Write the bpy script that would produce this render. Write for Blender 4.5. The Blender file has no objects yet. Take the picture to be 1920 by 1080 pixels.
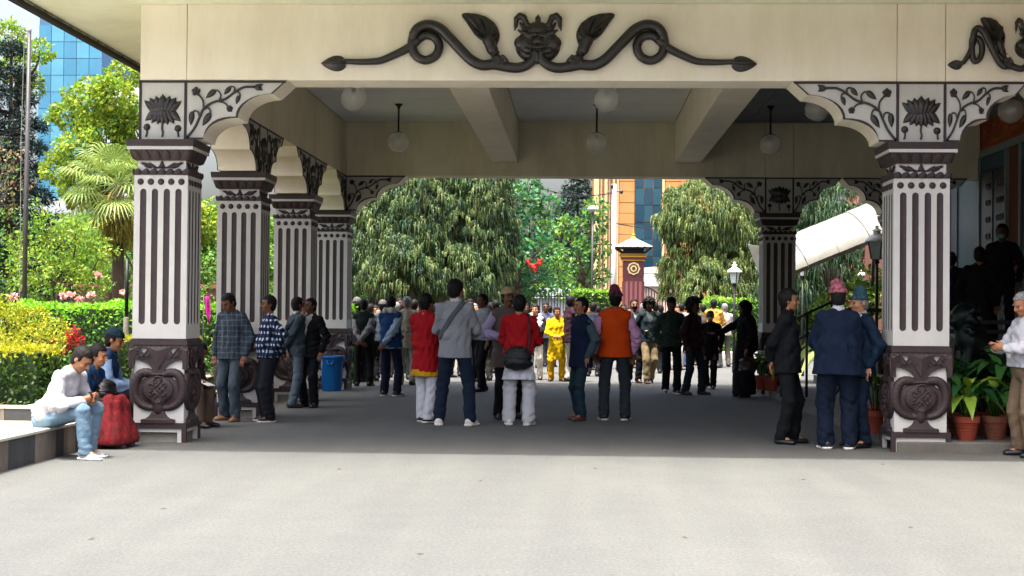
import bpy, bmesh, math, random
import numpy as np
from mathutils import Vector, Matrix
random.seed(7); RNG = np.random.default_rng(7)
SC = bpy.context.scene
COL = SC.collection
R = math.radians
PI = math.pi
# ---------------------------------------------------------------- camera
F_PX, YAW, PITCH, ROLL = 2780.0, 0.0447, 0.0168, 0.0088
CAMP = np.array([0.0, -16.3547, 1.45])
cam_d = bpy.data.cameras.new('camera'); cam = bpy.data.objects.new('camera', cam_d); COL.objects.link(cam)
cam_d.sensor_width = 36.0; cam_d.lens = F_PX / 1920 * 36; cam_d.clip_end = 3000; cam_d.clip_start = 0.1
_fw = Vector((-math.sin(YAW) * math.cos(PITCH), math.cos(YAW) * math.cos(PITCH), math.sin(PITCH)))
_rt = Vector((math.cos(YAW), math.sin(YAW), 0)); _up = _rt.cross(_fw)
# a small clockwise tilt of the picture
_r2 = _rt * math.cos(ROLL) + _up * math.sin(ROLL); _u2 = -_rt * math.sin(ROLL) + _up * math.cos(ROLL)
_m = Matrix((_r2, _u2, -_fw)).transposed().to_4x4(); _m.translation = Vector(CAMP); cam.matrix_world = _m
SC.camera = cam
# ---------------------------------------------------------------- sky, sun, exposure
SUN = Vector((-0.14, -0.235, 1.0)).normalized()
w = bpy.data.worlds.new("World"); SC.world = w; w.use_nodes = True
nt = w.node_tree; bg = nt.nodes['Background']
sky = nt.nodes.new('ShaderNodeTexSky'); sky.sky_type = 'NISHITA'; sky.sun_disc = False
sky.sun_elevation = math.asin(SUN.z); sky.sun_rotation = math.atan2(SUN.x, SUN.y)
sky.air_density = 1.0; sky.dust_density = 9.5; sky.ozone_density = 1.0
nt.links.new(sky.outputs[0], bg.inputs[0]); bg.inputs[1].default_value = 0.15
sl = bpy.data.lights.new('sun', 'SUN'); sl.energy = 2.0; sl.angle = R(0.55); sl.color = (1.0, 0.985, 0.93)
so = bpy.data.objects.new('sun', sl); COL.objects.link(so); so.rotation_euler = SUN.to_track_quat('Z', 'Y').to_euler(); so.location = (0, 0, 30)
SC.view_settings.view_transform = 'Standard'; SC.view_settings.look = 'None'; SC.view_settings.gamma = 1; SC.view_settings.use_curve_mapping = False
SC.view_settings.exposure = 2.08
SC.render.engine = 'CYCLES'; SC.cycles.use_denoising = True; SC.cycles.max_bounces = 8; SC.cycles.diffuse_bounces = 5; SC.cycles.transparent_max_bounces = 8
SC.cycles.caustics_reflective = False; SC.cycles.caustics_refractive = False; SC.cycles.sample_clamp_indirect = 6

def ray(u, v):
    """the direction in which photograph pixel (u, v) looks"""
    a, b = u - 960, -(v - 540)
    d = Vector(_fw) * F_PX + _r2 * a + _u2 * b
    return np.array(d / F_PX)
def at(u, v, Y):
    d = ray(u, v); t = (Y - CAMP[1]) / d[1]; return CAMP + d * t
def gnd(u, v, z=0.0):
    d = ray(u, v); t = (z - CAMP[2]) / d[2]; return CAMP + d * t
def atx(u, v, X):
    d = ray(u, v); t = (X - CAMP[0]) / d[0]; return CAMP + d * t
# ---------------------------------------------------------------- colours and materials
def lin(h):
    h = h.lstrip('#'); c = [int(h[i:i + 2], 16) / 255 for i in (0, 2, 4)]
    return tuple(x / 12.92 if x <= .04045 else ((x + .055) / 1.055) ** 2.4 for x in c)
MATS = {}
def mat(name, col, rough=.6, vary=.12, scale=3.0, bump=0.0, bscale=40.0, spec=.4, metal=0.0, island=0.0, transl=0.0, col2=None, stretch=None, stain=0.0, cov=.5):
    """one procedural material: a base colour broken up by noise, optional second colour, fine relief, per-piece variation"""
    if name in MATS: return MATS[name]
    col = lin(col) if isinstance(col, str) else col
    c2 = tuple(max(0, c * (1 - vary)) for c in col) if col2 is None else (lin(col2) if isinstance(col2, str) else tuple(col2))
    m = bpy.data.materials.new(name); m.use_nodes = True; n = m.node_tree; N = n.nodes; L = n.links
    b = N['Principled BSDF']; b.inputs['Roughness'].default_value = rough; b.inputs['Metallic'].default_value = metal
    b.inputs['Specular IOR Level'].default_value = spec
    tc = N.new('ShaderNodeTexCoord'); oi = N.new('ShaderNodeObjectInfo'); va = N.new('ShaderNodeVectorMath'); L.new(tc.outputs['Object'], va.inputs[0]); L.new(oi.outputs['Location'], va.inputs[1]); src = own = va.outputs[0]
    if stretch:
        mp = N.new('ShaderNodeMapping'); mp.inputs['Scale'].default_value = stretch; L.new(src, mp.inputs[0]); src = mp.outputs[0]
    nz = N.new('ShaderNodeTexNoise'); nz.inputs['Scale'].default_value = scale; nz.inputs['Detail'].default_value = 6; nz.inputs['Roughness'].default_value = .65
    L.new(src, nz.inputs['Vector'])
    rp = N.new('ShaderNodeValToRGB'); rp.color_ramp.elements[0].position = max(0, cov - .18); rp.color_ramp.elements[1].position = min(1, cov + .18)
    rp.color_ramp.elements[0].color = (*c2, 1); rp.color_ramp.elements[1].color = (*col, 1)
    L.new(nz.outputs['Fac'], rp.inputs[0]); out = rp.outputs[0]
    if island:
        ge = N.new('ShaderNodeNewGeometry'); hs = N.new('ShaderNodeHueSaturation')
        mr = N.new('ShaderNodeMapRange'); mr.inputs[3].default_value = 1 - island; mr.inputs[4].default_value = 1 + island
        L.new(ge.outputs['Random Per Island'], mr.inputs[0]); L.new(mr.outputs[0], hs.inputs['Value'])
        mr2 = N.new('ShaderNodeMapRange'); mr2.inputs[3].default_value = .5 + island * .06; mr2.inputs[4].default_value = .5 - island * .06
        mu = N.new('ShaderNodeMath'); mu.operation = 'MULTIPLY'; mu.inputs[1].default_value = 7.31; fr = N.new('ShaderNodeMath'); fr.operation = 'FRACT'
        L.new(ge.outputs['Random Per Island'], mu.inputs[0]); L.new(mu.outputs[0], fr.inputs[0]); L.new(fr.outputs[0], mr2.inputs[0]); L.new(mr2.outputs[0], hs.inputs['Hue'])
        L.new(out, hs.inputs['Color']); out = hs.outputs[0]
    if stain:
        n2 = N.new('ShaderNodeTexNoise'); n2.inputs['Scale'].default_value = 1.1; n2.inputs['Detail'].default_value = 8; n2.inputs['Roughness'].default_value = .75
        m2 = N.new('ShaderNodeMapping'); m2.inputs['Scale'].default_value = (1.6, 1.6, .35); L.new(own, m2.inputs[0]); L.new(m2.outputs[0], n2.inputs['Vector'])
        r2 = N.new('ShaderNodeValToRGB'); r2.color_ramp.elements[0].position = .42; r2.color_ramp.elements[1].position = .72
        r2.color_ramp.elements[0].color = (1, 1, 1, 1); v = 1 - stain; r2.color_ramp.elements[1].color = (v, v * .97, v * .92, 1)
        mx = N.new('ShaderNodeMixRGB'); mx.blend_type = 'MULTIPLY'; mx.inputs[0].default_value = 1
        L.new(n2.outputs['Fac'], r2.inputs[0]); L.new(out, mx.inputs[1]); L.new(r2.outputs[0], mx.inputs[2]); out = mx.outputs[0]
    L.new(out, b.inputs['Base Color'])
    if bump:
        nb = N.new('ShaderNodeTexNoise'); nb.inputs['Scale'].default_value = bscale; nb.inputs['Detail'].default_value = 4; L.new(src, nb.inputs['Vector'])
        bp = N.new('ShaderNodeBump'); bp.inputs['Strength'].default_value = bump; bp.inputs['Distance'].default_value = .02
        L.new(nb.outputs['Fac'], bp.inputs['Height']); L.new(bp.outputs[0], b.inputs['Normal'])
    if transl:
        tr = N.new('ShaderNodeBsdfTranslucent'); L.new(out, tr.inputs[0]); ms = N.new('ShaderNodeMixShader'); ms.inputs[0].default_value = transl
        L.new(b.outputs[0], ms.inputs[1]); L.new(tr.outputs[0], ms.inputs[2]); L.new(ms.outputs[0], N['Material Output'].inputs[0])
    MATS[name] = m; return m
def leafmat(name, a, b, island=.35, transl=.3, rough=.5, scale=1.5):
    if name in MATS: return MATS[name]
    a, b = [tuple(.85 * q for q in lin(c)) for c in (a, b)]
    return mat(name, a, rough=rough, col2=b, scale=scale, island=island, transl=transl, spec=.3)
def cloth(name, col, **k):
    k.setdefault('rough', .85); k.setdefault('vary', .18); k.setdefault('scale', 9); k.setdefault('bump', .55); k.setdefault('bscale', 17); k.setdefault('spec', .15)
    if 'cloth_' + name in MATS: return MATS['cloth_' + name]
    col = tuple(.76 * q for q in lin(col))
    if k.get('col2'): k['col2'] = tuple(.76 * q for q in lin(k['col2']))
    return mat('cloth_' + name, col, **k)
def plaid(name, base, dark, light, sx, sz, wdt=.32):
    m = bpy.data.materials.new('cloth_' + name); m.use_nodes = True; N = m.node_tree.nodes; L = m.node_tree.links; b = N['Principled BSDF']
    b.inputs['Roughness'].default_value = .85; b.inputs['Specular IOR Level'].default_value = .15
    tc = N.new('ShaderNodeTexCoord'); sp = N.new('ShaderNodeSeparateXYZ'); L.new(tc.outputs['Object'], sp.inputs[0])
    nz = N.new('ShaderNodeTexNoise'); nz.inputs['Scale'].default_value = 7; L.new(tc.outputs['Object'], nz.inputs[0])
    ad = N.new('ShaderNodeMath'); ad.operation = 'ADD'; L.new(sp.outputs[0], ad.inputs[0]); L.new(sp.outputs[1], ad.inputs[1])
    def band(sock, s):
        m0 = N.new('ShaderNodeMath'); m0.operation = 'MULTIPLY_ADD'; m0.inputs[1].default_value = .05; L.new(nz.outputs[0], m0.inputs[0]); L.new(sock, m0.inputs[2])
        m1 = N.new('ShaderNodeMath'); m1.operation = 'MULTIPLY'; m1.inputs[1].default_value = s; L.new(m0.outputs[0], m1.inputs[0])
        m2 = N.new('ShaderNodeMath'); m2.operation = 'FRACT'; L.new(m1.outputs[0], m2.inputs[0])
        m3 = N.new('ShaderNodeMath'); m3.operation = 'LESS_THAN'; m3.inputs[1].default_value = wdt; L.new(m2.outputs[0], m3.inputs[0]); return m3.outputs[0]
    bx, bz = band(ad.outputs[0], sx), band(sp.outputs[2], sz)
    s = N.new('ShaderNodeMath'); s.operation = 'ADD'; L.new(bx, s.inputs[0]); L.new(bz, s.inputs[1])
    h = N.new('ShaderNodeMath'); h.operation = 'MULTIPLY'; h.inputs[1].default_value = .5; L.new(s.outputs[0], h.inputs[0])
    rp = N.new('ShaderNodeValToRGB'); rp.color_ramp.interpolation = 'CONSTANT'; e = rp.color_ramp.elements
    lin_ = lambda h_: tuple(.76 * q for q in lin(h_)); e[0].color = (*lin_(base), 1); e[0].position = 0; e[1].color = (*lin_(dark), 1); e[1].position = .3; x = e.new(.8); x.color = (*lin_(light), 1)
    L.new(h.outputs[0], rp.inputs[0]); L.new(rp.outputs[0], b.inputs['Base Color']); return m
# ---------------------------------------------------------------- building meshes and objects
class MB:
    """collects vertices and faces; build() links them as ONE mesh object"""
    def __init__(s): s.v = []; s.f = []
    def add(s, vs, fs):
        o = len(s.v); s.v += [tuple(p) for p in vs]; s.f += [tuple(i + o for i in f) for f in fs]; return s
    def box(s, x0, x1, y0, y1, z0, z1):
        v = [(x, y, z) for z in (z0, z1) for y in (y0, y1) for x in (x0, x1)]
        return s.add(v, [(0, 2, 3, 1), (4, 5, 7, 6), (0, 1, 5, 4), (2, 6, 7, 3), (0, 4, 6, 2), (1, 3, 7, 5)])
    def frustum(s, w0, d0, z0, w1, d1, z1):
        v = [(sx * w / 2, sy * d / 2, z) for w, d, z in ((w0, d0, z0), (w1, d1, z1)) for sy in (-1, 1) for sx in (-1, 1)]
        return s.add(v, [(0, 2, 3, 1), (4, 5, 7, 6), (0, 1, 5, 4), (2, 6, 7, 3), (0, 4, 6, 2), (1, 3, 7, 5)])
    def prism(s, poly, y0, y1, axis='y'):
        """polygon of (x, z) pushed from y0 to y1"""
        n = len(poly)
        f = (lambda a, b, t: (a, t, b)) if axis == 'y' else (lambda a, b, t: (t, a, b)) if axis == 'x' else (lambda a, b, t: (a, b, t))
        v = [f(a, b, y0) for a, b in poly] + [f(a, b, y1) for a, b in poly]
        return s.add(v, [tuple(range(n)), tuple(range(2 * n - 1, n - 1, -1))] + [(i, i + n, (i + 1) % n + n, (i + 1) % n) for i in range(n)])
    def tube(s, pts, r, n=8, flat=None):
        """swept tube; r one radius or one per point; flat squeezes along that axis (unit vector, factor)"""
        pts = [Vector(p) for p in pts]; r = r if hasattr(r, '__len__') else [r] * len(pts); o = len(s.v); prev = None
        for i, p in enumerate(pts):
            t = (pts[min(i + 1, len(pts) - 1)] - pts[max(i - 1, 0)])
            t = t.normalized() if t.length > 1e-9 else Vector((0, 0, 1))
            a = prev - t * prev.dot(t) if prev is not None else (Vector((0, 1, 0)) if abs(t.y) < .9 else Vector((1, 0, 0)))
            a = (a - t * a.dot(t)).normalized(); prev = a; b = t.cross(a)
            for k in range(n):
                an = 2 * PI * k / n; q = (a * math.cos(an) + b * math.sin(an)) * r[i]
                if flat: ax = Vector(flat[0]); q = q - ax * q.dot(ax) * (1 - flat[1])
                s.v.append(tuple(p + q))
        for i in range(len(pts) - 1):
            for k in range(n):
                a0 = o + i * n + k; a1 = o + i * n + (k + 1) % n; s.f.append((a0, a1, a1 + n, a0 + n))
        s.f.append(tuple(o + k for k in reversed(range(n)))); s.f.append(tuple(o + (len(pts) - 1) * n + k for k in range(n)))
        return s
    def lathe(s, prof, n=16, c=(0, 0, 0)):
        """profile of (radius, z) turned about z"""
        o = len(s.v)
        for r, z in prof:
            for k in range(n):
                a = 2 * PI * k / n; s.v.append((c[0] + r * math.cos(a), c[1] + r * math.sin(a), c[2] + z))
        for i in range(len(prof) - 1):
            for k in range(n):
                a0 = o + i * n + k; a1 = o + i * n + (k + 1) % n; s.f.append((a0, a1, a1 + n, a0 + n))
        s.f.append(tuple(o + k for k in reversed(range(n)))); s.f.append(tuple(o + (len(prof) - 1) * n + k for k in range(n)))
        return s
    def mesh(s, name, m, smooth=False, sharp=None):
        me = bpy.data.meshes.new(name); me.from_pydata(s.v, [], s.f); me.validate()
        if smooth:
            me.polygons.foreach_set('use_smooth', [True] * len(me.polygons))
            if sharp: me.set_sharp_from_angle(angle=R(sharp))
        if m: me.materials.append(m)
        me.update(); return me
    def build(s, name, m, parent=None, smooth=False, sharp=None, loc=None, bevel=0):
        o = bpy.data.objects.new(name, s.mesh(name, m, smooth, sharp)); COL.objects.link(o)
        if parent: o.parent = parent
        if loc is not None: o.location = loc
        if bevel:
            b = o.modifiers.new('bevel', 'BEVEL'); b.width = bevel; b.segments = 2; b.limit_method = 'ANGLE'
        return o
def npmesh(name, V, Q, m, parent=None, smooth=False):
    """mesh object from numpy arrays: V (n,3), Q (k,3 or 4)"""
    me = bpy.data.meshes.new(name); V = np.ascontiguousarray(V, dtype=np.float32); Q = np.ascontiguousarray(Q, dtype=np.int32); k = Q.shape[1]
    me.vertices.add(len(V)); me.vertices.foreach_set('co', V.ravel()); me.loops.add(Q.size); me.loops.foreach_set('vertex_index', Q.ravel())
    me.polygons.add(len(Q)); me.polygons.foreach_set('loop_start', np.arange(0, Q.size, k, dtype=np.int32))
    if smooth: me.polygons.foreach_set('use_smooth', np.ones(len(Q), dtype=bool))
    me.update(calc_edges=True)
    if m: me.materials.append(m)
    o = bpy.data.objects.new(name, me); COL.objects.link(o)
    if parent: o.parent = parent
    return o
def tag(o, label=None, cat=None, group=None, kind=None):
    if label: o['label'] = label
    if cat: o['category'] = cat
    if group: o['group'] = group
    if kind: o['kind'] = kind
    return o
def thing(name, label, cat, loc=(0, 0, 0), rz=0.0, group=None):
    o = bpy.data.objects.new(name, None); COL.objects.link(o); o.empty_display_size = .2
    o.location = loc; o.rotation_euler = (0, 0, rz); return tag(o, label, cat, group, 'thing')
def struct(o, label=None): return tag(o, label, None, None, 'structure')
def dup_tree(o, parent=None):
    c = o.copy(); COL.objects.link(c)
    if parent: c.parent = parent
    for ch in list(o.children): dup_tree(ch, c)
    return c
def spline(pts, n=6):
    """Catmull-Rom through the points"""
    P = [np.array(p, float) for p in pts]; P = [2 * P[0] - P[1]] + P + [2 * P[-1] - P[-2]]; out = []
    for i in range(1, len(P) - 2):
        a, b, c, d = P[i - 1:i + 3]
        for k in range(n):
            t = k / n; out.append(.5 * ((2 * b) + (c - a) * t + (2 * a - 5 * b + 4 * c - d) * t * t + (-a + 3 * b - 3 * c + d) * t ** 3))
    out.append(P[-2]); return out
# ---------------------------------------------------------------- solid modelling with distance fields (people, statues, carved reliefs)
def snets(Fd, xs, ys, zs):
    """naive surface nets on a rectilinear grid"""
    s = Fd < 0; n = Fd.shape; c = (n[0] - 1, n[1] - 1, n[2] - 1); ids = []; pos = []; quads = []
    ax = (xs, ys, zs)
    for a in range(3):
        b, d = (a + 1) % 3, (a + 2) % 3
        sl0 = [slice(None)] * 3; sl1 = [slice(None)] * 3; sl0[a] = slice(0, -1); sl1[a] = slice(1, None)
        s0, s1 = s[tuple(sl0)], s[tuple(sl1)]; I = np.nonzero(s0 != s1)
        I = [i for i in I]
        ok = (I[b] > 0) & (I[b] < n[b] - 1) & (I[d] > 0) & (I[d] < n[d] - 1); I = [i[ok] for i in I]
        J = list(I); J[a] = I[a] + 1; f0 = Fd[tuple(I)]; f1 = Fd[tuple(J)]; t = f0 / (f0 - f1)
        P = np.empty((len(t), 3)); P[:, a] = ax[a][I[a]] + t * (ax[a][J[a]] - ax[a][I[a]]); P[:, b] = ax[b][I[b]]; P[:, d] = ax[d][I[d]]
        q = []
        for ob, od in ((-1, -1), (0, -1), (0, 0), (-1, 0)):
            K = list(I); K[b] = I[b] + ob; K[d] = I[d] + od
            q.append((K[0] * c[1] + K[1]) * c[2] + K[2])
        q = np.stack(q, 1); fl = f0 > 0; q[fl] = q[fl][:, ::-1]; quads.append(q)
        for k in range(4): ids.append(q[:, k]); pos.append(P if k == 0 else P)
        # every column of q (even flipped) belongs to the same edge point
    Q = np.concatenate(quads); allid = np.concatenate(ids); P = np.concatenate(pos)
    u, inv = np.unique(allid, return_inverse=True); cnt = np.bincount(inv).astype(float)
    V = np.stack([np.bincount(inv, P[:, k]) / cnt for k in range(3)], 1)
    return V, np.searchsorted(u, Q)
def axis(lo, hi, h, fine=()):
    """grid coordinates from lo to hi with step h, refined inside the (a, b, step) intervals"""
    out = [lo]
    while out[-1] < hi:
        x = out[-1]; st = h
        for a, b, f in fine:
            if a - h * .5 <= x <= b: st = min(st, f)
        out.append(x + st)
    return np.array(out)
DEC = [0.0]
class SDF:
    def __init__(s): s.p = []; s.lo = np.full(3, 9e9); s.hi = np.full(3, -9e9); s.cuts = []; s.disp = None; s.under = []
    def _bb(s, lo, hi): s.lo = np.minimum(s.lo, lo); s.hi = np.maximum(s.hi, hi)
    def cap(s, a, b, ra, rb=None, k=.02, lat=None, st=1.0, sub=False):
        a = np.array(a, float); b = np.array(b, float); rb = ra if rb is None else rb; r = max(ra, rb) * max(1, st)
        lo, hi = np.minimum(a, b) - r, np.maximum(a, b) + r
        if not sub: s._bb(lo, hi)
        s.p.append((0, a, b, ra, rb, k, None if lat is None else np.array(lat, float) / np.linalg.norm(lat), st, sub, lo, hi)); return s
    def ell(s, c, r, k=.02, rot=None, sub=False):
        c = np.array(c, float); r = np.array(r, float); m = r.max()
        if rot is None: lo, hi = c - r, c + r
        else: lo, hi = c - m, c + m
        if not sub: s._bb(lo, hi)
        s.p.append((1, c, r, rot, 0, k, None, 1, sub, lo, hi)); return s
    def path(s, pts, rad, k=.015, **kw):
        for i in range(len(pts) - 1): s.cap(pts[i], pts[i + 1], rad[i], rad[i + 1], k, **kw)
        return s
    def cut(s, n, d):
        """keeps the side where n.p < d"""
        s.cuts.append((np.array(n, float), d)); return s
    def fn(s, f): s.cuts.append(f); return s
    def grid(s, h, fine=((), (), ()), pad=.03):
        lo, hi = s.lo - pad, s.hi + pad
        xs, ys, zs = axis(lo[0], hi[0], h, fine[0]), axis(lo[1], hi[1], h, fine[1]), axis(lo[2], hi[2], h, fine[2])
        Fd = s.eval(xs, ys, zs)
        for o, hz, gr in s.under:   # a layer worn below another never shows through it
            Fd = np.maximum(Fd, -np.maximum(o.eval(xs, ys, zs, False) - gr, hz - zs[None, None, :]))
        return Fd, xs, ys, zs
    def eval(s, xs, ys, zs, cuts=True):
        Fd = np.full((len(xs), len(ys), len(zs)), .25, np.float32); mg = .06
        for kind, a, b, ra, rb, k, lat, st, sub, plo, phi in s.p:
            i0, i1 = np.searchsorted(xs, (plo[0] - mg, phi[0] + mg)); j0, j1 = np.searchsorted(ys, (plo[1] - mg, phi[1] + mg)); l0, l1 = np.searchsorted(zs, (plo[2] - mg, phi[2] + mg))
            if i1 <= i0 or j1 <= j0 or l1 <= l0: continue
            X = xs[i0:i1, None, None].astype(np.float32); Y = ys[None, j0:j1, None].astype(np.float32); Z = zs[None, None, l0:l1].astype(np.float32)
            if kind == 0:
                px, py, pz = X - a[0], Y - a[1], Z - a[2]; d = b - a
                if lat is not None:
                    q = (px * lat[0] + py * lat[1] + pz * lat[2]) * (1 - 1 / st)
                    px, py, pz = px - q * lat[0], py - q * lat[1], pz - q * lat[2]; e = (d @ lat) * (1 - 1 / st); d = d - e * lat
                dd = float(d @ d)
                t = np.clip((px * d[0] + py * d[1] + pz * d[2]) / dd, 0, 1) if dd > 1e-12 else 0 * (px + py + pz)
                D = np.sqrt((px - t * d[0]) ** 2 + (py - t * d[1]) ** 2 + (pz - t * d[2]) ** 2) - (ra + t * (rb - ra))
            else:
                px, py, pz = X - a[0], Y - a[1], Z - a[2]
                if ra is not None:
                    M = np.array(ra); px, py, pz = (M[0, 0] * px + M[1, 0] * py + M[2, 0] * pz), (M[0, 1] * px + M[1, 1] * py + M[2, 1] * pz), (M[0, 2] * px + M[1, 2] * py + M[2, 2] * pz)
                q0 = np.sqrt((px / b[0]) ** 2 + (py / b[1]) ** 2 + (pz / b[2]) ** 2); q1 = np.sqrt((px / b[0] ** 2) ** 2 + (py / b[1] ** 2) ** 2 + (pz / b[2] ** 2) ** 2)
                D = q0 * (q0 - 1) / np.maximum(q1, 1e-6)
            B = Fd[i0:i1, j0:j1, l0:l1]
            if sub:
                h_ = np.clip(.5 - .5 * (B + D) / k, 0, 1); Fd[i0:i1, j0:j1, l0:l1] = B + (-D - B) * h_ + k * h_ * (1 - h_)
            else:
                h_ = np.clip(.5 + .5 * (B - D) / k, 0, 1); Fd[i0:i1, j0:j1, l0:l1] = B + (D - B) * h_ - k * h_ * (1 - h_)
        X = xs[:, None, None].astype(np.float32); Y = ys[None, :, None].astype(np.float32); Z = zs[None, None, :].astype(np.float32)
        if s.disp is not None: Fd += s.disp(X, Y, Z).astype(np.float32)
        for c in (s.cuts if cuts else ()):
            if callable(c): Fd = np.maximum(Fd, c(X, Y, Z))
            else: Fd = np.maximum(Fd, c[0][0] * X + c[0][1] * Y + c[0][2] * Z - c[1])
        return Fd
    def build(s, name, m, parent=None, h=.012, fine=((), (), ())):
        V, Q = snets(*s.grid(h, fine))
        if s.under and len(Q):   # keep only the pieces of some size
            l = np.arange(len(V))
            for _ in range(60):
                k = l[Q].min(1); n = l.copy(); np.minimum.at(n, Q.ravel(), np.repeat(k, 4)); n = n[n]
                if (n == l).all(): break
                l = n
            c = np.bincount(l, minlength=len(V)); ok = c[l] > .12 * c.max(); Q = Q[ok[Q].all(1)]; u = np.unique(Q); V = V[u]; Q = np.searchsorted(u, Q)
        o = npmesh(name, V, Q, m, parent, True)
        if DEC[0]: d = o.modifiers.new('lighten', 'DECIMATE'); d.ratio = DEC[0]
        return o
def folds(seed, amp=.005, wl=.09, sx=1.0, sz=1.0):
    """soft creases for cloth"""
    g = np.random.default_rng(seed); T = []
    for i in range(5):
        v = g.normal(size=3); v[0] *= sx; v[1] *= sx; v[2] *= sz; v = v / np.linalg.norm(v) * 2 * PI / (wl * g.uniform(.6, 1.7)); T.append((v, g.uniform(0, 6.28), amp * g.uniform(.4, 1)))
    def f(X, Y, Z):
        o = 0
        for v, p, a in T: o = o + a * (1 - 2 * np.abs(np.sin((v[0] * X + v[1] * Y + v[2] * Z + p + .8 * np.sin(7 * X + 9 * Z + p)) * .5)))
        return o
    return f
# ---------------------------------------------------------------- materials of the building
CREAM = mat('cream_paint', '#f2ecda', rough=.8, vary=.05, scale=1.3, bump=.05, bscale=90, stain=.12)
SOFFIT = mat('soffit_paint', '#eef3da', rough=.85, vary=.06, scale=.9, stain=.12)
CEILM = mat('ceiling_paint', '#f2f5f4', rough=.9, vary=.08, scale=.8, stain=.1)
WHITE = mat('white_lime_paint', '#c2c2be', rough=.75, vary=.08, scale=4, bump=.08, bscale=70, stain=.14)
BROWN = mat('brown_oxide_paint', '#36292b', rough=.55, vary=.35, scale=7, bump=.25, bscale=50)
DARKREL = mat('dark_relief_paint', '#1f1b1a', rough=.36, vary=.35, scale=6, bump=.2, bscale=45, spec=.6)
METALD = mat('dark_metal', '#1b1d20', rough=.45, vary=.3, scale=8, metal=.3)
STONE = mat('worn_concrete', '#8f8a80', rough=.9, vary=.25, scale=5, bump=.5, bscale=40, stain=.3)
# ---------------------------------------------------------------- ground
def ground_mat():
    m = bpy.data.materials.new('weathered_asphalt'); m.use_nodes = True; N = m.node_tree.nodes; L = m.node_tree.links; b = N['Principled BSDF']
    b.inputs['Roughness'].default_value = .9; b.inputs['Specular IOR Level'].default_value = .25
    tc = N.new('ShaderNodeTexCoord')
    def noise(s, d=6, r=.6):
        n = N.new('ShaderNodeTexNoise'); n.inputs['Scale'].default_value = s; n.inputs['Detail'].default_value = d; n.inputs['Roughness'].default_value = r; L.new(tc.outputs['Object'], n.inputs[0]); return n.outputs['Fac']
    def ramp(f, a, ca, c, cb):
        r = N.new('ShaderNodeValToRGB'); e = r.color_ramp.elements; e[0].position = a; e[1].position = c; e[0].color = (*ca, 1); e[1].color = (*cb, 1); L.new(f, r.inputs[0]); return r.outputs[0]
    def mul(x, y, f=1):
        k = N.new('ShaderNodeMixRGB'); k.blend_type = 'MULTIPLY'; k.inputs[0].default_value = f; L.new(x, k.inputs[1]); L.new(y, k.inputs[2]); return k.outputs[0]
    base = ramp(noise(.25, 8, .7), .3, (.098, .103, .099), .7, (.116, .121, .116))
    grit = ramp(noise(38, 5, .85), .36, (.70, .70, .71), .62, (1.16, 1.15, 1.13))
    patch = ramp(noise(2.2, 7, .7), .35, (.95, .95, .955), .65, (1.03, 1.03, 1.02))
    vo = N.new('ShaderNodeTexVoronoi'); vo.inputs['Scale'].default_value = 130; L.new(tc.outputs['Object'], vo.inputs[0])
    peb = ramp(vo.outputs['Distance'], .05, (1.25, 1.24, 1.2), .45, (.86, .86, .87))
    mp = N.new('ShaderNodeMapping'); mp.inputs['Scale'].default_value = (2.4, .22, 1); L.new(tc.outputs['Object'], mp.inputs[0]); tn = N.new('ShaderNodeTexNoise'); tn.inputs['Scale'].default_value = .8; tn.inputs['Detail'].default_value = 5; L.new(mp.outputs[0], tn.inputs[0]); tyre = ramp(tn.outputs['Fac'], .38, (.94, .94, .95), .62, (1.04, 1.04, 1.03))
    n9 = ramp(noise(.9, 9, .75), .62, (1, 1, 1), .78, (.88, .875, .87))
    L.new(mul(mul(mul(mul(mul(base, grit), patch), peb, .8), n9), tyre), b.inputs['Base Color'])
    bp = N.new('ShaderNodeBump'); bp.inputs['Strength'].default_value = .6; bp.inputs['Distance'].default_value = .008; L.new(noise(60, 4, .8), bp.inputs['Height']); L.new(bp.outputs[0], b.inputs['Normal'])
    return m
GROUND = ground_mat()
g = MB(); g.add([(-900, -300, 0), (900, -300, 0), (900, 2000, 0), (-900, 2000, 0)], [(0, 1, 2, 3)])
struct(g.build('ground', GROUND))
soil = MB().add([(-60, .35, .006), (-6.3, .35, .006), (-6.3, 34, .006), (-60, 34, .006)], [(0, 1, 2, 3)]).build('garden_soil', mat('soil', '#4a3b2a', vary=.4, scale=6, bump=.6, bscale=30)); struct(soil)
# ---------------------------------------------------------------- the portico: beams, ceiling, soffit, roof
XL, XR, X3, S3, HB = -4.583, 3.67, 5.95, 11.255, .2587
ZB, ZS, ZC = 3.98, 4.82, 4.98
ROWS = [0, S3 / 3, 2 * S3 / 3, S3]
port = thing('entrance_portico', 'cream painted entrance portico roof with wide eaves over the drive', 'portico', (0, 0, 0))
INNER = mat('shaded_cream_paint', '#e6dfc6', rough=.85, vary=.12, scale=1.1, stain=.22)  # same cream as the front, toned down: weaker light on inner beams, in the colour
def beam_run(name, x0, x1, y0, y1, z0, z1, cuts, along='x', m=CREAM):
    """a beam cast in lengths that meet in fine joints"""
    c = [x0] + [q for q in cuts if x0 < q < x1] + [x1]; 
    for i in range(len(c) - 1):
        a, b = c[i] + (.003 if i else 0), c[i + 1] - (.003 if i < len(c) - 2 else 0)
        (MB().box(a, b, y0, y1, z0, z1) if along == 'x' else MB().box(y0, y1, a, b, z0, z1)).build(name, m, port, bevel=.006)
def edges(xs): return sorted([x + s * HB for x in xs for s in (-1, 1)])
beam_run('front_beam', XL - HB, 9.6, -HB, HB, ZB, ZS, edges((XL, XR, X3)))
MB().box(XL - HB + .01, 9.6, -HB + .02, HB - .02, ZS, ZC).build('upper_beam', CREAM, port)
beam_run('back_beam', XL - HB, 7.3, S3 - HB, S3 + HB, ZB, ZC, edges((XL, XR, X3)), 'x', INNER)
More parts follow.
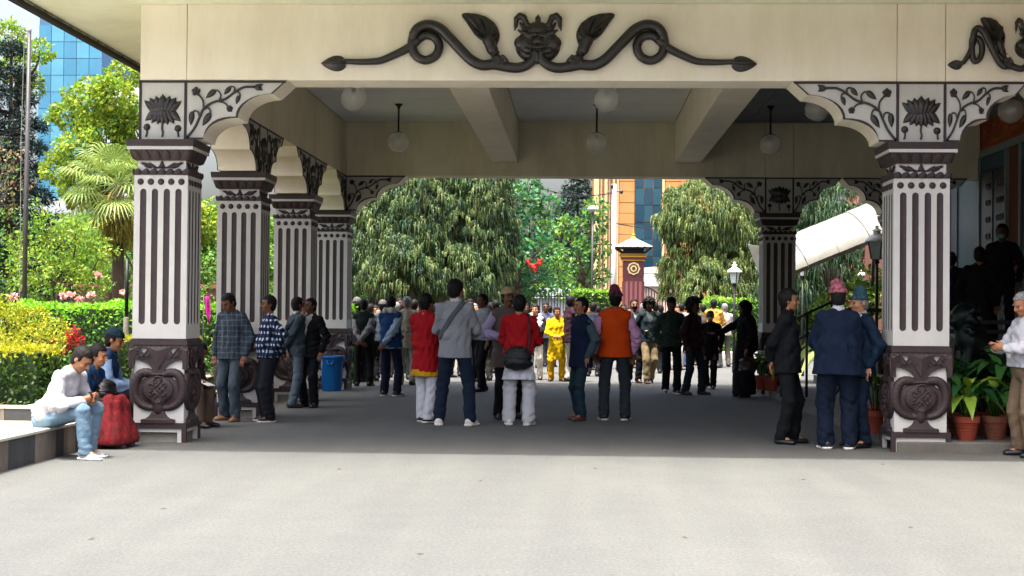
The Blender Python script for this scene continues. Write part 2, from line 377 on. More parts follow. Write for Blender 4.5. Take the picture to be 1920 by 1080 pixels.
beam_run('side_beam', HB + .002, S3 - HB - .002, XL - HB, XL + HB - .02, ZB, ZC, edges(ROWS), 'y', INNER)
for a, b in ((-1.62, -1.13), (1.75, 2.22)): MB().box(a, b, HB + .002, S3 - HB - .002, 4.23, ZC).build('ceiling_beam', CREAM, port, bevel=.012)
for x0, x1 in ((XL + HB - .015, -1.625), (-1.125, 1.745)): MB().box(x0, x1, HB, S3 - HB, ZC, ZC + .1).build('ceiling', CEILM, port)
MB().box(2.225, 7.3, HB, S3 - HB, ZC + .03, ZC + .12).build('ceiling', CEILM, port)
TILE = mat('ceiling_tile_paint', '#8a9294', rough=.9, vary=.1, scale=3)
tm = MB().box(-.418, .418, -.302, .302, 0, .03).mesh('ceiling_tile', TILE)
for i in range(6):
    for j in range(17):
        o = bpy.data.objects.new('ceiling_tile', tm); COL.objects.link(o); o.parent = port; o.location = (2.66 + i * .846, .58 + j * .63, ZC)
# eaves: a flat slab with a thin dark weathered edge
EX, EY0, EY1 = -6.03, -2.26, S3 + 2.05
for x0, x1, y0, y1 in ((EX, 9.6, EY0, -HB - .002), (EX, 9.6, S3 + HB + .002, EY1), (EX, XL - HB - .002, -HB, S3 + HB)):
    MB().box(x0, x1, y0, y1, ZS, ZC + .13).build('eave_soffit', SOFFIT, port)
MB().box(EX - .01, 9.61, EY0 - .01, EY1 + .01, ZC + .135, ZC + .36).build('roof_slab', mat('roof_paint', '#8d8878', rough=.9, vary=.3, scale=2), port)
EDGE = mat('weathered_eave_edge', '#c9c4b2', rough=.9, col2='#2a2624', scale=5, cov=.52, stretch=(1, 1, 6))
for x0, x1, y0, y1 in ((EX - .05, EX - .012, EY0 - .05, EY1 + .05), (EX - .01, 9.6, EY0 - .05, EY0 - .012), (EX - .01, 9.6, EY1 + .012, EY1 + .05)):
    MB().box(x0, x1, y0, y1, ZS - .035, ZC + .2).build('eave_edge', EDGE, port)
    MB().box(x0 - .02, x1 + .02, y0 - .02, y1 + .02, ZS - .085, ZS - .037).build('drip_edge', mat('black_drip', '#1c1a19', rough=.8), port)
# ---------------------------------------------------------------- columns
def stadium(w, h, n=7):
    """rounded-end slot outline, centred, of width w and height h; starts at the bottom right corner region and runs anticlockwise"""
    r = w / 2; z = h / 2 - r
    return [(r * math.cos(a), z + r * math.sin(a)) for a in np.linspace(0, PI, n)] + [(-r * math.cos(a), -z - r * math.sin(a)) for a in np.linspace(0, PI, n)]
def slot_cell(mb, cx, x0, x1, z0, z1, w, sz0, sz1, y, dep):
    """a rectangle of wall skin round one slot, with the slot's cheeks"""
    sc = (sz0 + sz1) / 2; st = [(cx + a, sc + b) for a, b in stadium(w, sz1 - sz0)]; n = len(st); rect = []
    for k, (a, b) in enumerate(st):
        h = n // 2
        if k < h: t = k / (h - 1); rect.append((x1, z1) if t < .34 else (x0, z1) if t > .66 else (x1 + (x0 - x1) * (t - .34) / .32, z1))
        else: t = (k - h) / (h - 1); rect.append((x0, z0) if t < .34 else (x1, z0) if t > .66 else (x0 + (x1 - x0) * (t - .34) / .32, z0))
    vs = [(a, y, b) for a, b in rect] + [(a, y, b) for a, b in st] + [(a, y + dep, b) for a, b in st]; fs = []
    for k in range(n):
        j = (k + 1) % n; fs += [(k, j, j + n, k + n), (k + n, j + n, j + 2 * n, k + 2 * n)]
    mb.add(vs, fs)
def face_copies(name, mesh, parent, m=None):
    """the same carved piece on the four faces of a square column"""
    for q in range(4):
        o = bpy.data.objects.new(name, mesh); COL.objects.link(o); o.parent = parent; o.rotation_euler = (0, 0, q * PI / 2)
def petal(mb, bx, bz, tx, tz, wd, y, h, n=7):
    """one raised pointed petal from base to tip, ridge proud by h"""
    d = np.array((tx - bx, tz - bz)); L = np.hypot(*d); d = d / L; p = np.array((-d[1], d[0])); vs = []; fs = []
    for i in range(n):
        t = i / (n - 1); wv = wd * (math.sin(PI * min(1, .12 + .88 * (t ** .8))) ** .8 if t < 1 else 0)
        c = np.array((bx, bz)) + d * L * t
        for s, hh in ((-1, .0), (-.5, .75), (0, 1), (.5, .75), (1, .0)):
            q = c + p * wv * s; vs.append((q[0], y - .003 - h * hh * (.5 + .5 * math.sin(PI * min(1, t + .12))), q[1]))
    for i in range(n - 1):
        for k in range(4): a = i * 5 + k; fs.append((a, a + 1, a + 6, a + 5))
    mb.add(vs, fs)
def make_lotus():
    mb = MB(); y = -HB; k = 1 / 923.0   # zoomed picture units to metres
    def P(u, v): return (u - 442) * k, ZB - (v - 45) * k
    cx, cz = P(442, 355)
    for i, (tu, tv, wd) in enumerate(((250, 255, 24), (632, 258, 24), (305, 228, 28), (578, 222, 28), (368, 210, 30), (512, 206, 30), (440, 190, 36))):
        tx, tz = P(tu, tv); petal(mb, cx + (tx - cx) * .30, cz - .012, tx, tz, wd * k * 1.75, y, .024 + .004 * i, 8)
    for i, (tu, tv, wd) in enumerate(((262, 462, 26), (628, 466, 26), (330, 485, 26), (560, 492, 26), (390, 495, 26), (495, 503, 26), (442, 500, 34))):
        tx, tz = P(tu, tv); petal(mb, cx + (tx - cx) * .28, cz + .012, tx, tz, wd * k * 1.7, y, .024 + .004 * i, 8)
    for pts in (((442, 490), (436, 540), (446, 580), (438, 622)), ((280, 545), (282, 590), (272, 622)), ((598, 550), (602, 590), (606, 622))):
        mb.tube(spline([(*P(*q),) for q in pts], 3) and [(a, y - .008, b) for a, b in spline([P(*q) for q in pts], 3)], .011)
    for u, v in ((280, 525), (598, 538)):
        a, b = P(u, v); mb.add(*disc(a, b, y, .039, .03)); mb.add(*disc(a, b, y - .022, .016, .014))
    return mb
def disc(cx, cz, y, r, h, n=14):
    """a low domed boss standing proud of a -Y face"""
    vs = [(cx, y - h, cz)]; fs = []
    for q, (rr, hh) in enumerate(((.45, .92), (.8, .65), (1, .15), (1, -.1))):
        for k in range(n): a = 2 * PI * k / n; vs.append((cx + r * rr * math.cos(a), y - h * hh, cz + r * rr * math.sin(a)))
    for k in range(n): fs.append((0, 1 + (k + 1) % n, 1 + k))
    for q in range(3):
        for k in range(n): a = 1 + q * n + k; b = 1 + q * n + (k + 1) % n; fs.append((a, b, b + n, a + n))
    return vs, fs
def knot(mb, cx, cz, r, y):
    """the endless knot in raised cord"""
    s = r / 3
    P = lambda a, b: (cx + (a - b) * s * .72, y, cz + (a + b) * s * .72)
    loops = [((-2.3, -1), (-1, -1), (1, -1), (2.2, -1), (2.7, -.5), (2.2, 0), (1, 0), (-1, 0), (-2.2, 0), (-2.7, .5), (-2.2, 1), (-1, 1), (1, 1), (2.3, 1)),
             ((-1, -2.3), (-1, -1), (-1, 1), (-1, 2.2), (-.5, 2.7), (0, 2.2), (0, 1), (0, -1), (0, -2.2), (.5, -2.7), (1, -2.2), (1, -1), (1, 1), (1, 2.3))]
    for i, l in enumerate(loops):
        pts = spline([P(a, b) for a, b in l], 4); pts = [(p[0], p[1] - .006 * math.sin(q * 1.1 + i * PI), p[2]) for q, p in enumerate(pts)]
        mb.tube(pts, .0105, 7)
    mb.tube(spline([P(2.3, 1), P(3, 1.6), P(2.6, 2.6), P(1.6, 3), P(1, 2.3)], 4), .0105, 7); mb.tube(spline([P(-2.3, -1), P(-3, -1.6), P(-2.6, -2.6), P(-1.6, -3), P(-1, -2.3)], 4), .0105, 7)
def make_vase():
    """vase of plenty with two fish round an endless knot: carved relief on the pedestal face (y = -half width)"""
    y = -.2775; S = SDF()
    S.ell((0, y + .004, .572), (.232, .038, .178), k=.01)
    S.ell((0, y - .034, .575), (.172, .02, .142), k=.006)
    for sx in (-1, 1):
        pts = [(sx * .055, .742), (sx * .13, .765), (sx * .205, .745), (sx * .252, .68), (sx * .268, .585), (sx * .252, .49), (sx * .195, .415), (sx * .11, .375), (sx * .02, .372)]
        pts = spline([(a, y + .0, b) for a, b in pts], 2); n = len(pts)
        rad = [.018 + .034 * math.sin(PI * min(1, (i + 2.2) / n * .95)) ** .6 for i in range(n)]; S.path(pts, rad, k=.008)
        for i in range(3, n - 3):
            p = np.array(pts[i]); S.ell((p[0] + sx * .014, y - .036, p[2]), (.017, .010, .013), k=.004)
        S.ell((sx * .135, y - .036, .742), (.017, .012, .017), k=.004)
        S.cap((sx * .03, y - .012, .738), (sx * .10, y - .02, .752), .012, .02, k=.006)
    S.ell((0, y - .02, .372), (.045, .03, .05), k=.006)
    S.cap((0, y - .0, .43), (0, y - .0, .33), .055, .04, k=.03, lat=(1, 0, 0), st=1.2)
    sp = S
    return sp
def make_foot():
    mb = MB(); y = -.2775; prof = [(.065, .345), (.075, .32), (.10, .285), (.135, .26), (.185, .25)]
    for i in range(len(prof) - 1):
        (a, za), (b, zb) = prof[i], prof[i + 1]; d = .028 + .004 * i
        mb.add([(-a, y - d, za), (a, y - d, za), (b, y - d - .004, zb), (-b, y - d - .004, zb), (-a, y + .01, za), (a, y + .01, za), (b, y + .01, zb), (-b, y + .01, zb)], [(0, 3, 2, 1), (0, 4, 7, 3), (1, 2, 6, 5), (0, 1, 5, 4)])
    mb.box(-.185, .185, y - .05, y + .01, .212, .248)
    return mb
def make_neck():
    mb = MB(); y = -.2775
    # flaring neck above the vase, spreading into the collar
    prof = [(.085, .735), (.062, .77), (.075, .81), (.11, .85), (.175, .885), (.25, .905)]
    for i in range(len(prof) - 1):
        (a, za), (b, zb) = prof[i], prof[i + 1]; d = .03
        mb.add([(-a, y - d, za), (a, y - d, za), (b, y - d, zb), (-b, y - d, zb), (-a, y + .01, za), (a, y + .01, za), (b, y + .01, zb), (-b, y + .01, zb)], [(0, 1, 2, 3), (0, 3, 7, 4), (1, 5, 6, 2)])
    mb.tube([(-.088, y - .03, .745), (.088, y - .03, .745)], .012, 8)
    return mb
def make_collar():
    """collar band hung with pointed leaves"""
    mb = MB(); y = -.2775
    mb.box(-.315, .315, y - .034, y + .01, .905, .955)
    mb.box(-.315, .315, y - .03, y + .01, 1.03, 1.062)
    for c, w_, tip in ((-.3, .1, .80), (0, .16, .80), (.3, .1, .80)):
        x0, x1 = max(-.325, c - w_), min(.325, c + w_)
        cx = c if c == 0 else (-.318 if c < 0 else .318)
        vs = [(x0, y - .03, 1.055), (x1, y - .03, 1.055), (cx, y - .05, tip), (cx, y - .062, 1.0), (x0, y + .01, 1.055), (x1, y + .01, 1.055), (cx, y + .01, tip)]
        mb.add(vs, [(0, 3, 1), (0, 2, 3), (1, 3, 2), (0, 4, 6, 2), (1, 2, 6, 5), (0, 1, 5, 4)])
    for s in (-1, 1):
        for a in (0, 1):   # crossing strap leaves and little curls
            x0 = s * (.05 + .22 * a); x1 = s * (.16 - .0 * a)
            mb.add([(x0 - .03, y - .028, 1.055), (x0 + .03, y - .028, 1.055), (x1 + .03, y - .04, .93), (x1 - .03, y - .04, .93)], [(0, 3, 2, 1)])
            mb.tube([(x0 - .03, y - .034, 1.055), (x1 - .03, y - .044, .93)], .006, 5); mb.tube([(x0 + .03, y - .034, 1.055), (x1 + .03, y - .044, .93)], .006, 5)
        pts = [(s * (.235 + .03 * math.cos(t) * (1 - t / 9)), y - .044, .985 + .022 * math.sin(t) * (1 - t / 9)) for t in np.linspace(0, 8, 14)]; mb.tube(pts, .006, 5)
    for c in (-.2, -.06, .06, .2):
        mb.tube(spline([(c - .03, y - .04, .93), (c, y - .046, .945), (c + .035, y - .04, .92)], 3), .007, 5)
    return mb
def scallop(w, z0, z1, y, n, proud=.02, point=False):
    """rope / egg-and-dart course"""
    mb = MB(); st = w / n
    for i in range(n):
        c = -w / 2 + st * (i + .5)
        S = 6; vs = []; fs = []
        for a in range(S + 1):
            th = PI * a / S
            for b in range(4):
                t = b / 3; zz = z0 + (z1 - z0) * t; rr = st * .47 * (1 if t < .5 else math.sqrt(max(0, 1 - ((t - .5) / .5) ** 2 * .9)))
                vs.append((c + rr * math.cos(th) + (.2 * st * t if not point else 0), y - proud * math.sin(th) * (.6 + .4 * math.sin(PI * t)) - .002, zz))
        for a in range(S):
            for b in range(3): q = a * 4 + b; fs.append((q, q + 4, q + 5, q + 1))
        mb.add(vs, fs)
    return mb
def make_leaf_frieze():
    mb = MB(); y = -.266
    for s in (-1, 1):
        for i, (a, b, c, d, wv) in enumerate(((.05, 3.012, .235, 3.075, .016), (.07, 3.01, .15, 3.072, .016), (.11, 3.012, .2, 3.03, .014), (.14, 3.03, .245, 3.062, .012), (.04, 3.01, .12, 3.025, .012))):
            petal(mb, s * a, b, s * c, d, wv, y, .016)
        mb.tube(spline([(s * .035, y - .006, 3.012), (s * .12, y - .012, 3.026), (s * .22, y - .012, 3.068)], 3), .008, 6)
    mb.add(*disc(0, 3.035, y, .03, .022)); mb.add(*disc(0, 3.068, y, .018, .018)); mb.add(*disc(-.026, 3.018, y, .016, .016)); mb.add(*disc(.026, 3.018, y, .016, .016))
    return mb
def make_column_meshes():
    D = {}
    # base with its recessed panels
    b = MB(); w_ = .315
    b.box(-w_, w_, -w_, w_, .155, .212)
    for sx in (-1, 1):
        for sy in (-1, 1): b.box(sx * w_ - (.05 if sx > 0 else 0), sx * w_ + (.05 if sx < 0 else 0), sy * w_ - (.05 if sy > 0 else 0), sy * w_ + (.05 if sy < 0 else 0), -.02, .155)
    D['base_frame'] = (b.mesh('base_frame', BROWN), 1)
    b = MB()
    for q in range(4):
        c, s = [(1, 0), (0, 1), (-1, 0), (0, -1)][q]
        for x0, x1, z0, z1 in ((-.262, -.215, -.02, .152), (.215, .262, -.02, .152), (-.213, .213, .112, .152)):
            bb = MB().box(x0, x1, -.296, -.25, z0, z1); b.add([(x * c - y * s, x * s + y * c, z) for x, y, z in bb.v], bb.f)
    D['base_panel_frame'] = (b.mesh('base_panel_frame', WHITE), 1)
    D['base_core'] = (MB().box(-.25, .25, -.25, .25, -.02, .153).mesh('base_core', STONE), 1)
    D['pedestal'] = (MB().box(-.2775, .2775, -.2775, .2775, .213, 1.06).mesh('pedestal', WHITE), 1)
    # the carved pieces, one per face
    V, Q = snets(*make_vase().grid(.011)); o = npmesh('vase_relief', V, Q, BROWN, None, True); D['vase_relief'] = (o.data, 4); bpy.data.objects.remove(o)
    D['vase_foot'] = (make_foot().mesh('vase_foot', BROWN), 4)
    D['vase_neck'] = (make_neck().mesh('vase_neck', BROWN), 4)
    kb = MB(); knot(kb, 0, .578, .115, -.2775 - .052); D['endless_knot'] = (kb.mesh('endless_knot', BROWN, True), 4)
    D['leaf_collar'] = (make_collar().mesh('leaf_collar', BROWN), 4)
    b = MB().box(-.318, .318, -.318, .318, 1.065, 1.118); b.box(-.305, .305, -.305, .305, 1.118, 1.135); D['pedestal_band'] = (b.mesh('pedestal_band', BROWN), 1)
    # shaft with real grooves
    W = .2975; b = MB(); f = MB(); xs = np.linspace(-W, W, 5); cs = [-.195, -.066, .066, .195]
    for k in range(4): slot_cell(f, cs[k], xs[k], xs[k + 1], 1.135, 2.93, .071, 1.29, 2.78, -W, .012)
    for q in range(4):
        c, s = [(1, 0), (0, 1), (-1, 0), (0, -1)][q]; b.add([(x * c - y * s, x * s + y * c, z) for x, y, z in f.v], f.f)
    b.box(-W + .0125, W - .0125, -W + .0125, W - .0125, 1.13, 2.935); D['shaft'] = (b.mesh('shaft', WHITE), 1)
    fl = MB(); st = stadium(.0705, 1.4895); n = len(st); y0 = -W + .0035
    fl.add([(a, y0, 2.035 + z) for a, z in st] + [(a * .3, y0 + .004, 2.035 + z * .97) for a, z in st] + [(0, y0 + .005, 2.035)], [(k, (k + 1) % n, (k + 1) % n + n, k + n) for k in range(n)] + [(k + n, (k + 1) % n + n, 2 * n) for k in range(n)])
    D['flute'] = (fl.mesh('flute', BROWN), 'flute', cs)
    D['stud'] = (MB().add(*disc(0, 2.855, -W, .036, .022)).mesh('stud', BROWN, True), 'stud', [-.226, -.113, 0, .113, .226])
    D['rope_course'] = (scallop(.63, 2.935, 3.0, -.302, 7).mesh('rope_course', BROWN, True, 50), 4)
    D['rope_bed'] = (MB().box(-.303, .303, -.303, .303, 2.93, 2.972).mesh('rope_bed', BROWN), 1)
    D['frieze'] = (MB().box(-.266, .266, -.266, .266, 2.972, 3.09).mesh('frieze', WHITE), 1)
    D['leaf_frieze'] = (make_leaf_frieze().mesh('leaf_frieze', BROWN, True), 4)
    D['cornice'] = (MB().frustum(.58, .58, 3.09, .69, .69, 3.205).mesh('cornice', BROWN), 1)
    cf = scallop(.64, 0, .10, 0, 6, .018, True)
    D['egg_course'] = (MB().add([(x * (1 + .12 * z / .1), y - .292 - .052 * z / .1, 3.1 + z) for x, y, z in cf.v], cf.f).mesh('egg_course', BROWN, True, 50), 4)
    D['white_fillet'] = (MB().box(-.364, .364, -.364, .364, 3.205, 3.24).mesh('white_fillet', WHITE), 1)
    D['abacus'] = (MB().frustum(.735, .735, 3.241, .755, .755, 3.315).mesh('abacus', BROWN), 1)
    D['impost'] = (MB().box(-HB, HB, -HB, HB, 3.315, ZB - .002).mesh('impost', WHITE), 1)
    b = MB(); t = .022; y = -HB
    b.box(-HB - .006, -HB + t, y - .008, y + .006, 3.316, ZB - .005); b.box(HB - t, HB + .006, y - .008, y + .006, 3.316, ZB - .005); b.box(-HB + t, HB - t, y - .008, y + .006, ZB - .03, ZB - .005)
    D['panel_frame'] = (b.mesh('panel_frame', BROWN), 4)
    D['lotus_relief'] = (make_lotus().mesh('lotus_relief', DARKREL, True), 4)
    return D
CMESH = make_column_meshes()
def bracket_outline(n=9):
    p = [(0, 0), (1.115, 0), (.955, -.145)]
    p += [(.955 - .38 * math.sin(t), -.41 + .265 * math.cos(t)) for t in np.linspace(0, PI / 2, n)][1:]
    p += [(.575 - .38 * math.sin(t), -.65 + .24 * math.cos(t)) for t in np.linspace(0, PI / 2, n)]
    return p + [(0, -.65)]
def leafpiece(mb, u, v, tu, tv, wd, P, y):
    a, b = P(u, v), P(tu, tv); petal(mb, a[0], a[1], b[0], b[1], wd, y, .022)
def make_vine(y, cut=0.0):
    """flowering stem carved on the bracket"""
    mb = MB(); k = 1 / 513.0; P = lambda u, v: ((u - 1040) * k, -(v - 445) * k)
    def stem(pts, r): mb.tube([(a, y - .012, b) for a, b in spline([P(*q) for q in pts], 4)], r, 7)
    stem(((1046, 770), (1090, 715), (1118, 655), (1142, 605), (1195, 570), (1265, 550), (1320, 510), (1370, 484), (1432, 482)), .0135)
    stem(((1140, 605), (1136, 560), (1110, 525)), .010); stem(((1228, 562), (1238, 530), (1222, 505), (1200, 503)), .009); stem(((1312, 515), (1316, 490), (1302, 480), (1280, 486)), .009)
    stem(((1326, 508), (1345, 520), (1346, 545)), .008); stem(((1225, 565), (1262, 575), (1285, 600)), .009); stem(((1118, 655), (1108, 622), (1085, 620), (1074, 640)), .009); stem(((1140, 610), (1168, 602), (1180, 630), (1168, 655)), .009)
    for u, v, tu, tv, wd in ((1206, 500, 1152, 545, .034), (1290, 484, 1255, 525, .028), (1340, 530, 1325, 580, .026), (1074, 622, 1068, 700, .034), (1178, 632, 1135, 702, .038)): leafpiece(mb, u, v, tu, tv, wd, P, y)
    for u, v, r in ((1095, 508, .046), (1288, 605, .034)):
        cx, cz = P(u, v)
        for a in range(5): mb.add(*disc(cx + r * .62 * math.cos(a * 1.257 + .3), cz + r * .62 * math.sin(a * 1.257 + .3), y, r * .52, .022, 10))
        mb.add(*disc(cx, cz, y - .012, r * .42, .02, 10))
    for tu, tv in ((1478, 466), (1476, 500), (1470, 483)): leafpiece(mb, 1428, 483, tu, tv, .022, P, y)
    return mb
def make_bracket(scale=1.0):
    po = [(a * scale, b) for a, b in bracket_outline()]
    body = MB().prism(po, -HB + .004, HB - .004).mesh('bracket', CREAM); sides = []
    for s in (-1, 1):
        face = MB(); rim = MB(); vine = MB(); y = s * (HB - .004)
        face.add([(a * .985, y + s * .002, b * .985 - .005) for a, b in po], [tuple(range(len(po)))])
        m = po[1:-1]; c = (.25 * scale, -.25)
        def inn(x, z):
            vx, vz = c[0] - x, c[1] - z; l = math.hypot(vx, vz); return x + vx / l * .026, z + vz / l * .026
        for i in range(len(m) - 1):
            (a, b), (d, e) = m[i], m[i + 1]; A, B2 = inn(a, b), inn(d, e)
            rim.add([(a, y + s * .012, b), (d, y + s * .012, e), (B2[0], y + s * .012, B2[1]), (A[0], y + s * .012, A[1]), (A[0], y, A[1]), (B2[0], y, B2[1]), (a, y, b), (d, y, e)], [(0, 1, 2, 3), (3, 2, 5, 4), (0, 6, 7, 1)])
        y0, y1 = (y - .001, y + .0125) if s > 0 else (y - .0125, y + .001)
        rim.box(0, 1.10 * scale, y0, y1, -.026, -.002); rim.box(0, .19 * scale, y0, y1, -.65, -.63)
        v = make_vine(-HB); vine.add([((a * scale, b, c_) if s < 0 else (a * scale, -b, c_)) for a, b, c_ in v.v], v.f)
        sides.append((face.mesh('painted_face', WHITE), rim.mesh('rim', BROWN), vine.mesh('vine_relief', DARKREL, True)))
    return body, sides
BR = {1.0: make_bracket(1.0), .79: make_bracket(.785)}
def link(name, me, parent, loc=(0, 0, 0), rz=0):
    o = bpy.data.objects.new(name, me); COL.objects.link(o); o.parent = parent; o.location = loc; o.rotation_euler = (0, 0, rz); return o
def column(x, y, label, brackets):
    c = thing('column', label, 'column', (x, y, 0), 0, 'painted columns carrying the portico')
    pts = {}
    for name, D in CMESH.items():
        if D[1] == 1: pts[name] = link(name, D[0], c)
        elif D[1] == 4:
            for q in range(4): link(name, D[0], pts['pedestal'] if name in ('vase_relief', 'vase_foot', 'vase_neck', 'endless_knot') else pts['impost'] if name in ('panel_frame', 'lotus_relief') else c, (0, 0, 0), q * PI / 2)
        else:
            for q in range(4):
                for d in D[2]:
                    a = q * PI / 2; link(name, D[0], pts['shaft'], (d * math.cos(a), d * math.sin(a), 0), a)
    for a, sc in brackets:
        b = BR[sc]; o = link('bracket', b[0], c, (HB * math.cos(R(a)), HB * math.sin(R(a)), ZB - .003), R(a))
        for sd in b[1]:
            for nm, me in zip(('painted_face', 'rim', 'vine_relief'), sd): link(nm, me, o)
    return c
column(XL, ROWS[0], 'front corner column beside the people sitting on the low wall', [(0, 1.0), (90, 1.0)])
column(XL, ROWS[1], 'column of the garden side row behind the man in the grey plaid shirt', [(90, 1.0), (-90, 1.0)])
column(XL, ROWS[2], 'column of the garden side row behind the man in the blue check shirt', [(90, 1.0), (-90, 1.0)])
column(XL, ROWS[3], 'farthest column of the garden side row, next to the blue bin', [(0, 1.0), (-90, 1.0)])
column(XR, ROWS[0], 'front column beside the terracotta plant pots and the men in blue suits', [(180, 1.0), (0, .79)])
column(XR, ROWS[3], 'shaded dark back column behind the man in the black suit', [(180, 1.0), (0, .79)])
column(X3, ROWS[3], 'back column half hidden behind the front column by the pots', [(180, .79), (0, .79)])
column(X3, ROWS[0], 'front column outside the picture beside the entrance steps', [(180, .79), (0, .79)])
# ---------------------------------------------------------------- carved reliefs on the front beam
def frieze(cx, label, grp, sc=1.0, ox=1.0):
    """horned guardian face that swallows two looped serpents held by winged hands"""
    y = -HB; k = 1 / 170.5
    t = thing('guardian_relief', label, 'relief', (cx, 0, 0), 0, grp)
    def P(u, v, s=1): return (s * (u - 1008) * k * sc, 4.065 + (134 - v) * k * (sc if sc == 1 else .93))
    hs = SDF(); q = k * sc; 
    def H(u, v): a, b = P(u, v); return a, b
    def he(u, v, ru, rv, dy, ry, kk=.012, sub=False, rot=None): a, b = H(u, v); hs.ell((a, y - dy, b), (ru * q, ry, rv * q), k=kk, sub=sub, rot=rot)
    def hc(p, r, kk=.012, dy=.03, sub=False):
        pts = [(*H(u, v),) for u, v in p]; hs.path([(a, y - dy, b) for a, b in pts], [x * q for x in r], k=kk, sub=sub)
    he(1008, 84, 42, 34, .0, .10, .02)
    for s in (-1, 1):
        he(1008 + s * 24, 80, 20, 15, .055, .065, .02)            # cheek
        he(1008 + s * 16, 92, 13, 9, .08, .04, .01)
        hc(((1008 + s * 4, 66), (1008 + s * 14, 68), (1008 + s * 28, 62), (1008 + s * 36, 58)), (4, 4.5, 4, 2), .01, .10)   # brow
        he(1008 + s * 13, 71, 7, 4, .085, .03, .006)              # eye
        hc(((1008 + s * 20, 45), (1008 + s * 26, 32), (1008 + s * 34, 29), (1008 + s * 40, 35), (1008 + s * 41, 48), (1008 + s * 43, 57)), (5, 5.5, 5.5, 5, 3.6, 1.2), .008, .05)   # horn
        hc(((1008 + s * 24, 54), (1008 + s * 33, 43)), (6, 2), .006, .05)       # ear
        hc(((1008 + s * 8, 96), (1008 + s * 17, 91), (1008 + s * 19, 84)), (2.5, 2.5, 2), .006, .115)
    he(1008, 55, 22, 16, .02, .08, .02)
    he(1008, 78, 8, 6, .115, .04, .012); he(1003, 80, 5, 4, .125, .02, .006); he(1013, 80, 5, 4, .125, .02, .006)
    hc(((988, 88), (998, 93), (1008, 95), (1018, 93), (1028, 88)), (3, 3.4, 3.4, 3.4, 3), .004, .125, True)     # mouth
    hc(((992, 86), (1000, 89), (1008, 90), (1016, 89), (1024, 86)), (2.2, 2.6, 3, 2.6, 2.2), .006, .12)
    hc(((1008, 44), (1008, 35), (1008, 27)), (5.5, 5, .8), .006, .05)
    hs.fn(lambda X, Y, Z: Y - (y + .02) + 0 * X + 0 * Z)
    hd = hs.build('guardian_face', DARKREL, t, h=.0075)
    to = MB(); to.tube([(*(lambda a: (a[0], y - .10, a[1]))(P(1008, v)),) for v in (98, 108, 114, 121)], [6 * q, 7 * q, 6 * q, .5 * q], 8); 
    to.build('tongue', DARKREL, t, True)
    for u in (996, 1002, 1008, 1014, 1020):
        a, b = P(u, 95); MB().tube([(a, y - .118, b + 3 * q), (a, y - .125, b - (6 if abs(u - 1008) > 10 else 2) * q)], [2.2 * q, .8 * q], 6).build('tooth', DARKREL, t, True)
    for s in (-1, 1):
        sb = [(1003, 96), (1001, 110), (990, 121), (972, 127), (950, 125), (928, 121), (905, 122), (884, 112), (862, 90), (845, 72), (828, 55), (806, 47), (785, 54), (775, 76), (779, 100), (798, 112), (818, 104), (825, 85), (816, 69), (799, 65), (786, 72)]
        tail = [(786, 72), (776, 82), (764, 91), (740, 103), (715, 113), (690, 115), (668, 115), (645, 114)]
        def fix(u):
            if sc == 1: return u
            d = abs(u - 1008); d = d * .76 if d < 210 else 160 + (d - 210) * .40; return 1008 + math.copysign(d, u - 1008)
        rr = lambda i, n: (8.6 + 1.6 * math.sin(PI * min(1, i / n * 1.4)))
        p1 = spline([P(fix(u), v, -s) for u, v in sb], 4); n = len(p1)
        MB().tube([(a, y - .055 - (.028 if i < n * .62 else -.012) , b) for i, (a, b) in enumerate(p1)], [rr(i, n) * k * sc for i in range(n)], 10).build('serpent_body', DARKREL, t, True)
        p2 = spline([P(fix(u), v, -s) for u, v in tail], 4); n2 = len(p2)
        MB().tube([(a, y - .045, b) for a, b in p2], [(9.2 - 4.5 * i / n2) * k * sc for i in range(n2)], 10).build('serpent_tail', DARKREL, t, True)
        lf = MB()
        for (tu, tv, wd) in ((603, 117, .075 * sc), ):
            a = P(fix(650) if sc == 1 else fix(603) + 42, 117, -s); b = P(fix(tu), tv, -s); petal(lf, a[0], a[1], b[0], b[1], .088 * sc, y, .05, 10)
        lf.tube([(*(lambda a: (a[0], y - .05, a[1]))(P(fix(u), v, -s)),) for u, v in (((652, 115), (625, 117), (606, 117)) if sc == 1 else ((690, 115), (650, 117), (608, 117)))], [.026 * sc, .018 * sc, .004], 6)
        lf.build('arrow_leaf', DARKREL, t, True)
        # wing: feathers fanned from the shoulder
        wg = MB(); out = spline([(913, 80), (893, 66), (878, 45), (866, 26), (885, 24), (908, 29), (928, 43), (937, 63), (932, 85)], 4)
        c0 = P(919, 78, -s); vs = [(c0[0], y - .06, c0[1])]; m_ = len(out)
        for rad_ in (.35, .7, 1.0):
            for i, (u, v) in enumerate(out):
                a, b = P(u, v, -s); x = c0[0] + (a - c0[0]) * rad_; z = c0[1] + (b - c0[1]) * rad_; vs.append((x, y - (.06, .058, .03)[int(rad_ * 2.9) - 1 if rad_ < 1 else 2] - .008 * math.sin(i * 1.9), z))
        for i, (u, v) in enumerate(out): a, b = P(u, v, -s); vs.append((a, y + .004, b))
        fs = [(0, 1 + i, 2 + i) for i in range(m_ - 1)]
        for r_ in range(3): fs += [(1 + r_ * m_ + i, 1 + (r_ + 1) * m_ + i, 2 + (r_ + 1) * m_ + i, 2 + r_ * m_ + i) for i in range(m_ - 1)]
        wg.add(vs, fs)
        for fr in (.25, .42, .58, .74):
            e = out[int(fr * (m_ - 1))]; pp = spline([P(917, 76, -s), P((917 + e[0]) / 2 + 6, (76 + e[1]) / 2 - 3, -s), P(e[0] + 3, e[1] + 3, -s)], 3); wg.tube([(a, y - .064, b) for a, b in pp], [.010 * sc] * (len(pp) - 1) + [.003], 5)
        wg.build('wing', DARKREL, t, True, 40)
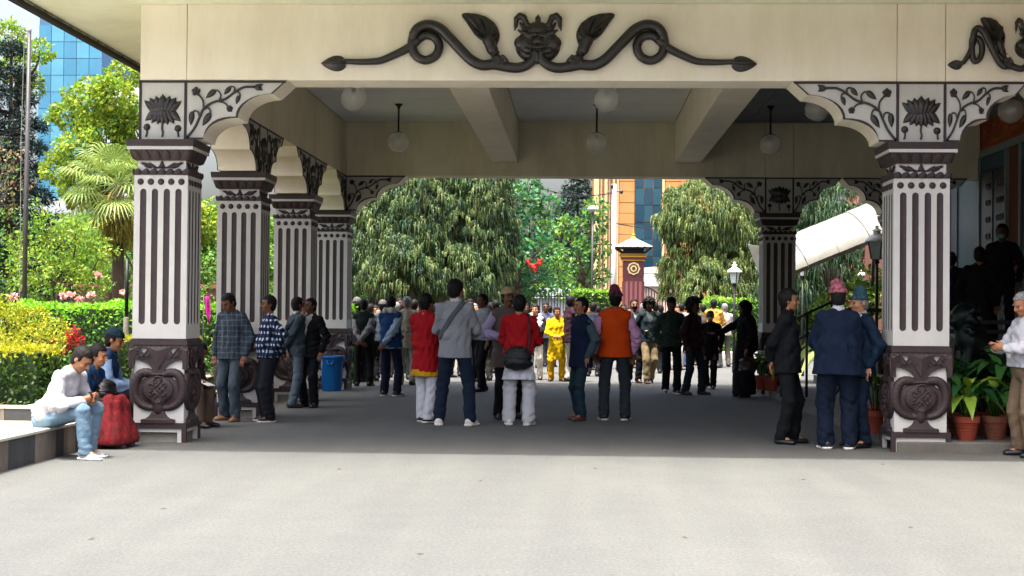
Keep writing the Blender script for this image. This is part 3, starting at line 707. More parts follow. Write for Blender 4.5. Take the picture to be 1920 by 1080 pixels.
        ar = SDF(); pts = [(*P(917, 76, -s),), (*P(924, 92, -s),), (*P(931, 104, -s),)]
        ar.path([(a, y - .065, b) for a, b in pts], [11.5 * q, 10 * q, 7 * q], k=.02)
        a, b = P(934, 110, -s); ar.ell((a, y - .10, b), (11 * q, .035, 7 * q), k=.012)
        for i, (du, dv, l) in enumerate(((-9, 2, 9), (-3, 3, 14), (3, 3, 16), (8, 3, 17))):
            u0, v0 = 935 + du, 113; f = [P(u0, v0, -s), P(u0 + 1 + i * .4, v0 + l * .6, -s), P(u0 + 2 + i * .6, v0 + l * 1.05, -s)]; ar.path([(f[0][0], y - .12, f[0][1]), (f[1][0], y - .13, f[1][1]), (f[2][0], y - .10, f[2][1])], [3.2 * q, 2.8 * q, 1.6 * q], k=.004)
        f = [P(944, 106, -s), P(952, 114, -s), P(955, 118, -s)]; ar.path([(a, y - .115, b) for a, b in f], [3.2 * q, 2.6 * q, 1.6 * q], k=.004)
        ar.build('hand', DARKREL, t, h=.0085)
        u0 = P(923, 101, -s); u1 = P(937, 98, -s); MB().tube([(u0[0], y - .10, u0[1]), ((u0[0] + u1[0]) / 2, y - .125, (u0[1] + u1[1]) / 2), (u1[0], y - .10, u1[1])], .010 * sc, 6).build('bracelet', DARKREL, t, True)
    return t
frieze((XL + XR) / 2 - .005, 'large dark carved guardian face with looped serpents across the middle of the front beam', 'carved guardian reliefs on the front beam')
frieze((XR + X3) / 2, 'smaller dark carved serpent and wing relief cut by the frame edge', 'carved guardian reliefs on the front beam', .62, .62)
# ---------------------------------------------------------------- globe lamps under the ceiling
GLASS = bpy.data.materials.new('smoked_clear_glass'); GLASS.use_nodes = True
_n = GLASS.node_tree; _g = _n.nodes['Principled BSDF']; _g.inputs['Base Color'].default_value = (.85, .85, .82, 1); _g.inputs['Roughness'].default_value = .1; _g.inputs['Alpha'].default_value = .34; _g.inputs['Specular IOR Level'].default_value = .8
BULB = mat('bulb_white', '#e8e6df', rough=.4, vary=.02)
def globe_lamp(x, y, label):
    t = thing('globe_lamp', label, 'pendant lamp', (x, y, ZC), 0, 'glass globe lamps hanging under the portico')
    MB().lathe([(.07, -.001), (.07, -.012), (.03, -.05), (.018, -.09), (.016, -.44), (.02, -.455), (.05, -.475), (.085, -.485)], 16).build('lamp_stem', METALD, t, True, 40)
    r = .18; zc = -.645
    MB().lathe([(r * math.sin(a), zc + r * math.cos(a)) for a in np.linspace(.42, PI - .01, 22)], 28).build('glass_globe', GLASS, t, True)
    MB().lathe([(.03, zc + .13), (.03, zc + .08), (.022, zc + .075)], 12).build('lamp_holder', METALD, t, True, 40)
    MB().lathe([(.018, zc + .075), (.034, zc + .03), (.036, zc), (.026, zc - .03), (.002, zc - .04)], 14).build('bulb', BULB, t, True)
    return t
for x, y, l in ((-3.07, 8.65, 'globe lamp on a dark stem in the garden side bay of the ceiling'), (.29, 8.65, 'globe lamp on a dark stem between the two ceiling beams, rear one'), (3.22, 8.8, 'globe lamp on a dark stem under the dark tiled ceiling'),
                (-3.05, 3.5, 'globe lamp half hidden by the front beam above the garden side'), (.36, 3.6, 'globe lamp cut by the front beam below the carved face'), (3.3, 4.4, 'globe lamp peeping below the front beam near the front column'), (6.02, 4.6, 'globe lamp at the top corner before the orange brick wall')):
    globe_lamp(x, y, l)
# ---------------------------------------------------------------- foliage
def nrm(a): return a / (np.linalg.norm(a, axis=-1, keepdims=True) + 1e-9)
def leaf_arrays(C, d, n, L, W):
    """one folded four-cornered leaf per row"""
    s = nrm(np.cross(d, n)); L = np.asarray(L).reshape(-1, 1); W = np.asarray(W).reshape(-1, 1); mid = C + d * L * .45
    V = np.stack([C, mid + s * W * .5 + n * W * .12, C + d * L - n * L * .06, mid - s * W * .5 + n * W * .12], 1).reshape(-1, 3)
    Q = np.arange(len(V)).reshape(-1, 4); return V, Q
def leaves(name, C, size, m, parent, wid=.5, droop=.2, out=None, var=.35):
    k = len(C); d = nrm(RNG.normal(size=(k, 3)) + (0 if out is None else out * 1.1) + np.array([0, 0, -droop * 2])); n = nrm(np.cross(d, RNG.normal(size=(k, 3))) + np.array([0, 0, .5]))
    L = size * (1 + var * RNG.uniform(-1, 1, k)); V, Q = leaf_arrays(C, d, n, L, L * wid); return npmesh(name, V, Q, m, parent)
def blob(c, r, k, flat=.85, shell=.55):
    """points gathered near the surface of a ragged clump"""
    d = nrm(RNG.normal(size=(k, 3))); rr = shell + (1 - shell) * RNG.uniform(0, 1, k) ** .6; rr *= 1 + .22 * np.sin(d[:, 0] * 5 + c[0]) * np.cos(d[:, 2] * 4 + c[1])
    return np.array(c) + d * (rr * r)[:, None] * np.array([1, 1, flat]), d
BARK = mat('bark', '#4b3d31', rough=.95, vary=.45, scale=9, bump=.8, bscale=30, stretch=(1, 1, .3))
def tree(name, label, foot, clumps, lm, leafsize, dens, trunk_r, wid=.5, droop=.2, cat='tree', group=None, split=1, twigs=True):
    """trunk with limbs to every clump; clumps = (point, radius)"""
    foot = np.array(foot, float); t = thing(name, label, cat, tuple(foot), 0, group); P, D = [], []
    for c, r in clumps:
        k = int(dens * r * r); p, d = blob(c, r, k); P.append(p); D.append(d)
        for j in range(3):   # smaller sprigs stand out of the clump for an uneven outline
            dd = nrm(RNG.normal(size=3)); p2, d2 = blob(np.array(c) + dd * r * .95, r * .34, int(dens * r * r * .09)); P.append(p2); D.append(d2)
    P = np.concatenate(P) - foot; D = np.concatenate(D)
    mats = lm if isinstance(lm, (list, tuple)) else [lm]; idx = RNG.integers(0, len(mats), len(P)) if len(mats) > 1 else np.zeros(len(P), int)
    for i, m in enumerate(mats): q = idx == i; leaves('crown', P[q], leafsize, m, t, wid, droop, D[q])
    cen = np.mean([c for c, r in clumps], 0) - foot; lo = min(c[2] - r for c, r in clumps) - foot[2]
    fork = np.array([cen[0] * .25, cen[1] * .25, max(.25, lo + .25 * (cen[2] - lo))]); tb = MB(); tb.tube(spline([(0, 0, -.05), fork * .5 + np.array([.04, .03, 0]), fork], 4), np.linspace(trunk_r * 1.25, trunk_r * .8, 9), 9); 
    for c, r in clumps[:14]:
        e = np.array(c) - foot; m_ = (fork + e) / 2 + RNG.normal(size=3) * .12; pts = spline([fork, m_, e], 3); tb.tube(pts, np.linspace(trunk_r * .6, trunk_r * .12, len(pts)), 6)
        if twigs:
            for j in range(3): q = e + nrm(RNG.normal(size=3)) * r * .8; tb.tube([m_ * .4 + e * .6, q], [trunk_r * .16, trunk_r * .04], 4)
    tb.build('trunk', BARK, t, True); return t
def pxclumps(L, Y, depth=.6):
    """clumps from (u, v, r) in photograph pixels at depth Y"""
    out = []
    for q in L:
        u, v, r = q[:3]; yy = Y + (q[3] if len(q) > 3 else RNG.uniform(-depth, depth)); c = at(u, v, yy); out.append((c, r * (yy - CAMP[1]) / F_PX))
    return out
LM = lambda n, a, b, **k: leafmat('leaf_' + n, a, b, **k)
L_YG = LM('yellow_green', '#a9b83a', '#7d9a2c', transl=.4); L_GR = LM('mid_green', '#5f8a34', '#41702a'); L_LT = LM('fresh_green', '#86a83c', '#5f8f33', transl=.4); L_DK = LM('dark_green', '#2b4a2c', '#1d3524'); L_BL = LM('blue_green', '#4f8a5a', '#2f6a48')
L_GOLD = LM('gold', '#c6c128', '#9fa526', transl=.35, island=.2); L_WEEP = LM('weeping', '#5c6f3c', '#3c5434', transl=.25, island=.45); L_WEEP2 = LM('weeping_light', '#7d8a4a', '#566a38', transl=.3, island=.45); L_WEEPM = LM('weeping_mid', '#6f7c44', '#4c6236', transl=.25, island=.4); L_WEEPD = LM('weeping_dark', '#34512f', '#26402c'); L_PINE = LM('araucaria', '#1f3a34', '#16302c', island=.3, transl=.1); L_DRY = LM('dry', '#9a7a55', '#7a6a45'); L_PALM = LM('palm', '#93a552', '#6f8a42', transl=.35, island=.2); L_RED = LM('salvia_red', '#c81a1a', '#a01414'); L_PINK = LM('rose_pink', '#f0c4b8', '#e8b0a8', transl=.3); L_GLOSS = LM('glossy', '#1d4a26', '#16381f', rough=.3, island=.4, transl=.1); L_GLOSSM = LM('glossy_mid', '#3a6b30', '#2c5428', rough=.3, transl=.15); L_GLOSSY = LM('glossy_yellow', '#7f9a2f', '#5d8130', rough=.3, transl=.2)
def hedge(name, label, x0, x1, y0, y1, z0, z1, top, side, size=.05, dens=650, lumps=.06, group=None, core='#24381c', slope=0.0):
    """clipped hedge: a leafy skin over a solid dark heart, with an uneven top"""
    t = thing(name, label, 'hedge', ((x0 + x1) / 2, (y0 + y1) / 2, z0), 0, group); cx, cy = (x0 + x1) / 2, (y0 + y1) / 2
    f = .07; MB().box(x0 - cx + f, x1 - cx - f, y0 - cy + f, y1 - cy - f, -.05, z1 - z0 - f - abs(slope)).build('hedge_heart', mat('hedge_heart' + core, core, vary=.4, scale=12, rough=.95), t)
    def pts(k, a): return RNG.uniform(0, 1, (k, a))
    h = z1 - z0; w_, d_ = x1 - x0, y1 - y0
    def H(x, y): return h + slope * (x / w_) + lumps * (np.sin(x * 3.1 + y0) * .5 + np.sin(x * 7.3 + y * 5 + x0) * .35 + np.sin(y * 4 + 1) * .3)
    k = int(w_ * d_ * dens); q = pts(k, 2); x = (q[:, 0] - .5) * w_; y = (q[:, 1] - .5) * d_; P = np.stack([x, y, H(x, y) - np.abs(RNG.normal(0, .03, k))], 1); tag(leaves('hedge_top', P, size, top, t, .55, -.25), kind='stuff')
    Ps = []
    for ax in ('f', 'l', 'r', 'b'):
        if ax in 'fb': k = int(w_ * h * dens); q = pts(k, 2); x = (q[:, 0] - .5) * w_; y = np.full(k, (-.5 if ax == 'f' else .5) * d_) + RNG.normal(0, .03, k)
        else: k = int(d_ * h * dens); q = pts(k, 2); y = (q[:, 0] - .5) * d_; x = np.full(k, (-.5 if ax == 'l' else .5) * w_) + RNG.normal(0, .03, k)
        Ps.append(np.stack([x, y, q[:, 1] * H(x, y)], 1))
    P = np.concatenate(Ps); up = P[:, 2] / h > RNG.uniform(.74, .94, len(P)); tag(leaves('hedge_side', P[~up], size, side, t, .55, .15), kind='stuff'); tag(leaves('hedge_shoulder', P[up], size, top, t, .55, 0), kind='stuff'); return t
def weeping(label, foot, lobes, lm, group, dens=60, L=.75, nst=14, name='weeping_tree'):
    """hanging sprays of foliage from the surface of several lobes"""
    foot = np.array(foot, float); t = thing(name, label, 'tree', tuple(foot), 0, group); tb = MB(); top = max(c[2] + r[2] for c, r in lobes) - foot[2]
    tb.tube(spline([(0, 0, -.05), (.05, .02, top * .3), (0, 0, top * .8)], 4), np.linspace(.17, .06, 9), 9)
    for c, r in lobes: e = np.array(c) - foot; tb.tube(spline([(0, 0, max(.4, e[2] * .45)), e * np.array([.5, .5, .9]), e + np.array([0, 0, r[2] * .5])], 3), np.linspace(.09, .025, 7), 6)
    tb.build('trunk', BARK, t, True)
    S = []; O = []
    for c, r in lobes:
        r = np.array(r); k = int(dens * (r[0] * r[2] + r[1] * r[2] + r[0] * r[1]) * 1.6); d = nrm(RNG.normal(size=(k, 3))); d[:, 2] = np.where(d[:, 2] < -.75, -d[:, 2], d[:, 2])
        rr = RNG.uniform(.80, 1.05, k); S.append(np.array(c) - foot + d * r * rr[:, None]); O.append(d)
    S = np.concatenate(S); O = np.concatenate(O); mats = lm if isinstance(lm, (list, tuple)) else [lm]; mi = RNG.integers(0, len(mats), len(S))
    segs = 3; cl = S * 2.1; lump = np.sin(cl[:, 0] * 1.7 + cl[:, 2]) * np.cos(cl[:, 1] * 1.3 + cl[:, 2] * 1.1) + .6 * np.sin(cl[:, 2] * 2.3 + cl[:, 0] * 2.1)
    S = S + O * (lump * .13)[:, None]; keep = lump > -1.15; S, O, mi = S[keep], O[keep], mi[keep]
    for i, m in enumerate(mats):
        q = mi == i; s, o = S[q], O[q]; k = len(s); ln = L * RNG.uniform(.55, 1.3, k)
        s = np.repeat(s, nst, 0); o = np.repeat(o, nst, 0); ln = np.repeat(ln, nst) * RNG.uniform(.35, 1.1, k * nst); N_ = k * nst
        oh = nrm(o * np.array([.9, .9, .2]) + RNG.normal(0, .75, (N_, 3)) * np.array([1, 1, .25])); start = RNG.uniform(0, .55, N_) * ln
        s = s + RNG.normal(0, .03, (N_, 3)) + oh * (start * .30)[:, None] - np.array([0, 0, 1.0]) * (start * .7)[:, None]
        side = nrm(np.cross(oh, np.array([0, 0, 1.0])) + RNG.normal(0, .8, (N_, 3))); V = []; ln = ln * .62
        for j in range(segs + 1):
            tt = j / segs; p = s + oh * (ln * .42 * math.sin(tt * PI * .5))[:, None] + np.array([0, 0, 1.0]) * (ln * (.34 * math.sin(tt * PI * .9) - .85 * tt ** 1.7))[:, None]; wv = .0195 * (math.sin(PI * (.2 + .8 * tt)) ** .6) if j < segs else .003
            V += [p + side * wv, p - side * wv]
        V = np.stack(V, 1).reshape(-1, 3); b = (np.arange(N_) * (2 * (segs + 1)))[:, None]; Q = np.concatenate([b + np.array([[2 * j, 2 * j + 1, 2 * j + 3, 2 * j + 2]]) for j in range(segs)]); npmesh('crown', V, Q, m, t)
    return t
def broad_plant(label, x, y, z, n, hgt, lm, group, pot=None, name='potted_plant', wid=.075, spread=1.0):
    """rosette of long arching blades on stalks, each leaf a piece; in a clay pot when asked"""
    t = thing(name, label, 'plant', (x, y, z), RNG.uniform(0, 6), group); zb = 0
    if pot:
        hp = .26; MB().lathe([(.001, 0), (.085, 0), (.092, .02), (.125, hp - .07), (.126, hp - .068), (.142, hp - .066), (.146, hp), (.132, hp), (.126, hp - .03), (.001, hp - .032)], 22).build('pot', pot, t, True, 35); zb = hp - .03
        for zz in (.05, .08, .11, .14, .17): MB().lathe([(.0945 + zz * .19, zz - .004), (.099 + zz * .19, zz), (.0945 + zz * .19, zz + .004)], 22).build('pot_rib', pot, t, True)
    for i in range(n):
        a = 2.4 * i + RNG.uniform(-.4, .4); l = hgt * RNG.uniform(.65, 1.1); sp = spread * (.18 + .5 * i / n) ; o = np.array([math.cos(a), math.sin(a), 0]); sd = np.array([-math.sin(a), math.cos(a), 0]); mb = MB()
        st = [np.array([0, 0, zb]) + o * .03, np.array([0, 0, zb + l * .42]) + o * (sp * l * .35)]; mb.tube([st[0], (st[0] + st[1]) / 2 + np.array([0, 0, .03]), st[1]], [.006, .006, .005], 4)
        vs = []; m_ = 6; up0 = 1.0 - .7 * i / n
        for j in range(m_ + 1):
            tt = j / m_; c = st[1] + o * (l * .62 * tt * (.35 + sp)) + np.array([0, 0, l * .62 * (up0 * .8 * tt - (1.15 - .1 * up0) * tt * tt * (.45 + .55 * i / n))]); wv = wid * math.sin(PI * min(1, .06 + .94 * tt ** .85)) if j < m_ else .002
            vs += [c + sd * wv + np.array([0, 0, wv * .35]), c, c - sd * wv + np.array([0, 0, wv * .35])]
        for j in range(m_): b = 3 * j; mb.add([], []); mb.f += []
        o0 = len(mb.v); mb.v += [tuple(p) for p in vs]
        for j in range(m_): b = o0 + 3 * j; mb.f += [(b, b + 1, b + 4, b + 3), (b + 1, b + 2, b + 5, b + 4)]
        mb.build('leaf', (lm if not isinstance(lm, (list, tuple)) else lm[int(RNG.integers(0, len(lm)))]), t, True)
    return t
# ---------------------------------------------------------------- low wall with cladding slabs, planter kerb
SLABD = mat('slate_slab', '#3e4144', rough=.75, vary=.35, scale=5, bump=.4, bscale=30, stretch=(1, 1, .35), stain=.2); SLABL = mat('sandstone_slab', '#857c70', rough=.85, col2='#5d564e', scale=5, bump=.4, bscale=30, stretch=(1, 1, .35), stain=.3); CAP = mat('stone_cap', '#c2bdb0', rough=.8, vary=.15, scale=4, bump=.2, stain=.2)
WX, WH = -5.09, .30
wall = thing('low_seat_wall', 'low stone seat wall with slate cladding beside the garden columns', 'wall', (WX, 0, 0))
MB().box(-3.8, -.03, -9.5, 12.5, -.1, WH - .032).build('wall_core', STONE, wall)
MB().box(-3.8, .012, -9.5, 12.5, WH - .03, WH).build('wall_cap', CAP, wall, bevel=.006)
y = -9.4; i = 0
while y < 12.3:
    wd = RNG.uniform(.2, .36); m = SLABL if (i % 3 == 0 or RNG.uniform() < .25) else SLABD; MB().box(-.028, RNG.uniform(-.004, .003), y + .003, y + wd - .003, -.03, WH - .034).build('slab', m, wall); y += wd; i += 1
pl = thing('planter_kerb', 'raised planter kerb of pale and dark slabs behind the seat wall', 'kerb', (-5.56, -1.38, WH)); 
MB().box(-3.4, 0, .012, 13.0, 0, .12).build('kerb_core', mat('planter_soil', '#3c2f22', vary=.4, scale=8, bump=.6), pl); MB().box(-3.4, .012, -.012, .16, .122, .15).build('kerb_cap', CAP, pl, bevel=.005); MB().box(-.15, .012, .162, 13.0, .122, .15).build('kerb_cap', CAP, pl, bevel=.005)
x = 0.0; i = 0
while x > -3.3: wd = RNG.uniform(.26, .4); MB().box(x - wd + .003, x - .003, -.004, .012, .002, .12).build('slab', SLABD if i % 2 == 0 else SLABL, pl); x -= wd; i += 1
y = .16
while y < 12.5: wd = RNG.uniform(.26, .4); MB().box(.0005, .008, y + .003, y + wd - .003, .002, .12).build('slab', SLABD if i % 2 == 0 else SLABL, pl); y += wd; i += 1
PZ = WH + .12
# ---------------------------------------------------------------- garden on the left
hedge('clipped_hedge', 'clipped hedge with a golden top just behind the seated people', -9.2, -5.72, -.72, -.02, PZ, 1.04, L_GOLD, LM('hedge_green', '#4a6a1f', '#2f4a1a'), .055, 1100, .035, 'clipped golden hedges')
hedge('clipped_hedge', 'golden hedge crossing behind the red flowers, next to the front column', -6.75, -5.62, 4.6, 5.5, PZ, 1.06, L_GOLD, LM('hedge_green', '', ''), .055, 800, .04, 'clipped golden hedges')
hedge('clipped_hedge', 'low golden hedge seen between the first two columns', -5.5, -5.15, 5.8, 10.6, WH, 1.06, L_GOLD, LM('hedge_green', '', ''), .055, 700, .05, 'clipped golden hedges')
for L_, Y_, lb in (([(10, 600, 40), (60, 605, 34), (105, 622, 24), (-40, 590, 44)], 3.4, 'big golden shrub sloping down from the left edge'), ([(60, 632, 26), (20, 650, 24), (100, 640, 18)], 2.2, 'golden green shrub behind the front hedge'), ([(-8, 640, 22)], 1.2, 'small golden shrub cut by the left edge')):
    c = pxclumps(L_, Y_, .2); tree('golden_shrub', lb, (c[0][0][0], Y_, PZ), c, [L_GOLD, L_GOLD, L_YG], .045, 9500, .03, .55, -.1, 'shrub', 'golden shrubs in the bed')
hedge('privet_hedge', 'dark leaved hedge with a bright green feathery top across the garden', -9.6, -5.75, 8.0, 9.6, .02, 1.52, LM('feathery', '#94cc2e', '#74b52a', transl=.4), LM('privet', '#6d9a48', '#4c7638'), .07, 620, .07)
hedge('privet_hedge', 'light green hedge farther back between the columns', -5.7, -4.6, 13.5, 15, .02, 1.55, LM('feathery', '', ''), LM('privet', '', ''), .07, 500, .07)
for k, (u, v) in enumerate(((140, 628), (128, 640), (150, 645), (100, 648), (72, 652))):
    p = at(u, v, 2.9); t = thing('salvia', ['tall scarlet salvia spike, highest of the red flowers', 'scarlet salvia beside the tallest red flower', 'scarlet salvia nearest the column', 'dull red flower low in the bed', 'small red flower farthest left in the bed'][k], 'flower', (p[0], p[1], PZ), 0, 'red flowers in the bed')
    hh = p[2] - PZ; MB().tube([(0, 0, 0), (.02, 0, hh)], .008, 5).build('stem', L_GR, t); q, d = blob((0, 0, hh), .055 if k < 3 else .04, 110, 2.6, .2); leaves('petals', q, .04, L_RED, t, .6, 0, d); q, d = blob((0, 0, hh * .5), .12, 70, 1, .3); leaves('foliage', q, .07, L_GR, t, .5, .1, d)
for k, (u, v, r) in enumerate(((25, 556, 13), (118, 555, 12), (134, 553, 12), (150, 562, 9), (170, 553, 10), (183, 516, 8), (232, 548, 9))):
    p = at(u, v, 11.5 + k * .2); t = thing('rose', ['pink rose bloom at the left edge of the garden', 'pale pink rose of the pair left of the small tree', 'pale pink rose of the pair nearest the small tree', 'small pale rose under the small tree', 'pale rose right of the small tree', 'white rose high among the leaves', 'pale rose near the dark post'][k], 'flower', (p[0], p[1], .3), 0, 'roses in the garden')
    hh = p[2] - .3; MB().tube([(0, 0, -.3), (.03, .02, hh * .5), (0, 0, hh)], .012, 5).build('stem', L_GR, t); q, d = blob((0, 0, hh), r * .006, 60, .6, .2); leaves('petals', q, .06, L_PINK, t, .8, -.2, d)
    q, d = blob((0, 0, hh * .6), .2, 90, 1, .3); leaves('foliage', q, .07, L_GR, t, .5, .1, d)
GP = 'trees in the garden'
c = pxclumps([(110, 470, 48), (60, 500, 44), (160, 500, 40), (140, 430, 34), (90, 420, 30), (190, 470, 30), (40, 460, 28), (120, 520, 40), (70, 540, 32), (180, 530, 30)], 13.0); tree('small_tree', 'small loose tree with dark forked stems behind the rose bed', (c[0][0][0], 13.0, 0), c, [L_LT, L_YG, L_LT], .085, 2100, .05, .5, .1, group=GP)
c = pxclumps([(170, 190, 46), (215, 180, 42), (130, 215, 36), (200, 250, 50), (150, 280, 44), (235, 230, 46), (110, 320, 34), (190, 330, 46), (235, 140, 34), (245, 300, 50), (150, 360, 40), (280, 330, 50), (395, 420, 40), (330, 400, 60)], 24.0); tree('maple_tree', 'tall bright yellow green tree in front of the glass tower', (c[3][0][0], 24.0, 0), c, [L_YG, L_YG, L_LT], .13, 2300, .16, .6, .15, group=GP)
c = pxclumps([(30, 130, 34), (75, 95, 26), (20, 70, 30), (60, 160, 22)], 30); tree('leafy_tree', 'yellow green tree behind the dark araucaria at the top left corner', (c[0][0][0], 30, 0), c, [L_YG, L_LT], .14, 1500, .12, .6, .1, group=GP)
c = pxclumps([(15, 290, 34), (30, 340, 30), (5, 380, 30)], 17); tree('russet_tree', 'sparse tree with brown dry leaves at the left edge', (c[0][0][0] - .2, 17, 0), c, [L_DRY, L_DRY, L_GR], .09, 700, .06, .5, .2, group=GP)
c = pxclumps([(20, 430, 40), (60, 400, 30), (15, 500, 40), (45, 540, 36), (-20, 560, 40)], 18.5); tree('small_tree', 'sparse pale stemmed tree behind the flagpole', (c[0][0][0], 18.5, 0), c, [L_LT, L_GR], .09, 620, .05, .5, .1, group=GP)
c = pxclumps([(215, 440, 40), (200, 500, 36), (235, 520, 40), (390, 500, 40), (395, 560, 36), (480, 560, 40), (480, 480, 40), (250, 570, 30)], 19.5); tree('bushy_tree', 'bushy mid green tree behind the front column and palm', (c[0][0][0] + .4, 19.5, 0), c, [L_GR, L_LT, L_LT], .10, 1300, .08, .55, .1, group=GP)
for k, (u, Y, r, lb) in enumerate(((-40, 44, 130, 'dark tree mass far left behind the garden'), (330, 46, 150, 'dark tree far behind the first two columns'), (560, 48, 150, 'dark tree far behind the garden side columns'), (150, 50, 130, 'dark green tree far behind the small garden tree'))):
    c = pxclumps([(u + a * r * .5, 470 + b * r * .45, r * .42) for a, b in ((-1, .3), (0, -.4), (1, .1), (-.5, -.2), (.6, -.6), (.2, .5), (-.9, 1), (.9, 1.1), (0, 1.1))], Y, 1.5); tree('broad_tree', lb, (c[0][0][0], Y, 0), c, [L_GR, L_LT], .24, 420, .25, .6, .1, group=GP)
# fan palm
pp = at(222, 345, 15.0); palm = thing('fan_palm', 'fan palm with stiff pleated leaves half behind the front column', 'palm', (pp[0], 15.0, 0)); MB().tube([(0, 0, -.05), (.03, 0, 1.5), (0, 0, pp[2])], [.16, .13, .12], 10).build('trunk', BARK, palm, True)
for k in range(30):
    a = 2.4 * k; el_ = 1.1 - 1.9 * (k / 30); o = np.array([math.cos(a) * math.cos(el_), math.sin(a) * math.cos(el_), math.sin(el_)]); c0 = np.array([0, 0, pp[2]]); ln = RNG.uniform(.55, .95); tip = c0 + o * ln + np.array([0, 0, -.12 * ln]); mb = MB(); mb.tube([c0, (c0 + tip) / 2 + np.array([0, 0, .05]), tip], .012, 4)
    sd = nrm(np.cross(o, np.array([0, 0, 1.0])) + RNG.normal(0, .1, 3)); upv = nrm(np.cross(sd, o)); Lf = RNG.uniform(.55, .75)
    for j in range(26):
        th = (j - 12.5) / 12.5 * 2.1; d = o * math.cos(th) + sd * math.sin(th); wv = nrm(np.cross(d, upv)) * .021; m1 = tip + d * Lf * .6 + upv * (.012 if j % 2 else -.012); e = tip + d * Lf + np.array([0, 0, -.16 - .10 * RNG.uniform()]); q = len(mb.v)
        mb.v += [tuple(tip), tuple(m1 + wv), tuple(e), tuple(m1 - wv)]; mb.f.append((q, q + 1, q + 2, q + 3))
    mb.build('frond', L_PALM, palm)
q, d = blob((0, 0, pp[2] - .75), .36, 500, 1.8, .3); leaves('dead_fronds', q, .34, LM('dead_frond', '#b09a4a', '#8f8a3c'), palm, .12, 1.2, d)
# araucarias: whorls of drooping rope-like branches
def araucaria(label, foot, h, z0, n, rad, droop, dens, size, fl=.0):
    t = thing('araucaria', label, 'tree', tuple(foot), 0, 'araucaria trees'); tb = MB(); tb.tube([(0, 0, -.05), (0, 0, h)], [.2 * h / 10, .03], 9); C, D = [], []
    for k in range(n):
        f = (k + .5) / n; z = z0 + (h - z0) * f; m_ = 6
        for j in range(m_):
            a = 2 * PI * j / m_ + k * .55 + RNG.uniform(-.2, .2); r = rad * (1 - f) ** .65 * RNG.uniform(.8, 1.1) + .12; o = np.array([math.cos(a), math.sin(a), 0]); pts = spline([np.array([0, 0, z]), np.array([0, 0, z + fl * r]) + o * r * .5, np.array([0, 0, z - droop * r]) + o * r * .85, np.array([0, 0, z - droop * r * .6]) + o * r], 4); tb.tube(pts, np.linspace(.035, .008, len(pts)), 5)
            for p_ in pts[2:]:
                kk = int(dens * r / len(pts)) + 1; C.append(p_ + RNG.normal(0, size * .6, (kk, 3))); D.append(np.repeat((o * .6 + np.array([0, 0, .3]))[None], kk, 0))
            for s_ in (-1, 1):   # side branchlets
                for q_ in (pts[len(pts) // 2], pts[-3]):
                    e = q_ + (np.array([-o[1], o[0], 0]) * s_ + o * .5) * r * .3 + np.array([0, 0, -droop * r * .25]); tb.tube([q_, e], [.012, .004], 4); kk = int(dens * r * .22) + 1; tt = RNG.uniform(0, 1, (kk, 1)); C.append(q_ + (e - q_) * tt + RNG.normal(0, size * .4, (kk, 3))); D.append(np.repeat(((e - q_) / r)[None], kk, 0))
    tb.build('trunk', BARK, t, True); leaves('needles', np.concatenate(C), size, L_PINE, t, .22, .1, np.concatenate(D)); return t
p = at(15, 560, 27); araucaria('tall dark araucaria with drooping branches behind the flagpole', (p[0], 27, 0), 9.6, 1.6, 12, 1.7, .42, 200, .17)
p = at(1082, 560, 70); araucaria('small far araucaria with level tiers under the bright sky', (p[0], 70, 0), 9.5, 3.6, 11, 2.1, -.05, 34, .34, .06)
p = at(1052, 560, 66); araucaria('second far araucaria partly hidden by the green tree', (p[0], 66, 0), 7.6, 3.0, 8, 1.4, .05, 30, .3)
# posts
p = at(46, 560, 10.0); fp = thing('flagpole', 'tall grey metal flagpole in the garden bed', 'pole', (p[0], 10, 0)); zt = at(48, 58, 10)[2]; POLE = mat('pole_steel', '#4f4d4b', rough=.5, vary=.3, scale=6, metal=.4)
MB().tube([(0, 0, 0), (.0, 0, zt * .5), (.02, 0, zt)], [.045, .042, .034], 10).build('shaft', POLE, fp, True); MB().lathe([(.001, .09), (.04, .07), (.05, .03), (.04, 0), (.03, -.02)], 12, (.02, 0, zt)).build('finial', mat('pole_cap', '#c9c7c0', rough=.5), fp, True); MB().tube([(-.06, -.03, zt - .1), (-.09, -.04, zt * .7), (-.07, -.04, 1.4)], .006, 5).build('halyard', mat('rope_grey', '#8a867c'), fp)
p = at(237, 600, 7.8); ps = thing('post', 'short dark iron post on a concrete stub by the front column', 'post', (p[0], 7.8, WH)); zt = at(237, 487, 7.8)[2] - WH; zm = at(237, 595, 7.8)[2] - WH; MB().tube([(0, 0, zm), (0, 0, zt)], .03, 10).build('iron_pole', METALD, ps, True); MB().lathe([(.055, 0), (.05, zm), (.001, zm + .01)], 12).build('concrete_stub', STONE, ps, True, 40)
p = gnd(8, 765, WH); tw = thing('dry_plant', 'thin bare twig and dry grass tuft at the end of the planter', 'plant', (-6.05, -1.5, WH)); MB().tube(spline([(0, 0, 0), (.02, 0, .25), (-.03, 0, .5), (.01, .02, .72)], 4), np.linspace(.014, .006, 13), 6).build('stem', mat('twig', '#a39a80'), tw, True); q, d = blob((-.05, -.05, .08), .12, 220, 1.2, .1); leaves('dry_grass', q, .2, LM('straw', '#a88a4a', '#8a7038'), tw, .06, -.4, d)
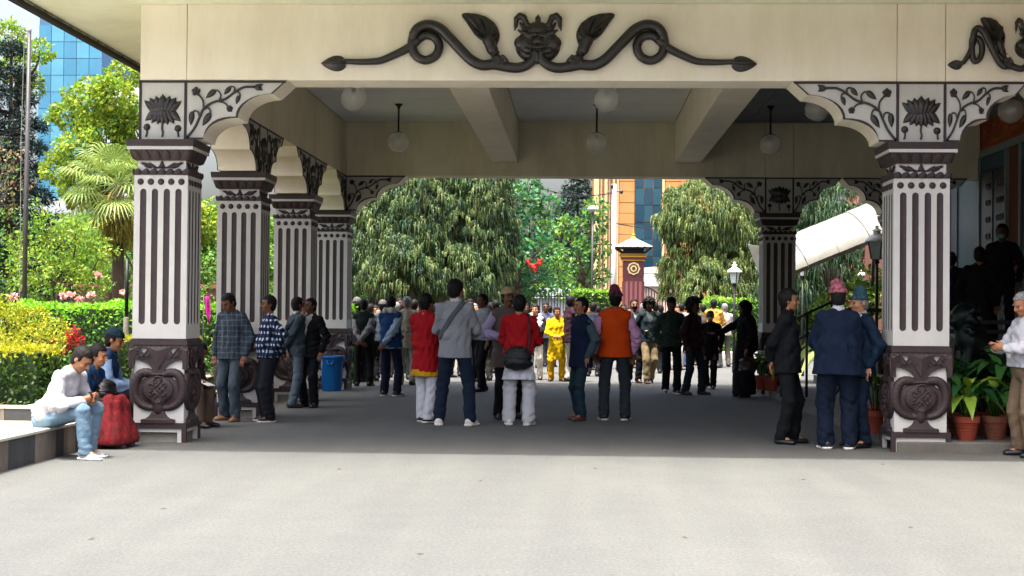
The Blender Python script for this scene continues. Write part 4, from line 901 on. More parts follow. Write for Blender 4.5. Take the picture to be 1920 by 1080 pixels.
# ---------------------------------------------------------------- glass tower, far blocks on the left
GLZ = lambda n, c, r=.08: mat('glazing_' + n, c, rough=r, vary=.25, scale=.35, spec=.9, metal=.35)
tw_ = at(140, 300, 95); tower = thing('glass_tower', 'blue mirrored glass office tower behind the garden trees', 'building', (tw_[0], 95, 0)); PX = (95 + 16.35) / F_PX
zt = at(140, -60, 95)[2]; MB().box(-2.9, 1.55, .1, 12, 0, zt).build('tower_core', mat('tower_core', '#3f6684'), tower); GB = [mat('tower_' + n_, c_, rough=.15, vary=.3, scale=.3, spec=.5) for n_, c_ in (('sky_blue', '#4a88a6'), ('deep_blue', '#447f9e'), ('pale_blue', '#5592ac'))]
pm = MB().box(-.47, .47, -.03, .06, -.62, .62).mesh('pane', GB[0]); k = 0
for i in range(5):
    for j in range(18):
        o = link('pane', pm if (i * 7 + j * 3) % 5 else pm, tower, (-2.42 + i * .98, .03, .75 + j * 1.28)); 
        if (i * 5 + j * 7) % 3: o.material_slots[0].link = 'OBJECT'; o.material_slots[0].material = GB[1 + (i + 2 * j) % 2]
        o.rotation_euler = (RNG.uniform(-.012, .012), 0, RNG.uniform(-.012, .012))
side = thing('panel_building', 'pale panel clad building wing beside the glass tower', 'building', (tw_[0] + 3.4, 95.3, 0)); MB().box(-1.8, 3.2, .1, 10, 0, zt - 8.5).build('wing_core', mat('panel_white', '#b9bfc9', rough=.5), side); pm2 = MB().box(-.58, .58, -.04, .08, -.62, .62).mesh('panel', mat('panel_face', '#c3c9d4', rough=.35, vary=.08))
for i in range(4):
    for j in range(12): link('panel', pm2, side, (-1.2 + i * 1.22, 0, .75 + j * 1.28))
p = at(60, 360, 52); lb = thing('low_block', 'low grey building with a pale slab edge behind the small tree', 'building', (p[0], 52, 0)); PXL = (52 + 16.35) / F_PX
MB().box(-3.2, 2.6, 0, 6, 0, 5.4).build('wall', mat('dark_wall', '#3a4146', vary=.3), lb); MB().box(-3.3, 2.7, -.4, 6.2, 5.4, 6.6).build('slab_edge', mat('grey_slab', '#a3a8ad', vary=.15), lb); MB().box(-3.3, 2.7, -.3, 0, 2.6, 2.9).build('slab_edge', mat('grey_slab', ''), lb)
for i in range(4): MB().box(-2.8 + i * 1.3, -1.9 + i * 1.3, -.02, .05, 3.2, 4.7).build('window', GLZ('shade', '#1d2c38'), lb)
p = at(215, 545, 34); gw = thing('garden_wall', 'maroon painted garden wall with a pale band behind the roses', 'wall', (p[0], 34, 0)); MB().box(-2.2, 3.5, 0, .25, 0, 2.2).build('wall', mat('maroon_wall', '#4d2a2c', vary=.25), gw); MB().box(-2.25, 3.55, -.04, .29, 2.2, 2.34).build('coping', mat('maroon_coping', '#8a4a48'), gw); MB().box(.9, 1.5, -.02, 0, .4, 1.6).build('white_panel', WHITE, gw)
# ---------------------------------------------------------------- trees beyond the portico
def lobe(u, v, ru, rv, Y, dy=0): k = (Y + dy - CAMP[1]) / F_PX; return (at(u, v, Y + dy), (ru * k, ru * k * .8, rv * k))
kb_ = at(690, 680, 26.0)
weeping('broad dark weeping tree, the widest one seen through the archway', (at(790, 560, 28)[0], 28, 0), [lobe(790, 400, 110, 100, 28), lobe(720, 450, 75, 90, 27.5), lobe(880, 430, 85, 100, 28.2), lobe(830, 330, 90, 80, 28.5), lobe(900, 360, 62, 60, 28), lobe(700, 510, 55, 60, 27), lobe(860, 510, 70, 60, 27.3), lobe(770, 500, 62, 66, 26.6), lobe(920, 500, 38, 60, 28), lobe(690, 400, 50, 70, 28.5)], [L_WEEPD, L_WEEP, L_WEEP, L_WEEPM], 'weeping trees beyond the portico', 100, .46)
weeping('pale green round topped weeping tree next to the gate pillar', (at(1340, 560, 37)[0], 37, 0), [lobe(1330, 400, 90, 62, 37), lobe(1300, 470, 55, 80, 37), lobe(1370, 470, 70, 90, 37), lobe(1340, 545, 64, 60, 36), lobe(1275, 400, 42, 50, 37), lobe(1420, 420, 60, 80, 37.5), lobe(1265, 520, 30, 60, 37.4)], [L_WEEP, L_WEEP2, L_WEEP2], 'weeping trees beyond the portico', 84, .48)
weeping('dark weeping tree behind the white stair canopy', (at(1560, 560, 32)[0], 32, 0), [lobe(1560, 480, 95, 100, 32), lobe(1500, 420, 70, 80, 32), lobe(1590, 400, 80, 70, 32.5), lobe(1480, 520, 60, 70, 31.6), lobe(1620, 470, 60, 90, 33)], [L_WEEPD, L_WEEPD, L_WEEP], 'weeping trees beyond the portico', 40, .7)
c = pxclumps([(975, 370, 34), (950, 440, 36), (1000, 420, 36), (960, 500, 40), (1010, 470, 30), (985, 345, 30), (1030, 385, 24), (1005, 525, 34), (945, 545, 30)], 40, 1.0); tree('broadleaf_tree', 'blue green broadleaf tree hung with red cloth in the archway', (c[3][0][0], 40, 0), c, [L_BL, L_BL, L_GR], .20, 560, .16, .6, .2, group='street trees beyond the gate')
c = pxclumps([(1095, 430, 34), (1115, 390, 24), (1075, 480, 36), (1120, 470, 26), (1090, 530, 36), (1065, 420, 22), (1125, 520, 20), (1060, 540, 30)], 46, 1.0); tree('broadleaf_tree', 'fresh green tree beside the street lamp', (c[4][0][0], 46, 0), c, [L_GR, L_LT, L_BL], .19, 520, .15, .6, .2, group='street trees beyond the gate')
c = pxclumps([(1040, 480, 30), (1030, 430, 24), (1050, 530, 26), (1020, 545, 26)], 56, 1.0); tree('broadleaf_tree', 'pale hazy tree between the two street trees', (c[0][0][0], 56, 0), c, [L_LT, L_GR], .2, 420, .14, .6, .2, group='street trees beyond the gate')
c = pxclumps([(1650, 560, 40), (1600, 560, 40), (1560, 575, 34), (1630, 520, 26)], 16, .4); tree('leafy_shrub', 'sunlit yellow green shrub behind the men in suits', (c[0][0][0], 16, 0), c, [L_GLOSSY, L_LT], .12, 1500, .04, .6, .1, 'shrub')
for k in range(5):  # red cloths tied in the tree
    u, v, w_, h_ = ((1000, 497, 26, 14), (1012, 490, 14, 18), (990, 488, 16, 10), (957, 486, 10, 12), (1003, 506, 12, 8))[k]; Yc = 38.6 + .1 * k; kk = (Yc + 16.35) / F_PX; p = at(u, v, Yc); w2, h2 = w_ * kk * .34, h_ * kk * .34; vs = []; fs = []; 
    for i in range(7):
        for j in range(5): vs.append((-w2 + 2 * w2 * i / 6, .06 * math.sin(i * 1.3 + j), -h2 + 2 * h2 * j / 4 - .05 * math.sin(PI * i / 6)))
    for i in range(6):
        for j in range(4): a = i * 5 + j; fs.append((a, a + 5, a + 6, a + 1))
    o = MB().add(vs, fs).build('red_cloth', mat('red_cloth', '#b3281b', rough=.8), None, True, None, tuple(p)); o.modifiers.new('thick', 'SOLIDIFY').thickness = .01
    tag(o, ['largest red cloth hanging in the blue green tree', 'red cloth at the right end of the hanging group', 'red cloth at the left end of the hanging group', 'small red cloth apart on the left in the tree', 'lowest small red cloth under the largest one'][k], 'cloth', 'red cloths in the tree', 'thing')
hd_ = [at(1328, 640, 33), at(1440, 640, 33)]
hedge('clipped_hedge', 'bright leafy hedge along the sunny drive behind the woman in black', hd_[0][0], hd_[1][0] + 2.5, 33, 35, .02, 1.95, LM('bright_hedge', '#8fb83a', '#6fa030', transl=.4), LM('bright_hedge2', '#74a338', '#4d7d2c', transl=.35), .13, 190, .06, 'clipped hedges on the right')
a_, b_ = at(1378, 540, 37), at(1440, 540, 37); hedge('clipped_hedge', 'square clipped hedge block above the bright hedge', a_[0], b_[0] + 2, 38, 40, .02, at(1378, 533, 38)[2], LM('bright_hedge', '', ''), LM('hedge_mid', '#4d7a26', '#38621f'), .13, 170, .04, 'clipped hedges on the right')
a_, b_ = at(1075, 560, 41), at(1143, 560, 41); hedge('clipped_hedge', 'square clipped hedge between the street lamp and the gate pillar', a_[0], b_[0], 41, 43, .02, at(1100, 545, 41)[2], LM('bright_hedge', '', ''), LM('hedge_mid', '', ''), .13, 170, .04, 'clipped hedges on the right')
kp = gnd(672, 690); kb2 = thing('kerb', 'pale concrete planter kerb under the big weeping tree', 'kerb', (kp[0], kp[1], 0)); MB().box(-2.2, 4.3, 0, .25, -.02, .34).build('kerb_face', mat('pale_concrete', '#b5b0a4', vary=.15, stain=.2), kb2, bevel=.02); MB().box(-2.2, 4.3, .252, 5, -.02, .28).build('planter_bed', mat('planter_soil', ''), kb2)
kp = gnd(1340, 674); kb3 = thing('kerb', 'pale kerb at the foot of the bright hedge', 'kerb', (kp[0], 32.4, 0)); MB().box(-.3, 6, 0, .5, -.02, .24).build('kerb_face', mat('pale_concrete', ''), kb3, bevel=.02)
# ---------------------------------------------------------------- gate pillar, gate, fence and street beyond
p = at(1187, 560, 40); kx = (40 + 16.35) / F_PX; gp = thing('gate_pillar', 'maroon gate pillar with a small tiled roof and a round emblem', 'pillar', (p[0], 40, 0)); zz = lambda v: at(1187, v, 40)[2]
MAROON = mat('maroon_paint', '#5a2c33', rough=.6, vary=.2, scale=5); GOLD = mat('gold_paint', '#c8952c', rough=.45, vary=.2); hw = 19 * kx
MB().box(-hw, hw, -hw, hw, 0, zz(518)).build('shaft', MAROON, gp)
for i in range(4):
    for q in range(4):
        x = -hw * .66 + i * hw * .44; o = MB().box(-.045, .045, -.03, .0, .9, zz(528)).build('fluting', mat('maroon_light', '#7d4a4c', rough=.6), gp); a = q * PI / 2; o.location = (x * math.cos(a) + hw * math.sin(a), x * math.sin(a) - hw * math.cos(a), 0); o.rotation_euler = (0, 0, a)
MB().box(-hw * 1.02, hw * 1.02, -hw * 1.02, hw * 1.02, zz(518), zz(490)).build('emblem_block', MAROON, gp)
for i, (z, w_, m) in enumerate(((490, 1.10, GOLD), (486.5, 1.2, MAROON), (483, 1.26, GOLD), (479.5, 1.32, mat('gold_dark', '#8a6a20')))): MB().box(-hw * w_, hw * w_, -hw * w_, hw * w_, zz(z), zz(z - 3.3)).build('moulding', m, gp)
MB().box(-hw * 1.0, hw * 1.0, -hw * 1.0, hw * 1.0, zz(476), zz(464)).build('neck', mat('dark_wood', '#241d1c'), gp)
for s_ in (-1, 1):
    for k in (-1, 1): MB().tube([(s_ * hw * 1.0, k * hw, zz(475)), (s_ * hw * 1.75, k * hw * 1.7, zz(465))], .035, 6).build('strut', mat('dark_wood', ''), gp)
zr0, zr1 = zz(464), zz(449); w0, w1 = 33 * kx, 5 * kx; MB().frustum(2 * w0, 2 * w0, zr0 - .05, 2 * w0, 2 * w0, zr0).build('eave', mat('roof_under', '#3a3432'), gp); MB().frustum(2 * w0 + .06, 2 * w0 + .06, zr0 + .002, 2 * w1, 2 * w1, zr1).build('roof', mat('roof_metal', '#a9a59c', rough=.5, vary=.2), gp)
for q in range(4):
    for f in (-.6, -.2, .2, .6): a = q * PI / 2; o = MB().tube([(f * w0, -w0 - .02, zr0 + .02), (f * w1, -w1, zr1 + .02)], .022, 5).build('roof_rib', mat('roof_rib', '#8c887e'), gp); o.rotation_euler = (0, 0, a)
MB().lathe([(w1 * 1.1, 0), (w1 * .9, .08), (w1 * .5, .12), (w1 * .7, .18), (w1 * .3, .24), (w1 * .42, .28), (w1 * .16, .36), (.01, .5)], 12, (0, 0, zr1)).build('finial', GOLD, gp, True, 50)
ze = zz(504); ey = -hw * 1.02
for i, (r, m) in enumerate(((11.5, mat('emblem_cream', '#e2cf9a')), (8.6, mat('emblem_brown', '#5b3a22')), (6.0, mat('emblem_cream', '')), (3.2, mat('emblem_brown', '')))):
    n = 24; rr = [r * kx * (1 + (.06 * math.cos(8 * 2 * PI * k / n) if i == 0 else 0)) for k in range(n)]; MB().prism([(rr[k] * math.cos(2 * PI * k / n), ze + rr[k] * math.sin(2 * PI * k / n)) for k in range(n)], ey - .02 - .012 * i, ey - .008 * i).build('emblem_ring', m, gp)
gt = thing('gate', 'blue iron gate with a curved top beside the gate pillar', 'gate', (at(1206, 560, 40)[0], 40, 0)); GBL = mat('gate_blue', '#1b2f52', rough=.5); gw_ = 62 * kx; ztop = lambda f: 2.5 - .95 * f ** 1.6
for i in range(13): f = i / 12; MB().tube([(f * gw_, 0, .08), (f * gw_, 0, ztop(f))], .02, 6).build('bar', GBL, gt)
MB().tube([(f * gw_, 0, ztop(f)) for f in np.linspace(0, 1, 12)], .03, 6).build('top_rail', GBL, gt); MB().tube([(0, 0, 1.15), (gw_, 0, 1.15)], .028, 6).build('mid_rail', GBL, gt); MB().box(0, gw_, .02, .04, .15, .85).build('sheet_panel', GBL, gt)
fa, fb = at(990, 560, 44), at(1150, 560, 44); fc_ = thing('spiked_fence', 'dark spiked iron fence along the street', 'fence', (fa[0], 44, 0)); L_ = fb[0] - fa[0]; zt = at(1030, 549, 44)[2]
for i in range(30): x = L_ * i / 29; MB().tube([(x, 0, 0), (x, 0, zt), (x, 0, zt + .14)], [.018, .018, .003], 5).build('fence_bar', METALD, fc_)
for z in (.3, zt - .15): MB().tube([(0, 0, z), (L_, 0, z)], .022, 5).build('fence_rail', METALD, fc_)
p = at(1042, 552, 50); sh_ = thing('shed', 'low pale roofed shed behind the spiked fence', 'shed', (p[0], 50, 0)); zr = at(1042, 540, 50)[2]; MB().box(-.8, .8, 0, 2, 0, zr - .45).build('wall', mat('shed_wall', '#9da1a6'), sh_); MB().prism([(-.95, zr - .45), (.95, zr - .45), (.72, zr), (-.72, zr)], -.2, 2.2).build('roof', mat('shed_roof', '#aeb3ba', rough=.5), sh_)
# motorcycles parked by the fence
def motorcycle(label, x, y, rz, col):
    t = thing('motorcycle', label, 'motorcycle', (x, y, 0), rz, 'motorcycles parked by the fence'); TY = mat('tyre', '#101012', rough=.8)
    for c in (-.62, .62):
        w = MB(); w.tube([(c + .29 * math.cos(a), 0, .31 + .29 * math.sin(a)) for a in np.linspace(0, 2 * PI, 19)], .05, 6); wo = w.build('wheel', TY, t, True)
        for k in range(6): a = k * PI / 3; MB().tube([(c, 0, .31), (c + .27 * math.cos(a), 0, .31 + .27 * math.sin(a))], .012, 4).build('spoke', POLE, wo)
    mc = mat('bike_' + col.strip('#'), col, rough=.3); S = SDF(); S.cap((.28, 0, .80), (-.08, 0, .76), .12, .10, k=.03).cap((-.1, 0, .5), (.15, 0, .45), .15, .13, k=.03); S.build('tank', mc, t, h=.025); S = SDF(); S.cap((-.1, 0, .80), (-.65, 0, .84), .09, .08, lat=(0, 1, 0), st=1.3); S.build('saddle', TY, t, h=.025)
    MB().tube([(.62, .09, .31), (.42, .08, .98)], .025, 6).tube([(.62, -.09, .31), (.42, -.08, .98)], .025, 6).build('fork', POLE, t); MB().tube([(.32, -.36, 1.02), (.42, -.2, 1.04), (.44, .2, 1.04), (.32, .36, 1.02)], .016, 6).build('handlebar', POLE, t); S = SDF(); S.ell((.52, 0, .92), (.09, .09, .1)); S.build('headlight', mat('lamp_glass', '#cfd3d6', rough=.15), t, h=.02)
    MB().tube([(-.62, .1, .31), (.1, .1, .4)], .02, 6).tube([(-.62, -.1, .31), (-.5, -.1, .78)], .018, 6).build('frame', POLE, t)
for k, (u, c) in enumerate(((1008, '#1d1d22'), (1034, '#8a1c1c'), (1058, '#24324a'))): p = at(u, 600, 38.5); motorcycle(['black motorcycle parked by the fence, left of the red one', 'red motorcycle parked between two dark ones', 'dark blue motorcycle parked nearest the hedge'][k], p[0], 38.5, R(-70 + 9 * k), c)
# ochre building across the street
BY = 62.0; kk = (BY - CAMP[1]) / F_PX; X_ = lambda u: at(u, 500, BY)[0]; Z_ = lambda v: at(1200, v, BY)[2]; ob = thing('ochre_building', 'ochre clad building with a tall blue glass strip across the street', 'building', (X_(1200), BY, 0)); bx = X_(1200)
OCH = mat('ochre_panel', '#b07f4a', rough=.8, vary=.12, scale=1.5, stain=.12); CRM = mat('cream_render', '#e0bd8c', rough=.85, vary=.1); ztop = Z_(150)
MB().box(X_(1112) - bx, X_(1330) - bx, .12, 12, 0, ztop).build('wall', mat('ochre_wall', '#a06f36', vary=.15), ob)
MB().box(X_(1113) - bx, X_(1159) - bx, .02, .118, 0, ztop - .1).build('render_bay', CRM, ob)
for u, w_ in ((1122, 2), (1128, 3), (1138, 2), (1143, 4), (1152, 3)): MB().box(X_(u) - bx, X_(u + w_) - bx, -.08, .018, 0, ztop - .1).build('pilaster', mat('brown_pilaster', '#5f3f2e'), ob)
pw, ph = (1189 - 1161) / 2 * kk, 20 * kk
for x0, x1 in ((1160, 1189), (1246, 1330)):
    n = max(1, round((x1 - x0) / 29)); 
    for i in range(n):
        a, b = X_(x0 + (x1 - x0) * i / n) - bx, X_(x0 + (x1 - x0) * (i + 1) / n) - bx; z = 0.0; j = 0
        while z < ztop - ph: MB().box(a + .012, b - .012, -.0 - .012 * ((i + j) % 2), .118, z + .012, z + ph - .012).build('panel', OCH, ob); z += ph; j += 1
gp_ = [GLZ('teal', '#2f5a6e', .06), GLZ('teal_dark', '#274a60', .06)]; n = 3; z = 0.0; j = 0
while z < ztop - .9:
    for i in range(n): a, b = X_(1190 + 50 * i / n) - bx, X_(1190 + 50 * (i + 1) / n) - bx; o = MB().box(a + .015, b - .015, .05, .117, z + .015, z + .885).build('pane', gp_[(i + j) % 2], ob); o.rotation_euler = (RNG.uniform(-.01, .01), 0, 0)
    z += .9; j += 1
MB().box(X_(1241) - bx, X_(1245) - bx, -.06, .118, 0, ztop).build('pilaster', CRM, ob)
p = at(1222, 535, 56); st = thing('street_shop', 'low white and red street kiosk behind the blue gate', 'kiosk', (p[0], 54, 0)); zc = at(1222, 515, 54)[2]; k5 = (54 + 16.35) / F_PX
MB().box(-40 * k5, 55 * k5, 0, 2, 0, zc - .5).build('wall', mat('kiosk_wall', '#c7a894'), st); MB().box(-42 * k5, 12 * k5, -.2, 0, zc - .55, zc + .02).build('white_fascia', WHITE, st); MB().box(12.5 * k5, 55 * k5, -.2, 0, zc - .4, zc + .05).build('red_fascia', mat('kiosk_red', '#b0202c', rough=.5), st); MB().prism([(-44 * k5, zc + .06), (55 * k5, zc + .06), (50 * k5, zc + .5), (-30 * k5, zc + .3)], -.1, 2).build('roof', mat('kiosk_roof', '#cbb6a6'), st)
# lamps and poles
p = at(1110, 560, 45); lp = thing('street_lamp', 'street lamp with a shallow round hood beside the green tree', 'street lamp', (p[0], 45, 0)); zt = at(1110, 392, 45)[2]; MB().tube([(0, 0, 0), (0, 0, zt)], [.06, .04], 8).build('pole', POLE, lp, True); MB().lathe([(.05, -.12), (.2, -.06), (.23, 0), (.2, .06), (.08, .14), (.01, .16)], 16, (0, 0, zt)).build('lamp_head', mat('lamp_hood', '#b9b6b0', rough=.5), lp, True, 40)
p = at(1150, 560, 50); up_ = thing('utility_pole', 'white utility pole with cross arm and cables before the ochre building', 'pole', (p[0], 50, 0)); zt = at(1150, 345, 50)[2]; MB().tube([(0, 0, 0), (0, 0, zt)], [.14, .10], 10).build('pole', mat('pole_white', '#c3c5c6', rough=.6, vary=.15), up_, True); MB().tube([(-.35, 0, zt - .35), (.3, 0, zt - .3)], .035, 6).build('cross_arm', POLE, up_)
for x in (-.1, .32): S = SDF(); S.ell((x, -.05, zt - .1 - (.25 if x > 0 else 0)), (.09, .09, .11)); S.build('insulator', mat('insulator', '#3c3532', rough=.3), up_, h=.025)
for k, (u0, v0, u1, v1, Y) in enumerate(((1005, 350, 1150, 362, 50), (1150, 418, 1330, 421, 51), (1000, 395, 1150, 410, 50), (1150, 458, 1000, 430, 50))):
    a, b = at(u0, v0, Y), at(u1, v1, Y); pts = [a + (b - a) * f + np.array([0, 0, -.25 * math.sin(PI * f)]) for f in np.linspace(0, 1, 12)]; tag(MB().tube(pts, .022, 5).build('cable', METALD), ['overhead cable left of the utility pole, highest one', 'overhead cable crossing the ochre building', 'overhead cable sagging through the tree tops', 'lowest overhead cable left of the utility pole'][k], 'cable', 'overhead cables', 'thing')
def lantern(label, u, vt, vb, Y):
    """post lantern: four glazed sides, hipped cap with a ball finial"""
    p = at(u, vb, Y); zt, zb = at(u, vt, Y)[2], p[2]; h = zt - zb; t = thing('lantern', label, 'lantern', (p[0], Y, 0), .3, 'white topped post lanterns'); LW = mat('lantern_white', '#d5d6d4', rough=.4, vary=.05); LG = mat('lantern_glass', '#b4c2c0', rough=.2, vary=.1)
    MB().tube([(0, 0, 0), (0, 0, zb * .5), (0, 0, zb)], [.05, .035, .03], 8).build('post', METALD, t, True); MB().lathe([(.03, -.10), (.06, -.06), (.035, -.02), (.08 * h / .6, 0)], 10, (0, 0, zb)).build('collar', METALD, t, True)
    b, w_ = .11 * h / .6, .17 * h / .6; zs = zb + h * .52; n = 4
    for k in range(n):
        a0, a1 = k * PI / 2, (k + 1) * PI / 2; P4 = [(b * math.cos(a0), b * math.sin(a0), zb), (b * math.cos(a1), b * math.sin(a1), zb), (w_ * math.cos(a1), w_ * math.sin(a1), zs), (w_ * math.cos(a0), w_ * math.sin(a0), zs)]
        MB().add(P4 + [tuple(np.array(q) * np.array([.94, .94, 1])) for q in P4], [(0, 1, 2, 3), (7, 6, 5, 4), (0, 4, 5, 1), (2, 6, 7, 3)]).build('pane', LG, t); MB().tube([P4[0], P4[3]], .012, 5).build('corner_bar', METALD, t)
    MB().lathe([(w_ * 1.25, 0), (w_ * 1.22, .02), (w_ * .75, h * .16), (w_ * .4, h * .22), (w_ * .36, h * .30), (w_ * .5, h * .32), (w_ * .3, h * .36), (w_ * .12, h * .40), (w_ * .22, h * .44), (.004, h * .48)], 12, (0, 0, zs)).build('cap', LW, t, True, 50); return t
lantern('white post lantern before the weeping tree, left of the dark back column', 1377, 491, 531, 21); lantern('white post lantern just right of the dark back column', 1505, 486, 517, 19.5); lantern('biggest white post lantern beside the front column', 1644, 422, 486, 13.0); lantern('small distant white lantern behind the shrub', 1617, 503, 530, 26)
# white stair canopy
cn = thing('stair_canopy', 'white curved canopy sloping over the side stairs', 'canopy', tuple(at(1530, 450, 15.0)), 0); o0 = at(1530, 450, 15.0); CW = mat('white_fibre', '#8d8e88', rough=.5, vary=.12, scale=2.5, stain=.16, transl=.3, bump=.5, bscale=5)
A0, A1 = at(1432, 462, 15.0), at(1668, 365, 15.0); dv = A1 - A0; Lc = np.linalg.norm(dv); dv = dv / Lc; wid_ = .80; dn = np.cross(np.array([0, 1.0, 0]), dv); dn = dn / np.linalg.norm(dn); dn = -dn if dn[2] > 0 else dn; back = np.array([0, 1.0, 0])
prof = [(.0, 1.5), (.03, 1.15), (.12, .75), (.26, .42), (.42, .18), (.58, .05), (.72, .0), (.80, .03), (.80, .4)]
for i in range(4):
    a, b = Lc * i / 4, Lc * (i + 1) / 4 - .012; up_off = .02 * (i % 2); vs = []; n = len(prof)
    for s_ in (a, b):
        for d_, q in prof: vs.append(tuple(A0 + dv * s_ + dn * (d_ - up_off * .3) + back * (q - up_off) - o0))
    for s_ in (a, b):
        for d_, q in prof: vs.append(tuple(A0 + dv * s_ + dn * (.4 + (d_ - .4) * .94) + back * (q + .03) - o0))
    fs = [(k, k + 1, n + k + 1, n + k) for k in range(n - 1)] + [(2 * n + k, 3 * n + k, 3 * n + k + 1, 2 * n + k + 1) for k in range(n - 1)] + [(k, 2 * n + k, 2 * n + k + 1, k + 1) for k in range(n - 1)] + [(n + k, n + k + 1, 3 * n + k + 1, 3 * n + k) for k in range(n - 1)]
    MB().add(vs, fs).build('canopy_panel', CW, cn, True, 25)
fl_ = [tuple(A0 - o0 + np.array([-.02, .1, 0])), tuple(A0 + dn * .78 - o0 + np.array([-.02, .1, 0])), tuple(at(1425, 515, 15.2) - o0), tuple(at(1403, 458, 15.4) - o0)]; e_ = MB().add(fl_, [(0, 1, 2, 3)]).build('end_flap', CW, cn); e_.modifiers.new('thick', 'SOLIDIFY').thickness = .03
for f in (.15, .85): q = A0 + dv * Lc * f + dn * .4 - o0; MB().tube([tuple(q + back * .3), (q[0], q[1] + .9, -o0[2])], .035, 8).build('canopy_post', METALD, cn, True)
p = at(1631, 470, 40); pk = thing('pink_building', 'narrow glimpse of a salmon pink brick building behind the canopy', 'building', (p[0], 40, 0)); MB().box(-.2, .17, 0, 4, 0, 7).build('wall', mat('pink_brick', '#c0705f', vary=.2, scale=8), pk); MB().box(.175, .4, .1, 4, 0, 7).build('window', GLZ('black', '#16191d'), pk); MB().box(.405, 2.5, 0, 4, 0, 7).build('wall', mat('pink_brick', ''), pk)
# ---------------------------------------------------------------- hall on the right: brick wall, doors, steps, railing, lion
WXR = 7.32; BRK = mat('orange_brick', '#a8572a', rough=.85, vary=.2, scale=6, island=.25, bump=.3); MORT = mat('brick_mortar', '#6f4330', rough=.95)
hall = thing('brick_hall', 'orange brick hall with carved dark doors beyond the entrance steps', 'building', (WXR, 0, 0)); MB().box(.012, 8, -13, 22, 0, 6.2).build('wall', MORT, hall)  # near stretch of wall is unseen, added to block sky light from the right
bk = MB(); z = 4.47; r = 0
while z < 4.97:
    yy = 5.6 + (.12 if r % 2 else 0)
    while yy < 11.0: bk.box(-.0, .02, yy + .005, min(yy + .235, 11.0), z + .004, z + .066); yy += .24
    z += .07; r += 1
b_ = bk.build('brickwork', BRK, hall); tag(b_, kind='stuff')
TEAL = mat('teal_frame', '#27495a', rough=.5, vary=.15); GFR = mat('grey_frame', '#7d8a8d', rough=.6, vary=.1); DOORM = mat('carved_dark_wood', '#14161c', rough=.5, vary=.3)
MB().box(-.04, .01, 5.4, 11.6, 4.34, 4.466).build('lintel', GFR, hall)
for y0, y1, kind in ((9.25, 11.0, 'door'), (11.05, 12.5, 'blue'), (12.6, 13.1, 'grey'), (13.2, 14.6, 'door'), (5.6, 8.5, 'door')):
    if kind == 'door':
        d = MB().box(-.03, .01, y0 + .08, y1 - .08, 1.09, 4.05).build('door', DOORM, hall); MB().box(-.02, .01, y0 + .08, y1 - .08, 4.06, 4.33).build('door_head', TEAL, hall)
        for yy in (y0, y1 - .075): MB().box(-.06, .01, yy, yy + .07, 1.09, 4.336).build('door_frame', GFR, hall)
        c = (y0 + y1) / 2; MB().box(-.045, -.031, c - .02, c + .02, 1.09, 4.05).build('door_edge', TEAL, d)
        bells = MB()
        for j in range(9):
            for i, oy in enumerate((-.62, -.45, -.28, .22, .38)):
                zz_ = 3.78 - j * .3; yy = c + oy; bells.tube([(-.035, yy, zz_ + .06), (-.05, yy - .015, zz_), (-.04, yy - .045, zz_ - .05)], [.012, .02, .006], 5)
        tag(bells.build('carved_bells', mat('bell_grey', '#7c8088', rough=.35), d, True), kind='stuff')
    else: MB().box(-.03, .01, y0, y1, 1.09, 4.336).build('shutter', TEAL if kind == 'blue' else mat('mauve_panel', '#4a4450'), hall); MB().box(-.06, .01, y1 + .005, y1 + .045, 1.09, 4.336).build('door_frame', GFR, hall)
plat = thing('entrance_platform', 'low entrance platform and steps between the columns and the hall', 'steps', (0, 0, 0)); PF = mat('platform_paving', '#6b6862', rough=.85, vary=.25, scale=3, bump=.2, stain=.25)
MB().box(3.42, 9.5, -.34, 11.6, -.05, .11).build('platform', PF, plat, bevel=.012); xk = .111
for i in range(6): MB().box(4.7 + .3 * i, 7.33, 4.5, 13.5, .1105 + .163 * i, .11 + .163 * (i + 1)).build('step', mat('step_stone', '#57544f', rough=.85, vary=.25, scale=4), plat, bevel=.01)
rl = thing('railing', 'black railing along the entrance steps behind the lion', 'railing', (0, 0, 0)); za = .11
for x in np.linspace(4.55, 7.2, 6): MB().tube([(x, 4.35, za), (x, 4.35, 1.36)], .028, 8).build('baluster', METALD, rl, True)
for z in (1.38, 1.25, .6): MB().box(4.5, 7.25, 4.31, 4.39, z - .03, z + .03).build('rail', METALD, rl, bevel=.008)
r2 = thing('handrail', 'sloping black handrail behind the men in suits', 'railing', (0, 0, 0)); a, b, c = at(1466, 610, 8.2), at(1560, 566, 8.2), at(1660, 598, 9.0)
MB().tube([tuple(a), tuple(b)], .021, 8).build('rail', METALD, r2, True); MB().box(b[0], c[0], 8.16, 8.24, b[2] - .16, b[2] - .10).build('rail', METALD, r2); MB().tube([tuple(a - np.array([0, 0, .35])), tuple(b - np.array([0, 0, .35]))], .02, 8).build('rail', METALD, r2, True)
for q in (a, (a + b) / 2, b, np.array([c[0], 8.2, b[2] - .1])): MB().tube([(q[0], q[1], .11), tuple(q)], .022, 8).build('baluster', METALD, r2, True)
lx = at(1840, 650, 3.0)[0]; lion = thing('lion_statue', 'dark bronze guardian lion sitting on a plinth behind the plants', 'statue', (lx, 3.0, .11), R(0)); MB().box(-.48, .52, -.22, .22, 0, .52).build('plinth', PF, lion, bevel=.015)
S = SDF(); S.cap((.22, 0, .70), (.30, 0, .80), .17, .16, k=.06).cap((.18, 0, .82), (-.14, 0, 1.05), .17, .19, k=.08).cap((-.12, 0, 1.08), (-.20, 0, 1.26), .17, .16, k=.06)
S.ell((-.24, 0, 1.32), (.16, .15, .15), k=.04).ell((-.36, 0, 1.28), (.09, .10, .085), k=.03).ell((-.22, 0, 1.36), (.15, .18, .16), k=.03)
